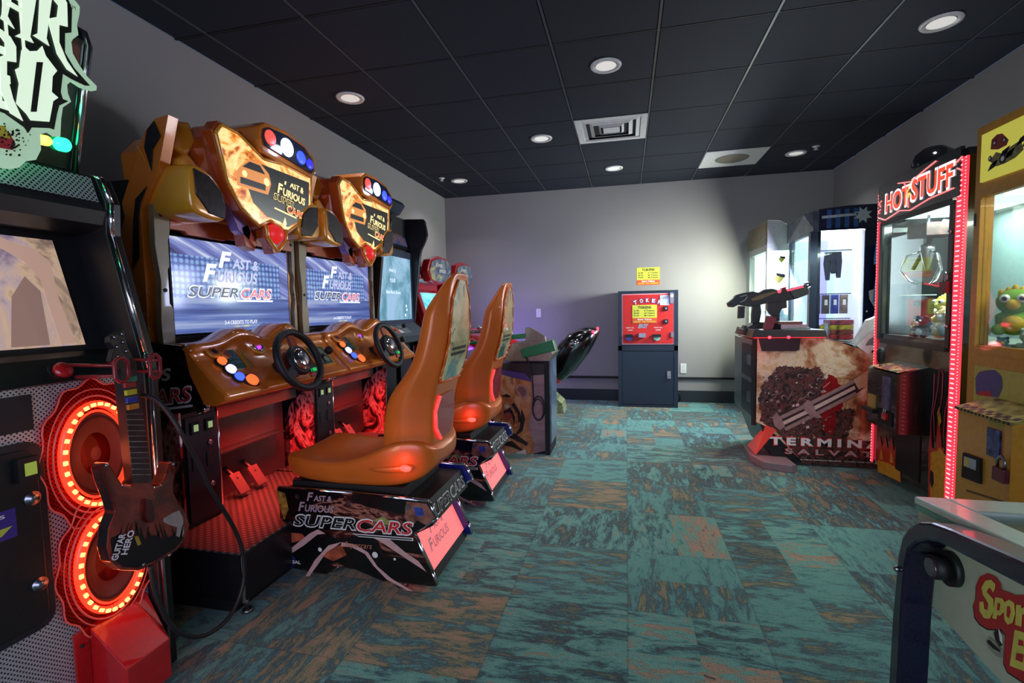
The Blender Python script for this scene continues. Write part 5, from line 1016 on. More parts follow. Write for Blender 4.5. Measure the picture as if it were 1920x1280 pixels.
# ================================================================ BLUE PRIZE LOCK MACHINE
dnavy = M('dark_blue_cabinet', (14, 22, 56), .25, coat=.6)
def prize_machine():
    x0, x1, y0_, y1_ = 1.61, XR - .03, 4.95, 5.55
    t = thing('prize_lock_machine', (1.98, 5.25, 0), 'dark blue prize cabinet with brightly lit glass and hanging prizes, between the two cranes', 'prize machine')
    m = MB(); m.box((x0, y0_, .0), (x1, y1_, .88), dnavy, .006); part(t, 'base_cabinet', m)
    gp = M('grey_blue_post', (70, 78, 100), .3, .5)
    m = MB(); m.box((x0, y0_, .88), (x0 + .06, y0_ + .05, 1.88), gp, .004); part(t, 'corner_post', m); m = MB(); m.box((x0, y1_ - .04, .88), (x0 + .04, y1_, 1.88), gp, .004); part(t, 'corner_post', m); m = MB(); m.box((x0 + .06, y0_ + .005, .88), (x0 + .085, y0_ + .04, 1.88), dnavy); part(t, 'corner_post', m)
    m = MB(); m.slab([(x0 + .43, y0_, .88), (x1, y0_, .88), (x1, y0_, 1.88), (x0 + .43, y0_, 1.88)], (0, y1_ - y0_, 0), dnavy)
    edge = glow('cyan_edge_print', (60, 120, 165), .25)
    for zc, h in ((1.70, .10), (1.62, .05), (1.35, .11), (1.10, .07)):
        xa = x0 + .50; m.slab([(xa, y0_ - .002, zc - h), (xa + .02, y0_ - .002, zc + h), (xa + .16, y0_ - .002, zc + h), (xa + .16, y0_ - .002, zc - h)], (0, -.002, 0), edge); m.slab([(xa + .02, y0_ - .005, zc - h * .85), (xa + .035, y0_ - .005, zc + h * .85), (xa + .15, y0_ - .005, zc + h * .85), (xa + .15, y0_ - .005, zc - h * .85)], (0, -.001, 0), M('prize_photo_print', (60, 52, 60), .4, var=.3, scale=30))
    m.slab(PP([(1629, 545), (1645, 540), (1652, 590), (1640, 578), (1630, 560)], y=y0_ - .003), (0, -.001, 0), w_txt)
    m.ball((x0 + .46, y0_ - .002, 1.16), .008, w_txt); m.ball((x0 + .48, y0_ - .002, 1.92), .006, w_txt)
    part(t, 'side_artwork', m, 'navy side panel with framed prize pictures')
    m = MB(); m.slab([(x0 + .06, y0_ - .02, 1.88), (x1, y0_ - .02, 1.88), (x1, y0_ - .02, 2.09), (x0 + .30, y0_ - .02, 2.09), (x0 + .06, y0_ - .02, 2.07)], (0, .02, 0), dnavy)
    m.slab([(x0 + .03, y0_ - .018, 1.88), (x0 + .03, y0_ - .018, 2.06), (x0 - .02, y0_ + .12, 2.05), (x0 - .02, y1_, 2.04), (x0 - .02, y1_, 1.84), (x0 - .02, y0_ + .12, 1.85)], (.04, .0, 0), M('silver_blue_print', (110, 122, 140), .3, .3, var=.25, scale=14))
    m.box((x0 + .02, y0_, 1.88), (x1, y1_, 2.06), dnavy)
    for a in (.12, .19, .26, .33): m.slab([(x0 + a, y0_ - .0215, 1.90), (x0 + a + .035, y0_ - .0215, 1.90), (x0 + a + .035, y0_ - .0215, 2.06), (x0 + a, y0_ - .0215, 2.06)], (0, -.001, 0), M('bright_blue_print', (40, 90, 150), .3))
    # key emblem: shaft and starburst head
    pr = M('silver_print', (190, 200, 205), .3, var=.1); c = V((x0 + .40, y0_ - .024, 2.00))
    m.slab([(x0 + .08, y0_ - .023, 1.985), (x0 + .36, y0_ - .023, 2.0), (x0 + .36, y0_ - .023, 2.02), (x0 + .08, y0_ - .023, 2.01)], (0, -.001, 0), pr)
    m.poly([c + V((math.cos(a) * r, 0, math.sin(a) * r)) for a, r in [(2 * math.pi * i / 16, .075 if i % 2 else .042) for i in range(16)]][::-1], pr)
    m.ring((x0 + .68, y0_ - .024, 1.96), X, Z, .085, .012, w_txt, 30, 6, R2=.05)
    part(t, 'header', m, 'blue header with silver key emblem')
    m = MB(); m.box((x0 + .085, y0_ + .004, .89), (x0 + .43, y0_ + .008, 1.87), glass); part(t, 'side_glass', m)
    m = MB(); m.box((x0 + .004, y0_ + .05, .89), (x0 + .008, y1_ - .04, 1.87), glass); part(t, 'front_glass', m)
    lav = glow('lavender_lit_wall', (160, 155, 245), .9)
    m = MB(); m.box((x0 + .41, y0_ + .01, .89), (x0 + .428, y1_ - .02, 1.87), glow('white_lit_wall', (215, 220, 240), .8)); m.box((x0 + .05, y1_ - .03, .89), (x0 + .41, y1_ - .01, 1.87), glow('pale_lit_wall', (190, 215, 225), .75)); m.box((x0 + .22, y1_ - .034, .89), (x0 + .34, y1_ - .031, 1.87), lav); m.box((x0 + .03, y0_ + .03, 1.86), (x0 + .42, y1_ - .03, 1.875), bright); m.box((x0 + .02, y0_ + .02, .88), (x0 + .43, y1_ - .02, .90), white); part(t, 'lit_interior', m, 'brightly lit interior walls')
    m = MB()
    for z in (1.72, 1.32, 1.09): m.box((x0 + .09, y0_ + .2, z), (x0 + .41, y0_ + .212, z + .008), dark)
    part(t, 'prize_rail', m)
    m = MB(); m.box((x0 + .375, y0_ + .03, 1.30), (x0 + .40, y0_ + .06, 1.70), glow('fluorescent_tube', (250, 255, 250), 4.)); part(t, 'light_tube', m)
    return x0, y0_
px0, py0 = prize_machine()
area('prize_cabinet_glow', (1.63, 5.25, 1.6), (0, R_(70), 0), .5, (.62, .64, 1), 40, .4)
area('prize_cabinet_side_glow', (1.87, 4.97, 1.5), (R_(-90), 0, 0), .34, (.85, .9, 1), 14, .9)
def prize(name, m, loc, label, cat, group=None): return lone(m, name, loc, label, cat, group)
for i in range(3):
    x = px0 + .21 + i * .045; m = MB(); h = (.26, .2, .24)[i]
    m.slab([(x - .022, py0 + .19, 1.71), (x + .022, py0 + .19, 1.71), (x + .03, py0 + .19, 1.62), (x + .02, py0 + .19, 1.71 - h), (x - .012, py0 + .19, 1.71 - h), (x - .032, py0 + .19, 1.60)], (0, .02, 0), M('black_glove_fabric', (24, 24, 48), .7), bev=.004); prize('hanging_gloves', m, (x, py0 + .2, 1.71), '%s of three dark prizes hanging on the blue cabinet top rail' % ('leftmost', 'middle one', 'rightmost')[i], 'prize', 'dark prizes on the top rail')
pc = [(120, 130, 160), (90, 60, 70), (60, 70, 170), (150, 120, 110)]
for i in range(4):
    x = px0 + .12 + i * .075; m = MB(); z = 1.24 - .0 * i; m.box((x - .03, py0 + .17, z - .10), (x + .03, py0 + .20, z + .075), M('prize_box_%s' % 'abcd'[i], pc[i], .4, var=.25, scale=18), .003); m.box((x - .012, py0 + .165, z - .02), (x + .012, py0 + .17, z + .03), w_txt); prize('hanging_box', m, (x, py0 + .2, 1.32), '%s boxed prize hanging from the middle rail of the blue prize cabinet' % ('grey', 'maroon', 'blue', 'tan')[i], 'boxed prize', 'boxes on the middle rail')
stc = [(190, 50, 60), (150, 70, 60), (200, 170, 60), (170, 60, 80)]
for i in range(4):
    z = .905 + i * .045; m = MB(); m.box((px0 + .20 + .008 * (i % 2), py0 + .10, z), (px0 + .40, py0 + .26, z + .042), M('stack_box_%s' % 'abcd'[i], stc[i], .4, var=.3, scale=22), .003); prize('game_box', m, (px0 + .3, py0 + .18, z), ('lowest red box', 'second lowest brown box', 'second highest gold box', 'topmost pink box')[i] + ' in the stack on the floor of the blue prize cabinet', 'boxed prize', 'stacked boxes in the blue cabinet')
for i in range(3):
    x = px0 + .10 + i * .035; m = MB(); m.box((x - .014, py0 + .08, .903), (x + .014, py0 + .15, 1.03 + .01 * i), M('upright_box_%s' % 'abc'[i], ((120, 150, 130), (210, 190, 60), (205, 205, 215))[i], .4, var=.2, scale=20), .002); prize('upright_box', m, (x, py0 + .1, .9), '%s slim box standing at the left on the floor of the blue prize cabinet' % ('green', 'yellow', 'white')[i], 'boxed prize', 'slim boxes in the blue cabinet')
# ================================================================ SHOOTING GAME WITH MOUNTED GUN
def shooter():
    yp = 4.1
    t = thing('shooting_game_cabinet', (1.45, 4.45, 0), 'shooting game cabinet with fiery artwork side lettered TERMINATOR SALVATION and a mounted gun', 'arcade machine')
    fire = art('fiery_side_art', 'xz', 3.6, 3.6, [(0, (90, 36, 22)), (.40, (130, 66, 40)), (.47, (186, 130, 92)), (.53, (222, 196, 168)), (.6, (206, 164, 124)), (.7, (130, 60, 34))], dist=.35, rough=.3, coat=.5)
    out = PP([(1420, 632), (1520, 630), (1545, 632), (1645, 668)], y=yp); bl = P(1420, 790, y=yp)
    xl = out[0].x; xr = XR - .05
    pts = [(xl, .985), (out[2].x, .985), (out[3].x, .86), (xr, .74), (xr, .04), (P(1503, 870, y=yp).x, .035), (P(1440, 800, y=yp).x, .29), (xl, .33)]
    m = MB(); m.box((xl + .012, yp + .013, .34), (xr - .02, yp + .74, .70), black); m.slab([(xl + .13, yp + .013, .04), (xr - .02, yp + .013, .04), (xr - .02, yp + .013, .34), (xl + .02, yp + .013, .34)], (0, .72, 0), black); m.slab([(xl + .012, yp + .013, .70), (xr - .02, yp + .013, .70), (xr - .02, yp + .013, .73), (out[2].x, yp + .013, .97), (xl + .012, yp + .013, .97)], (0, .72, 0), black); part(t, 'carcass', m)
    m = MB(); m.slab([(a, yp, b) for a, b in pts], (0, .014, 0), fire, soot)
    E_ = [0]
    jr = random.Random(21)
    def jag(p, a=3.2, n=7):
        o = []
        for (x0_, y0_), (x1_, y1_) in zip(p, p[1:] + p[:1]):
            for k in range(n): o.append((x0_ + (x1_ - x0_) * k / n + jr.uniform(-a, a), y0_ + (y1_ - y0_) * k / n + jr.uniform(-a, a)))
        return o
    def f(p, mt, e=.001): m.slab(PP(p, y=yp - e), (0, -.0006, 0), mt)
    dk = art('dark_wreckage_art', 'xz', 9, 9, [(0, (16, 8, 10)), (.47, (40, 20, 20)), (.52, (120, 80, 70)), (.55, (50, 24, 24)), (.62, (130, 40, 34)), (.66, (30, 14, 16)), (.74, (150, 110, 90))], rough=.35, dist=2.2, scale=2.); rd = M('crimson_print', (150, 12, 16), .35, var=.15); gm = M('gunmetal_print', (165, 124, 120), .3, var=.1); gm2 = M('gun_shadow_print', (58, 36, 40), .35); lt = M('gun_highlight_print', (215, 175, 165), .3)
    # generic dark wreckage silhouettes and smoke, crimson blaze
    f(jag([(1423, 745), (1430, 720), (1450, 700), (1462, 685), (1480, 688), (1500, 686), (1515, 690), (1533, 686), (1545, 700), (1552, 720), (1560, 745), (1575, 760), (1580, 800), (1560, 830), (1505, 822), (1460, 806), (1440, 800), (1425, 785)]), dk)
    f(jag([(1542, 725), (1555, 700), (1572, 712), (1583, 745), (1576, 780), (1560, 815), (1546, 810), (1538, 770)], 2.5), rd, .0018)
    f(jag([(1565, 770), (1590, 765), (1606, 770), (1598, 800), (1585, 826), (1562, 826), (1568, 800)], 2.5), dk, .0024)
    f([(1440, 790), (1505, 868), (1640, 878), (1642, 828), (1600, 824), (1500, 812), (1455, 800)], dk, .0012)
    # heavy multi-barrel gun lying diagonally
    f([(1450, 792), (1460, 775), (1520, 752), (1600, 712), (1628, 698), (1640, 712), (1600, 742), (1540, 772), (1480, 800), (1465, 803)], gm2, .0032)
    for k in range(3):
        o = k * 11; f([(1462 + k * 4, 780 + o), (1520 + k * 3, 752 + o), (1600 + k * 2, 712 + o), (1602 + k * 2, 718 + o), (1522 + k * 3, 759 + o), (1465 + k * 4, 786 + o)], (gm, lt, gm)[k], .004)
    f([(1505, 758), (1514, 750), (1524, 756), (1530, 772), (1542, 782), (1532, 784), (1518, 778), (1508, 768)], gm, .005); f([(1448, 782), (1456, 773), (1466, 786), (1472, 800), (1462, 806), (1452, 798)], gm, .005); f([(1600, 712), (1628, 694), (1645, 690), (1645, 716), (1610, 730)], M('sand_print', (196, 160, 130), .4), .0045)
    rnd = random.Random(11)
    for i in range(70):
        a, b = rnd.uniform(1424, 1560), rnd.uniform(690, 800); s = rnd.uniform(1.5, 6)
        f([(a, b), (a + s, b - s * .4), (a + s * 1.3, b + s * .5), (a + s * .2, b + s * .8)], rnd.choice([gm, gm2, lt, soot]), .0022)
    for i in range(46):
        a, b = rnd.uniform(1430, 1555), rnd.uniform(695, 795); q_ = rnd.uniform(-1.2, .4); L = rnd.uniform(6, 18); w_ = rnd.uniform(.5, 1.3)
        f([(a, b), (a + L * math.cos(q_), b + L * math.sin(q_)), (a + L * math.cos(q_) + w_, b + L * math.sin(q_) + w_), (a + w_, b + w_)], rnd.choice([gm, lt, rd, gm2, gm]), .0026)
    for a, b, r in ((1458, 712, .028), (1500, 705, .034), (1536, 712, .03), (1470, 745, .04), (1520, 740, .05), (1440, 755, .024)):
        c_ = P(a, b, y=yp - .0028)
        m.disc(c_, X, Z, r, gm2); m.disc(c_, X, Z, r * .7, dk, off=(0, -.0006, 0)); m.disc(c_ + V((-.004, 0, .004)), X, Z, r * .4, gm, off=(0, -.0012, 0)); m.disc(c_, X, Z, r * .3, soot, off=(0, -.0018, 0))
    for i in range(50):
        a, b = rnd.uniform(1480, 1640), rnd.uniform(640, 690) if i % 2 else rnd.uniform(800, 826); s = rnd.uniform(.8, 2.2)
        f([(a, b), (a + s, b - s), (a + s, b + s)], M('spark_print', (240, 190, 120), .4), .0028)
    u, v = X, Z
    p0 = P(1443, 833, y=yp - .004); m.otext('TERMINATOR', p0, u, v, 1.13, .062, w_txt, r_txt, grow=.02, bold=.045, sp=1.5)
    p0 = P(1472, 850, y=yp - .004); m.otext('SALVATION', p0, u, v, .92, .040, M('pale_grey_print', (180, 160, 160), .4), r_txt, grow=.02, bold=.02, sp=1.6)
    p0 = P(1500, 862, y=yp - .004); m.text('A NEW MISSION BEGINS', p0, u, v, .28, .008, w_txt, bold=.02); m.text('DEVELOPED UNDER LICENSE ALL RIGHTS RESERVED', p0 + u * .30, u, v, .35, .008, w_txt)
    part(t, 'side_panel', m, 'fiery artwork panel with a rotary gun and title')
    m = MB(); m.slab([(xl, yp - .005, .985), (out[2].x, yp - .005, .985), (out[2].x, yp - .005, .995), (xl, yp - .005, .995)], (0, .02, 0), chrome); m.cyl((out[2].x, yp, .985), (xr, yp, .745), .006, m=chrome, n=6); part(t, 'edge_trim', m)
    m = MB(); a = PP([(1422, 634), (1500, 634), (1498, 656), (1490, 658), (1428, 658)], y=yp - .002); m.slab(a, (0, -.01, 0), M('dark_red_recess', (40, 8, 10), .4)); part(t, 'hand_hold', m)
    # front with coin doors
    m = MB(); m.box((xl - .012, yp + .012, .34), (xl + .012, yp + .74, .96), M('grey_green_front', (110, 125, 118), .3, .4), .003); m.box((xl - .03, yp + .01, .30), (xl + .005, yp + .03, .97), soot); part(t, 'front_panel', m)
    for z0_, z1_ in ((.36, .62), (.66, .92)):
        m = MB(); m.box((xl - .02, yp + .08, z0_), (xl - .010, yp + .42, z1_), dark, .003); m.box((xl - .028, yp + .12, z0_ + .10), (xl - .018, yp + .20, z0_ + .18), steel, .003); part(t, 'coin_door', m)
    # splayed foot
    m = MB()
    q = [P(1402, 836, z=.075), P(1424, 858, z=.075), P(1500, 872, z=.075), P(1505, 862, z=.075), P(1440, 845, z=.075)]
    b = [P(1402, 842, z=.0), P(1420, 862, z=.0), P(1500, 884, z=.0), P(1506, 872, z=.0)]
    ft = M('rose_grey_foot', (140, 116, 122), .4)
    fo = [(xl - .02, yp + .30), (xl - .035, yp + .05), (xl + .02, yp - .14), (xl + .20, yp - .20), (xl + .235, yp - .17), (xl + .22, yp + .02), (xl + .22, yp + .30)]
    m.slab([(a_, b_, .0) for a_, b_ in fo], (0, 0, .06), ft, bev=.006); part(t, 'splayed_foot', m)
    m = MB(); m.slab([P(1402, 836, z=.065), P(1417, 853, z=.065), P(1456, 806, y=yp - .012), P(1437, 797, y=yp - .012)], (.0, .02, 0), glow('red_lit_kickplate', (190, 60, 50), .25)); part(t, 'kick_plate', m, 'red-lit kick plate')
    # top deck
    m = MB(); cx0, cx1 = xl - .05, out[2].x + .005
    m.slab([(cx0, yp - .06, .99), (cx1, yp - .06, .99), (cx1 - .015, yp - .05, 1.045), (cx0 + .02, yp - .05, 1.05)], (0, .62, 0), black)
    m.box((cx0 + .01, yp - .062, .986), (cx1 - .01, yp + .5, .993), glow('red_glow_strip', (220, 30, 45), .7)); part(t, 'control_deck', m, bevel=.008)
    for dx in (.12, .25):
        m = MB(); m.ball((cx0 + dx, yp - .064, .992), .012, led_red_dot); part(t, 'deck_lamp', m)
    for a0, a1, z0_, z1_, mt in ((.22, .40, 1.05, 1.085, steel), (.26, .42, 1.045, 1.06, M('mint_plate', (120, 140, 135), .3)), (.21, .38, 1.085, 1.105, M('bronze_plate', (110, 66, 50), .3))):
        m = MB(); m.box((cx0 + a0, yp + .02 + (z0_ - 1.05), z0_), (cx0 + a1, yp + .2, z1_), mt, .004); part(t, 'deck_plate', m)
    m = MB(); m.slab(PP([(1431, 620), (1440, 592), (1456, 596), (1446, 624)], y=yp + .02), (0, .05, 0), M('red_placard', (120, 30, 36), .3)); part(t, 'placard', m)
    m = MB(); p = PP([(1390, 622), (1396, 610), (1403, 612), (1404, 622)], y=yp + .25); m.slab(p, (0, .08, 0), black); m.slab([(xl - .06, yp + .2, 1.0), (xl + .2, yp + .2, 1.0), (xl + .16, yp + .2, 1.09), (xl + .06, yp + .2, 1.10), (xl - .06, yp + .2, 1.04)], (0, .2, 0), black, bev=.006); part(t, 'gun_mount', m)
    # machine gun on the mount, pointing at the screen by the wall
    yg = yp + .26; gmt = M('gun_dark_green', (30, 38, 36), .38, .3); G = lambda p, w, mt, mm, e=0: mm.slab(PP(p, y=yg - w / 2 + e), (0, w, 0), mt, bev=.003)
    m = MB(); G([(1365, 568), (1376, 560), (1381, 553), (1395, 549), (1412, 546), (1424, 549), (1436, 542), (1450, 541), (1462, 545), (1480, 541), (1510, 533), (1517, 545), (1515, 552), (1494, 560), (1476, 564), (1440, 568), (1424, 572), (1408, 575), (1385, 571), (1375, 576), (1367, 575)], .07, gmt, m)
    G([(1480, 545), (1512, 536), (1517, 551), (1490, 560)], .09, M('gun_grey_green', (50, 66, 62), .4, .2), m); gb = part(t, 'gun_body', m)
    m = MB(); G([(1385, 574), (1397, 574), (1396, 596), (1384, 597)], .04, gmt, m); G([(1412, 572), (1426, 570), (1428, 585), (1424, 606), (1410, 606), (1410, 590)], .045, gmt, m); part(gb, 'grip', m)
    m = MB(); G([(1440, 566), (1475, 562), (1476, 577), (1466, 579), (1460, 592), (1446, 590), (1440, 580)], .06, gmt, m); G([(1448, 585), (1462, 585), (1462, 615), (1446, 615)], .05, gmt, m); part(gb, 'magazine', m)
    m = MB(); G([(1408, 560), (1425, 552), (1452, 546), (1458, 548), (1444, 554), (1425, 562), (1410, 565)], .076, M('gun_bronze', (104, 92, 60), .4, .3), m); part(gb, 'side_plate', m)
    m = MB(); m.tube(PP([(1387, 556), (1400, 553), (1401, 557), (1397, 562), (1388, 567)], y=yg - .04), .004, M('pale_sling', (170, 185, 180), .4), 6); part(gb, 'trigger_guard', m)
    for i in range(6):
        a = 1478 + i * 5.2; m = MB(); p = P(a, 544 - i * 1.3, y=yg - .05); m.obox(p, (X * .008, Y * .004, Z * .006), led_red_dot); part(gb, 'red_lamp', m)
    m = MB(); p = P(1461, 546, y=yg - .04); m.ball(p, .014, led_red_dot); G([(1464, 540), (1475, 537), (1474, 543), (1466, 546)], .03, gmt, m); part(gb, 'sight', m)
    m = MB(); m.cyl(P(1509, 536, y=yg), P(1517, 533, y=yg), .022, m=chrome, n=14); part(gb, 'muzzle', m)
    # white folded cowl over the display
    m = MB(); c = [P(a, b, y=yp + .02) for a, b in ((1600, 645), (1628, 600), (1648, 592), (1650, 640), (1625, 663))]
    m.slab(c, (0, .05, 0), M('white_cowl', (215, 222, 218), .35, coat=.4)); m.slab(PP([(1606, 648), (1645, 612), (1652, 618), (1655, 640), (1628, 664)], y=yp - .01), (0, .02, 0), white)
    m.slab(PP([(1622, 648), (1630, 636), (1642, 628), (1650, 628), (1648, 638), (1638, 646)], y=yp - .012), (0, .001, 0), M('cowl_opening_grey', (120, 125, 125), .5)); part(t, 'display_cowl', m, 'white folded cowl')
    m = MB(); m.box((xr - .25, yp + .05, .9), (xr, yp + .72, 1.75), black, .01); part(t, 'display_tower', m)
    point('deck_red_glow', (xl - .08, yp - .12, .93), (1, .1, .12), .5)
    point('kick_red_glow', (xl - .10, yp - .05, .22), (1, .14, .08), .8)
shooter()
# ================================================================ PLUSH TOYS
def plush(c, s, body, accent, label, group, kind='bear', face=V((-1, -.3, 0)), tip=0.):
    c = V(c) + Z * s * .08; t = thing('plush_toy', c, label, 'plush toy', group); f = face.normalized(); sd = Z.cross(f).normalized(); up = (Z + f * -tip).normalized()
    k = '%d_%d_%d' % body; b = M('plush_' + k, body, .95, var=.08, spec=.1); a = M('plush_' + '%d_%d_%d' % accent, accent, .95, spec=.1); eye = M('plush_eye_white', (235, 235, 230), .3); pu = M('plush_pupil', (14, 14, 16), .2)
    H_ = c + up * s * 1.45 + f * s * .15
    m = MB(); m.ball(c + up * s * .55, s * .62, b, (1, 1, 1))
    for q in (-1, 1): m.ball(c + sd * q * s * .45 + f * s * .35 + up * s * .2, s * .26, b); m.ball(c + sd * q * s * (.42 if kind == 'fin' else .62) + up * s * .75 + f * s * .2, s * .2, b)
    m.ball(c + up * s * .5 + f * s * .3, s * .42, a); part(t, 'body', m)
    m = MB(); m.ball(H_, s * .62, b, (1, 1, .9)); h = part(t, 'head', m)
    if kind == 'bear':
        for q in (-1, 1):
            m = MB(); m.ball(H_ + sd * q * s * .42 + up * s * .45, s * .2, b); part(h, 'ear', m)
    elif kind == 'fin':
        m = MB()
        for i in range(5): m.ball(H_ + up * s * (.55 - .1 * abs(i - 2)) - f * s * .05 + sd * s * .22 * (i - 2), s * .15, a, (.8, .8, 1.5))
        part(h, 'crest', m)
    else:
        for q in (-1, 1):
            m = MB(); m.tube([H_ + sd * q * s * .3 + up * s * .4, H_ + sd * q * s * .45 + up * s * .8, H_ + sd * q * s * .55 + up * s * 1.05], [s * .14, s * .16, s * .06], b, 10); part(h, 'ear', m)
    m = MB(); m.ball(H_ + f * s * .5 - up * s * .12, s * .24, a); part(h, 'muzzle', m)
    for q in (-1, 1):
        m = MB(); r = s * (.19 if kind == 'fin' else .11); p = H_ + sd * q * s * .27 + f * s * .50 + up * s * .14; m.ball(p, r, eye); m.ball(p + f * r * .75, r * .5, pu); part(h, 'eye', m)
# ================================================================ RED AND BLACK CLAW MACHINE
def led_strip(t, p0, p1, w, n, name='led_strip', label=None, wd=Y, col=(255, 55, 75), s=1.15):
    p0, p1 = V(p0), V(p1); m = MB(); d = (p1 - p0); nx = V((-1, 0, 0))
    m.obox((p0 + p1) / 2, (wd * w / 2, d / 2, nx * .006), glow('led_channel_' + '_'.join(map(str, col)), col, s)); o = part(t, name, m, label)
    for i in range(n):
        m_ = p0 + d * ((i + .5) / n)
        if i == 0: mm = MB()
        mm.obox(m_ + nx * .0065, (wd * w * .26, d.normalized() * (d.length / n) * .13, nx * .002), glow('led_chip', (255, 175, 180), 1.8))
    mm.build('led_row', o)
def claw(t, c, s=1.):
    c = V(c); m = MB(); m.cyl(c + Z * .10 * s, c + Z * .34 * s, .008, m=dark, n=8); m.lathe([(.045 * s, .10 * s), (.05 * s, .06 * s), (.03 * s, -.03 * s), (.015 * s, -.09 * s), (.01 * s, -.1 * s)], c, Z, steel, 20); o = part(t, 'claw', m, 'chrome claw with three curved prongs')
    for i in range(3):
        a = 2 * math.pi * i / 3 + .5; d = V((math.cos(a), math.sin(a), 0)); m = MB(); m.tube([c + Z * .05 * s + d * .04 * s, c + Z * .02 * s + d * .13 * s, c - Z * .10 * s + d * .17 * s, c - Z * .19 * s + d * .11 * s, c - Z * .22 * s + d * .05 * s], [.008 * s] * 4 + [.004], chrome, 8); part(o, 'prong', m)
def crane(name, t, x0, ya, yb, z0, z1, zt, body, post, wz, side_glass=True):
    """common shell of a claw machine; front faces -x at x0, from ya (near) to yb (far)"""
    x1 = XR - .03
    m = MB(); m.box((x0, ya, .10), (x1, yb, z0), body, .006); part(t, 'base_cabinet', m)
    for a in (x0 + .06, x1 - .06):
        for b in (ya + .06, yb - .06):
            m = MB(); m.cyl((a, b - .015, .04), (a, b + .015, .04), .04, m=M('caster_red', (120, 20, 24), .4), n=20); m.box((a - .02, b - .02, .05), (a + .02, b + .02, .11), steel, .003); part(t, 'caster', m)
    w = .05
    for a in (x0, x1 - w):
        for b in (ya, yb - w): m = MB(); m.box((a, b, z0), (a + w, b + w, z1), post, .003); part(t, 'window_post', m)
    m = MB(); m.box((x0, ya + w, z0), (x0 + .03, yb - w, z0 + wz), post, .003); part(t, 'window_rail', m); m = MB(); m.box((x0, ya + w, z1 - .03), (x0 + .03, yb - w, z1), post, .003); part(t, 'window_rail', m)
    m = MB(); m.box((x0, ya, z1), (x1, yb, zt), body, .006); part(t, 'header', m)
    m = MB(); m.box((x0 + .012, ya + w, z0 + wz), (x0 + .016, yb - w, z1 - .03), glass); part(t, 'front_glass', m)
    for b, n in ((ya + .012, 'side_glass'), (yb - .016, 'side_glass')):
        m = MB(); m.box((x0 + w, b, z0), (x1 - w, b + .004, z1), glass); part(t, n, m)
    m = MB(); m.box((x0 + .03, ya + .03, z0 - .001), (x1 - .03, yb - .03, z0 + .006), M('crane_floor', (120, 118, 110), .5)); part(t, 'prize_floor', m)
    m = MB(); m.box((x1 - .045, ya + w, z0), (x1 - .03, yb - w, z1), M('back_panel_grey', (130, 142, 140), .3, .1)); part(t, 'mirror_back', m)
    return x1
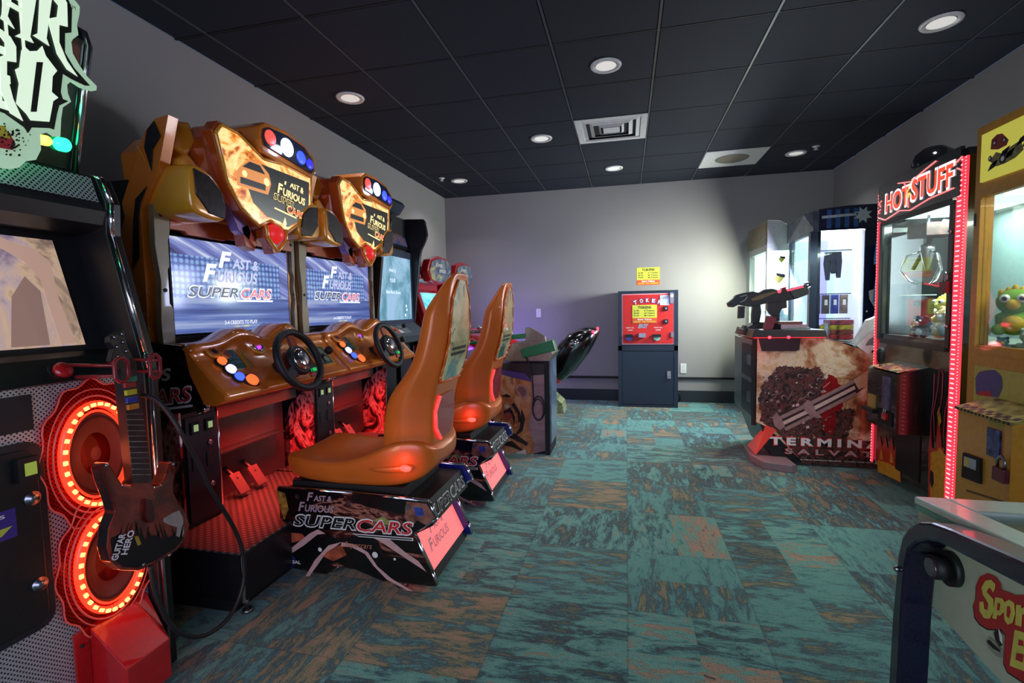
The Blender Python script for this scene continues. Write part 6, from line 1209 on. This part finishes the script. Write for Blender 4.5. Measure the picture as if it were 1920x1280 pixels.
def hot_stuff():
    x0, ya, yb = 1.75, 3.11, 4.02
    t = thing('claw_machine', (2.05, 3.56, 0), 'black and red claw machine with flame decals, LED strips and a HOT STUFF header', 'claw machine')
    bk = M('claw_black_paint', (14, 12, 16), .25, coat=.7)
    x1 = crane('hs', t, x0, ya, yb, 1.0, 1.83, 2.045, bk, bk, .02)
    # header sign
    m = MB(); m.slab([(x0 - .02, ya + .03, 1.80), (x0 - .02, yb - .01, 1.80), (x0 - .02, yb - .01, 2.05), (x0 - .02, ya + .03, 2.06)], (.02, 0, 0), bk)
    rg = glow('hot_red_letter', (255, 80, 50), 1.0); wg = glow('hot_white_outline', (255, 220, 225), 1.5)
    u = V((0, -1, 0)); fr = x0 - .022
    m.otext('HOT', V((fr, 3.90, 1.85)), u, Z, .28, .115, rg, wg, grow=.02, bold=.025); m.otext('STUFF', V((fr, 3.59, 1.865)), u, Z, .40, .125, rg, wg, grow=.02, bold=.025)
    fl = glow('hot_flame_line', (255, 130, 130), 1.2)
    for pts in ([(3.97, 1.90), (3.99, 1.93), (3.96, 1.94)], [(3.98, 1.86), (4.0, 1.87), (3.97, 1.885)], [(3.99, 1.83), (3.9, 1.80), (3.72, 1.83), (3.6, 1.81), (3.4, 1.84), (3.18, 1.85)], [(3.12, 1.93), (3.16, 1.95)], [(3.12, 2.0), (3.17, 1.98)], [(3.75, 2.01), (3.6, 1.985), (3.45, 2.02), (3.35, 2.04)], [(3.68, 2.0), (3.64, 1.93), (3.62, 1.83)]):
        m.tube([(fr - .002, a, b) for a, b in pts], .004, fl, 6)
    m.slab([(fr - .003, 3.66, 1.84), (fr - .003, 3.60, 1.92), (fr - .003, 3.635, 1.92), (fr - .003, 3.59, 2.0), (fr - .003, 3.655, 1.91), (fr - .003, 3.625, 1.905)], (.001, 0, 0), glow('flame_yellow', (255, 210, 80), 1.2))
    part(t, 'title_sign', m, 'glowing HOT STUFF sign')
    led_strip(t, (x0 - .008, ya + .035, .14), (x0 - .008, ya + .035, 2.0), .055, 70, label='tall red LED light column')
    led_strip(t, (x0 - .008, ya - .006, .14), (x0 - .008, ya - .006, 2.0), .012, 110, s=.6)
    led_strip(t, (x0 - .008, yb + .004, .08), (x0 - .008, yb + .004, 2.0), .012, 90, s=.6)
    m = MB(); m.lathe([(.115, 0), (.12, .02), (.118, .08), (.10, .13), (.06, .165), (0, .175)], (x0 + .16, 3.72, 2.045), Z, M('black_gloss_dome', (18, 18, 20), .12, coat=1.)); part(t, 'dome', m, 'black dome')
    # door edges and window rim
    m = MB(); m.box((x0 - .012, ya + .085, .98), (x0, ya + .12, 1.79), black, .003); m.box((x0 - .012, yb - .06, .98), (x0, yb - .02, 1.79), black, .003); m.box((x0 - .012, ya + .12, .955), (x0, yb - .06, .99), black, .003); m.box((x0 - .012, ya + .12, 1.77), (x0, yb - .06, 1.80), black, .003); d = part(t, 'window_door', m)
    for z in (1.62, 1.10):
        m = MB(); m.lathe([(.012, 0), (.012, .01), (0, .011)], (x0 - .012, ya + .10, z), -X, steel, 14); part(d, 'lock', m)
    m = MB(); m.box((x0 + .02, ya + .1, 1.80), (x1 - .1, yb - .1, 1.82), glow('cool_tube_light', (200, 245, 235), 2.5)); m.tube([(x0 + .1, ya + .1, 1.72), (x0 + .1, ya + .28, 1.70), (x0 + .1, ya + .38, 1.72)], .008, glow('white_neon', (240, 255, 250), 3.), 8); part(t, 'interior_light', m)
    claw(t, (x0 + .17, 3.78, 1.53), .8)
    m = MB(); m.tube([(x0 + .2, 3.80, 1.66), (x0 + .18, 3.87, 1.55), (x0 + .16, 3.92, 1.46)], .012, soot, 8); m.box((x0 + .10, 3.66, 1.66), (x0 + .30, 3.88, 1.74), M('claw_carriage', (90, 60, 56), .4, var=.3, scale=30), .006); part(t, 'claw_carriage', m)
    m = MB(); m.box((x0 + .03, 3.80, 1.0), (x0 + .24, 3.804, 1.28), glass); m.box((x0 + .03, 3.798, 1.28), (x0 + .24, 3.806, 1.286), white); part(t, 'chute_guard', m)
    # console box
    m = MB(); m.box((1.585, 3.38, .44), (x0, 3.75, .775), bk, .004); m.slab([(1.585, 3.38, .775), (x0, 3.38, .775), (x0, 3.38, .85), (1.585, 3.38, .805)], (0, .37, 0), bk); c = part(t, 'control_box', m)
    m = MB(); up = V((.25, 0, .045)).normalized(); m.obox(V((1.667, 3.565, .8295)), (up * .078, Y * .17, V((-.18, 0, 1)) * .002), art('console_top_art', 'xy', 9, 9, [(0, (30, 30, 34)), (.45, (90, 80, 84)), (.52, (190, 50, 40)), (.58, (210, 190, 120)), (.66, (70, 110, 80)), (.75, (30, 30, 34))], rough=.25)); part(c, 'console_plate', m)
    m = MB(); m.cyl((1.62, 3.66, .815), (1.62, 3.66, .87), .01, m=steel, n=10); m.lathe([(.012, .03), (.02, .05), (.024, .10), (.018, .13), (0, .138)], (1.62, 3.66, .81), Z, rubber, 20); part(c, 'joystick', m)
    m = MB(); m.box((1.577, 3.460, 0.575), (1.585, 3.540, 0.775), M('silver_violet_plate', (130, 120, 160), .3, .4, var=.2, scale=20), .003); m.box((1.570, 3.630, 0.545), (1.585, 3.710, 0.635), M('amber_card', (190, 150, 80), .4), .002); m.box((1.545, 3.580, 0.525), (1.585, 3.740, 0.550), black, .004); m.box((1.577, 3.420, 0.475), (1.585, 3.580, 0.560), soot, .003); part(c, 'coin_mechanism', m)
    m = MB(); m.tube([(1.570, 3.490, 0.575), (1.565, 3.490, 0.545), (1.567, 3.470, 0.545), (1.570, 3.470, 0.575)], .004, steel, 6); m.box((1.563, 3.455, 0.510), (1.577, 3.505, 0.550), redp, .003); lone(m, 'padlock', (1.570, 3.480, 0.525), 'small red padlock on the coin box of the black and red claw machine', 'padlock')
    # flames
    fy = M('flame_yellow_print', (225, 165, 40), .3, var=.1); fo = M('flame_red_print', (200, 50, 30), .3); fpk = M('flame_pinstripe', (190, 70, 100), .3)
    m = MB(); X_ = x0 - .003
    def tr(pts, e=0): return PP(pts, x=X_ - e)
    def fl_(pts, mt, e): m.slab(tr(pts, e), (-.0005, 0, 0), mt)
    fl_([(1740, 945), (1741, 840), (1745, 800), (1748, 838), (1754, 842), (1760, 770), (1766, 838), (1773, 842), (1780, 800), (1783, 850), (1781, 945)], fo, 0)
    fl_([(1744, 945), (1745, 850), (1748, 846), (1756, 846), (1762, 838), (1768, 848), (1776, 856), (1778, 880), (1777, 945)], fy, .0008); fl_([(1757, 775), (1761, 762), (1765, 790), (1761, 800)], fy, .0008)
    for e in ([(1745, 880), (1750, 886), (1751, 905), (1747, 915), (1743, 900)], [(1771, 825), (1777, 840), (1776, 858), (1770, 850)], [(1777, 875), (1781, 885), (1780, 900), (1776, 895)]): fl_(e, soot, .0016)
    for pts in ([(1747, 840), (1745, 790), (1750, 750), (1752, 700)], [(1752, 820), (1750, 770), (1758, 730), (1762, 690), (1768, 700), (1766, 740), (1760, 780)], [(1768, 820), (1772, 770), (1782, 725), (1784, 760), (1778, 800), (1782, 860)]): m.tube(tr(pts, .002), .002, fpk, 6)
    part(t, 'flame_decal', m, 'orange and yellow flame decal')
    m = MB(); fl_([(1645, 880), (1645, 835), (1650, 815), (1654, 838), (1660, 815), (1665, 842), (1672, 818), (1676, 845), (1684, 825), (1688, 850), (1689, 905)], fo, 0); fl_([(1646, 884), (1646, 862), (1665, 868), (1688, 880), (1688, 903)], fy, .0008); fl_([(1649, 860), (1652, 840), (1656, 862)], fy, .0008); fl_([(1668, 866), (1671, 842), (1675, 868)], fy, .0008); part(t, 'flame_decal', m, 'small flame decal on the prize door')
    m = MB(); m.box((x0 - .006, ya + .33, .13), (x0, ya + .60, .46), black, .003); part(t, 'prize_door', m)
    # padlock on the window
    m = MB(); y_ = ya + .115; m.tube([(x0 - .02, y_ + .02, 1.35), (x0 - .02, y_ + .02, 1.385), (x0 - .02, y_ + .005, 1.40), (x0 - .02, y_ - .012, 1.385), (x0 - .02, y_ - .012, 1.35)], .005, steel, 8); m.box((x0 - .032, y_ - .025, 1.285), (x0 - .013, y_ + .033, 1.35), M('dark_red_lock', (90, 20, 30), .4), .004); lone(m, 'padlock', (x0 - .02, y_, 1.3), 'dark red padlock hanging on the glass door of the black and red claw machine', 'padlock')
    area('claw_machine_light', (x0 + .3, 3.57, 1.785), (0, 0, 0), .4, (.8, 1, .95), 28)
    point('led_column_glow', (x0 - .12, ya + .02, 1.2), (1, .1, .18), 1.2, .2)
    G = 'plush toys in the black and red claw machine'
    plush((1.95, 3.62, 1.10), .082, (215, 200, 70), (230, 225, 130), 'yellow plush toy on top of the pile in the black and red claw machine', G, 'fin')
    plush((1.91, 3.50, 1.012), .092, (190, 165, 130), (150, 175, 190), 'tan bear plush at the near glass of the black and red claw machine', G)
    plush((1.85, 3.655, 1.01), .065, (40, 44, 60), (190, 205, 215), 'dark plush with pale belly in front in the black and red claw machine', G)
    plush((1.85, 3.735, 1.01), .045, (130, 95, 70), (200, 180, 150), 'small brown plush at the bottom of the black and red claw machine', G)
    plush((2.08, 3.62, 1.17), .075, (110, 130, 175), (230, 230, 230), 'slate blue plush at the back of the black and red claw machine', G, 'long')
    plush((2.10, 3.88, 1.01), .06, (170, 80, 90), (220, 190, 160), 'rose plush toward the far end of the black and red claw machine', G)
    plush((2.06, 3.50, 1.012), .085, (150, 110, 80), (210, 180, 140), 'chestnut bear plush behind the tan bear in the black and red claw machine', G)
    plush((1.99, 3.74, 1.012), .07, (215, 215, 220), (240, 235, 225), 'white plush between the yellow and brown ones in the black and red claw machine', G, 'long')
hot_stuff()
# ================================================================ YELLOW CLAW MACHINE
def yellow_crane():
    x0, ya, yb = 1.65, 2.03, 2.875
    t = thing('claw_machine', (2.0, 2.45, 0), 'yellow claw machine with racing car header and big-eyed plush toys', 'claw machine')
    x1 = crane('yl', t, x0, ya, yb, .98, 1.76, 2.065, yelp, yelp, .05)
    lit = glow('yellow_lit_sign', (205, 200, 80), .55); u = V((0, -1, 0)); sx = x0 - .012
    m = MB(); m.box((sx, ya + .04, 1.80), (x0, yb - .05, 2.02), lit)
    T_ = lambda pts, e=.001: [V((sx - e, 0, 0)) + V((0, p.y, p.z)) for p in PP(pts, x=sx)]
    # chequered road, car, driver-less hot rod
    c0 = P(1852, 322, x=sx)
    for i in range(12):
        for j in range(2):
            if (i + j) % 2 == 0:
                a = V((sx - .001, c0.y - i * .05 - j * .02, c0.z + i * .012 + j * .028)); m.slab([a, a + V((0, -.045, .010)), a + V((0, -.065, .040)), a + V((0, -.02, .028))], (-.0005, 0, 0), k_txt)
    ink = M('car_ink_grey', (150, 140, 90), .4, var=.2, scale=30); rinkk = M('car_red_print', (170, 60, 50), .4, var=.2, scale=30)
    m.slab(T_([(1856, 302), (1868, 285), (1880, 288), (1895, 275), (1915, 262), (1920, 280), (1905, 295), (1885, 306), (1868, 312)]), (-.0005, 0, 0), ink)
    m.slab(T_([(1858, 280), (1860, 262), (1870, 252), (1880, 250), (1892, 262), (1888, 272), (1872, 280)]), (-.0005, 0, 0), rinkk)
    for px, py, r in ((1881, 297, .022), (1857, 297, .012), (1866, 268, .012), (1884, 262, .012)):
        p = P(px, py, x=sx); m.disc(p, u, Z, r, k_txt, off=(-.002, 0, 0)); m.disc(p, u, Z, r * .5, w_txt, off=(-.003, 0, 0))
    part(t, 'header_sign', m, 'lit yellow sign with cartoon racing cars')
    m = MB(); m.box((x0 + .05, 2.42, 1.60), (x0 + .30, 2.62, 1.755), yelp, .006); part(t, 'claw_carriage', m)
    claw(t, (x0 + .17, 2.34, 1.50), .9)
    m = MB(); m.box((x0 + .08, ya + .06, 1.73), (x1 - .08, yb - .06, 1.75), glow('warm_tube_light', (240, 250, 225), 2.3)); part(t, 'interior_light', m)
    m = MB(); m.box((x0 - .008, yb - .055, 1.0), (x0, yb - .02, 1.72), yelp, .003); m.box((x0 - .010, yb - .03, 1.60), (x0 - .002, yb - .015, 1.66), dark); m.box((x0 - .008, ya + .02, .99), (x0, yb - .055, 1.02), yelp, .003); part(t, 'window_door', m)
    # panel above the console with printed creature shape and lower body
    m = MB(); m.box((x0 - .006, ya + .05, .56), (x0, yb - .06, .93), yell)
    p_ = lambda pts, e: [V((x0 - .007 - e, p.y, p.z)) for p in PP(pts, x=x0 - .007)]
    m.slab(p_([(1830, 738), (1829, 708), (1836, 697), (1850, 694), (1866, 693), (1878, 705), (1880, 725), (1872, 745)], 0), (-.0005, 0, 0), M('violet_helmet_print', (84, 76, 130), .4)); m.slab(p_([(1832, 740), (1838, 732), (1846, 734), (1856, 732), (1862, 744)], .001), (-.0005, 0, 0), redp)
    part(t, 'artwork_panel', m, 'pale yellow artwork panel')
    cx, c0_, c1_ = 1.50, 2.335, 2.665
    m = MB(); m.box((cx, c0_, .14), (x0 + .02, c1_, .755), yelp, .006); c = part(t, 'control_box', m)
    m = MB(); m.slab([(cx - .01, c0_ - .01, .755), (x0, c0_ - .01, .80), (x0, c0_ - .01, .785), (cx - .01, c0_ - .01, .742)], (0, .35, 0), M('console_yellow_art', (190, 176, 90), .35, var=.3, scale=22))
    for i in range(14): m.slab([(cx - .0115, c0_ + i * .0236, .743), (cx - .0115, c0_ + .0118 + i * .0236, .743), (cx - .0115, c0_ + .0118 + i * .0236, .754), (cx - .0115, c0_ + i * .0236, .754)], (-.0005, 0, 0), k_txt)
    for i in range(13):
        for j in range(2):
            if (i + j) % 2: m.slab([(cx + .018 * j - .006, c0_ + i * .025, .7575 + .0054 * j), (cx + .018 * j - .006, c0_ + i * .025 + .025, .7575 + .0054 * j), (cx + .018 * j + .012, c0_ + i * .025 + .025, .763 + .0054 * j), (cx + .018 * j + .012, c0_ + i * .025, .763 + .0054 * j)], (0, 0, .0006), k_txt)
    part(c, 'console_plate', m, 'chequered console top')
    jp = P(1865, 742, z=.79); jy = jp.y
    m = MB(); m.lathe([(.03, 0), (.03, .006), (.012, .01), (.012, .04), (.026, .085), (.028, .11), (.016, .135), (0, .14)], (jp.x, jy, .775), Z, rubber, 20); part(c, 'joystick', m)
    m = MB(); q = P(1900, 748, z=.79); m.lathe([(.022, 0), (.022, .008), (.014, .014), (0, .015)], (q.x, q.y, .772), Z, chrome, 20); m.ball((jp.x - .03, jy + .06, .775), .014, led_o); part(c, 'drop_button', m)
    T2 = lambda pts, e: [V((cx - e, p.y, p.z)) for p in PP(pts, x=cx)]
    m = MB(); m.slab(T2([(1855, 800), (1879, 808), (1877, 862), (1853, 852)], 0), (-.008, 0, 0), M('violet_holographic_plate', (84, 84, 150), .2, .6, var=.3, scale=30)); m.slab(T2([(1856, 783), (1884, 793), (1882, 806), (1856, 797)], 0), (-.002, 0, 0), M('hazard_label', (150, 140, 50), .4)); part(c, 'coin_plate', m)
    m = MB(); m.slab(T2([(1811, 848), (1843, 860), (1842, 907), (1808, 894)], 0), (-.012, 0, 0), soot); m.slab(T2([(1814, 855), (1837, 863), (1836, 882), (1813, 873)], .0125), (-.001, 0, 0), M('bill_card', (150, 170, 180), .4)); m.slab(T2([(1815, 857), (1824, 860), (1823, 876), (1814, 873)], .0137), (-.0006, 0, 0), M('ochre_card', (190, 180, 90), .4)); part(c, 'bill_acceptor', m)
    m = MB(); a = P(1876, 890, x=cx - .02); m.obox(a, (X * .012, Y * .032, Z * .028), M('padlock_maroon', (110, 50, 60), .35, .5), .004); m.tube([a + V((0, .02, .03)), a + V((0, .02, .06)), a + V((0, 0, .078)), a + V((0, -.02, .06)), a + V((0, -.02, .03))], .006, steel, 8); lone(m, 'padlock', a, 'maroon and silver padlock on the coin box of the yellow claw machine', 'padlock')
    m = MB(); m.slab(T2([(1812, 921), (1900, 948), (1899, 944), (1812, 917)], 0), (-.001, 0, 0), M('seam_brown', (90, 64, 20), .5)); part(c, 'door_seam', m)
    m = MB(); m.box((x0 - .004, ya + .02, .12), (x0, ya + .28, .53), M('orange_side_face', (200, 96, 30), .4)); part(t, 'prize_door', m)
    area('yellow_claw_light', (x0 + .3, 2.45, 1.72), (0, 0, 0), .4, (.95, 1, .85), 16)
    G = 'plush toys in the yellow claw machine'
    fc = V((-.75, -1, 0))
    plush((1.766, 2.772, 1.075), .104, (120, 170, 60), (215, 180, 60), 'large green plush with big eyes and yellow crest in the yellow claw machine', G, 'fin', fc)
    plush((1.735, 2.785, .992), .036, (80, 140, 140), (200, 200, 70), 'teal and yellow plush low beneath the green one in the yellow claw machine', G, 'bear', fc)
    plush((1.735, 2.62, .992), .058, (170, 190, 175), (220, 220, 205), 'pale grey-green plush low in front in the yellow claw machine', G, 'bear', fc)
    plush((1.95, 2.77, 1.12), .06, (150, 190, 215), (235, 235, 235), 'small pale blue plush behind the green one in the yellow claw machine', G, 'bear', fc)
    plush((1.95, 2.60, 1.10), .10, (225, 205, 120), (235, 225, 190), 'cream yellow plush behind the green one in the yellow claw machine', G, 'long', fc)
    plush((1.80, 2.30, 1.0), .10, (190, 90, 60), (230, 200, 150), 'orange-brown plush nearest the camera end of the yellow claw machine', G, 'bear', fc)
yellow_crane()
# ================================================================ PINBALL MACHINE (near right)
def pinball():
    xs, xe = .60, 1.16
    t = thing('pinball_machine', (.88, .6, 0), 'small white pinball machine with dark glitter frame, side lettered in yellow and red', 'pinball machine')
    wl = M('pinball_white', (176, 184, 165), .35, coat=.3, var=.03); gl = M('midnight_glitter', (30, 20, 62), .3, .4, coat=.6, var=.3, scale=350)
    pt = lambda px, py: (P(px, py, x=xs).y, P(px, py, x=xs).z)
    ye = 0.0
    top0, top1 = pt(1722, 945), pt(1920, 1043); sl = (top1[1] - top0[1]) / (top1[0] - top0[0]); tz = lambda y: top0[1] + sl * (y - top0[0])
    b0, b1 = pt(1735, 1122), pt(1880, 1280); sb = (b1[1] - b0[1]) / (b1[0] - b0[0]); bz = lambda y: b0[1] + sb * (y - b0[0])
    yf = top0[0]
    out = [(yf, tz(yf)), (ye, tz(ye)), (ye, bz(ye)), (b0[0], b0[1]), (yf - .0, b0[1] + .03)]
    for x, n in ((xs, 'side'), (xe - .02, 'side')):
        m = MB(); m.slab([(x, a, b) for a, b in out], (.02, 0, 0), wl)
        if x == xs:
            e = [0]
            f = lambda pts, mt, l: m.slab([(xs - l, P(a, b, x=xs).y, P(a, b, x=xs).z) for a, b in pts], (-.0005, 0, 0), mt)
            z7 = lambda pts: [(1720 + a / 5.335, 1040 + b / 5.335) for a, b in pts]
            rp, kp, yp_ = M('logo_red', (175, 22, 30), .3), k_txt, M('logo_yellow', (210, 200, 90), .35)
            lg = [(575, 500), (600, 430), (605, 300), (640, 220), (720, 185), (800, 220), (850, 290), (860, 355), (930, 375), (1000, 405), (1150, 400), (1500, 560), (1500, 1600), (1250, 1380), (1050, 1255), (920, 1170), (880, 1080), (890, 900), (900, 800), (850, 740), (800, 745), (720, 740), (640, 690), (590, 620)]
            f(z7([(a - 12, b + 12) for a, b in lg]), kp, .001); f(z7(lg), rp, .0018)
            f(z7([(705, 260), (760, 250), (800, 290), (798, 340), (780, 375), (760, 340), (735, 330), (715, 370), (780, 440), (785, 560), (745, 640), (690, 635), (645, 560), (645, 470), (680, 470), (690, 540), (725, 555), (735, 490), (680, 400), (665, 330)]), yp_, .003)
            f(z7([(805, 425), (870, 435), (900, 480), (890, 570), (850, 610), (820, 600), (812, 645), (775, 635)]), yp_, .003); f(z7([(835, 480), (860, 495), (850, 560), (828, 555)]), rp, .004)
            f(z7([(890, 540), (905, 470), (945, 450), (990, 480), (1000, 590), (975, 680), (930, 700), (895, 650)]), yp_, .003); f(z7([(930, 520), (955, 515), (965, 570), (945, 640), (925, 610)]), rp, .004)
            f(z7([(1015, 500), (1060, 505), (1062, 540), (1110, 520), (1130, 590), (1070, 600), (1062, 720), (1005, 700)]), yp_, .003)
            f(z7([(1150, 480), (1230, 520), (1225, 570), (1200, 570), (1190, 760), (1150, 750), (1155, 560), (1130, 545)]), yp_, .003)
            f(z7([(1000, 750), (1130, 790), (1160, 880), (1130, 960), (1180, 1040), (1130, 1180), (950, 1110)]), yp_, .003); f(z7([(1050, 850), (1090, 860), (1095, 920), (1042, 905)]), rp, .004); f(z7([(1025, 985), (1095, 1000), (1085, 1080), (1015, 1050)]), rp, .004)
            for tt, a, b, w_, h_ in (('ALL', 1210, 1150, .16, .09), ('STARS', 1500, 1000, .25, .1)): pass
            f(z7([(780, 780), (800, 750), (835, 740), (870, 820), (870, 900), (840, 920), (800, 860)]), kp, .002); f(z7([(835, 742), (872, 820), (872, 895), (850, 860), (840, 800)]), w_txt, .0028)
            f(z7([(708, 860), (735, 820), (790, 870), (830, 930), (865, 950), (855, 1030), (820, 1025), (760, 970), (720, 920)]), M('logo_grey', (150, 150, 140), .4), .002); f(z7([(715, 865), (740, 850), (800, 910), (850, 955), (850, 975), (780, 940), (730, 890)]), kp, .0028)
        part(t, 'side_panel', m, 'white side panel with cartoon sports lettering' if x == xs else None)
    m = MB(); m.slab([(xs + .02, ye, bz(ye)), (xs + .02, b0[0], b0[1]), (xs + .02, b0[0], b0[1] + .015), (xs + .02, ye, bz(ye) + .015)], (xe - xs - .04, 0, 0), wl); m.box((xs + .02, yf - .02, b0[1] + .03), (xe - .02, yf, tz(yf)), wl); m.box((xs + .02, ye, bz(ye)), (xe - .02, ye + .02, tz(ye)), wl); part(t, 'cabinet_ends', m)
    # playfield, rails, glass
    pf = art('playfield_art', 'xy', 9, 9, [(0, (60, 70, 40)), (.42, (150, 150, 110)), (.5, (190, 186, 150)), (.58, (120, 140, 80)), (.66, (170, 60, 60)), (.78, (80, 120, 120))], rough=.25)
    ln = lambda x, y, d: (x, y, tz(y) + d)
    m = MB(); m.poly([ln(xs + .02, ye, -.07), ln(xe - .02, ye, -.07), ln(xe - .02, yf - .02, -.07), ln(xs + .02, yf - .02, -.07)], pf); p = part(t, 'playfield', m)
    for i, (a, b, c_) in enumerate(((.75, .95, (200, 220, 200)), (.95, .85, (190, 40, 40)), (.85, .70, (230, 220, 120)), (1.0, 1.0, (80, 160, 150)))):
        m = MB(); m.lathe([(.03, 0), (.032, .02), (.02, .03), (.028, .045), (0, .05)], (a, b, tz(b) - .07), Z, M('bumper_%s' % 'abcd'[i], c_, .3, emit=c_, es=.2), 20); part(p, 'bumper', m)
    for s in (-1, 1):
        m = MB(); m.tube([ln(.88 + s * .12, yf - .22, -.055), ln(.88 + s * .03, yf - .14, -.055)], [.014, .008], w_txt, 10); part(p, 'flipper', m)
    rim = M('pinball_rim', (190, 205, 190), .3, coat=.5)
    m = MB()
    for x in (xs - .006, xe - .05): m.slab([ln(x, yf + .006, 0), ln(x + .056, yf + .006, 0), ln(x + .056, ye, 0), ln(x, ye, 0)], (0, 0, .016), rim)
    m.slab([ln(xs + .05, yf + .006, 0), ln(xe - .05, yf + .006, 0), ln(xe - .05, yf - .09, 0), ln(xs + .05, yf - .09, 0)], (0, 0, .016), rim); part(t, 'lock_bar', m, bevel=.004)
    m = MB(); m.slab([ln(xs + .05, yf - .09, .006), ln(xe - .05, yf - .09, .006), ln(xe - .05, ye, .006), ln(xs + .05, ye, .006)], (0, 0, .003), glass); part(t, 'playfield_glass', m)
    m = MB(); m.slab([ln(xs - .004, yf, -.0), ln(xs - .004, ye, -.0), ln(xs - .004, ye, -.012), ln(xs - .004, yf, -.012)], (.004, 0, 0), M('mint_edge_strip', (80, 160, 140), .3)); part(t, 'edge_strip', m)
    # glitter frame: beam arching into the leg, both sides
    def path(x, sgn):
        o_ = [(1662, 1290), (1672, 1150), (1682, 1040), (1690, 1005), (1702, 987), (1722, 978), (1745, 979), (1780, 992), (1920, 1053)]
        i_ = [(1920, 1102), (1780, 1028), (1760, 1018), (1739, 1014), (1719, 1018), (1703, 1031), (1697, 1060), (1691, 1130), (1683, 1290)]; xo = xs - .055; pt = lambda px, py: (P(px, py, x=xo).y, P(px, py, x=xo).z)
        oo, ii = [pt(*q) for q in o_], [pt(*q) for q in i_]
        s1 = (oo[-1][1] - oo[-2][1]) / (oo[-1][0] - oo[-2][0]); oo.append((.05, oo[-1][1] + s1 * (.05 - oo[-1][0]))); s2 = (ii[0][1] - ii[1][1]) / (ii[0][0] - ii[1][0]); ii.insert(0, (.05, ii[0][1] + s2 * (.05 - ii[0][0])))
        oo[0] = (oo[0][0] + .012, .0); ii[-1] = (ii[-1][0] + .012, .0)
        m = MB(); m.slab([(x, a, b) for a, b in oo + ii], (.055 * sgn, 0, 0), gl); return m
    part(t, 'front_leg', path(xs, -1), 'dark glitter leg and rail', bevel=.006); part(t, 'front_leg', path(xe, 1), bevel=.006)
    for x, s in ((xs, -1), (xe, 1)):
        m = MB(); m.box((min(x, x + .055 * s), .05, 0), (max(x, x + .055 * s), .12, .66), gl, .006); part(t, 'rear_leg', m)
    m = MB(); b = P(1681, 1066, x=xs - .058); m.ball(b, .006, steel); part(t, 'leg_bolt', m)
    m = MB(); c = P(1788, 1066, x=xs); m.cyl((xs, c.y, c.z), (xs - .012, c.y, c.z), .032, m=rubber, n=28); m.cyl((xs - .012, c.y, c.z), (xs - .036, c.y + .0, c.z), .022, m=rubber, n=24); m.cyl((xs - .036, c.y, c.z), (xs - .04, c.y, c.z), .020, .016, m=M('knob_tip', (60, 50, 60), .2, coat=.8), n=24); part(t, 'flipper_button', m, 'large black flipper button')
    m = MB(); m.box((xs, ye - .25, .60), (xe, ye, 1.05), wl, .01); part(t, 'backbox', m)
pinball()
# ================================================================ CAMERA, LIGHT, RENDER SETTINGS
cam = bpy.data.cameras.new('camera'); cam.sensor_width = 36; cam.lens = F * 36 / 1920; cam.clip_start = .02
co = bpy.data.objects.new('camera', cam); COL.objects.link(co)
co.matrix_world = Matrix(((CR.x, CU.x, -CF.x, EYE.x), (CR.y, CU.y, -CF.y, EYE.y), (CR.z, CU.z, -CF.z, EYE.z), (0, 0, 0, 1)))
bpy.context.scene.camera = co
w = bpy.data.worlds.new('world'); bpy.context.scene.world = w; w.use_nodes = True
bg = w.node_tree.nodes['Background']; sky = w.node_tree.nodes.new('ShaderNodeTexSky'); sky.sky_type = 'HOSEK_WILKIE'
w.node_tree.links.new(sky.outputs[0], bg.inputs[0]); bg.inputs[1].default_value = .8
R = math.radians
area('left_side_fill', (-1.5, YF + .06, 1.4), (R(90), 0, R(-38)), 1.0, (.80, 1., .90), 42, 2.0)  # added greenish fill that brightens the left-facing sides of the right-hand machines
area('window_daylight', (.5, YF + .05, 1.4), (R(90), 0, R(22)), 3.0, (.60, .60, 1.), 90, 2.0)
for x, y in ((-.122, 3.33), (-1.943, 3.32), (-.752, 4.56), (-.13, 5.75), (-1.958, 5.75), (1.717, 5.75), (1.716, 3.33)):
    l = area('downlight_glow', (x, y, H - .03), (0, 0, 0), .12, (.92, .9, 1.), 4, spread=120)
sc = bpy.context.scene
sc.view_settings.view_transform = 'Standard'; sc.view_settings.look = 'None'; sc.view_settings.gamma = 1; sc.view_settings.use_curve_mapping = False
sc.view_settings.exposure = 0
sc.cycles.use_denoising = True; sc.cycles.max_bounces = 6; sc.cycles.transparent_max_bounces = 16; sc.cycles.sample_clamp_indirect = 4
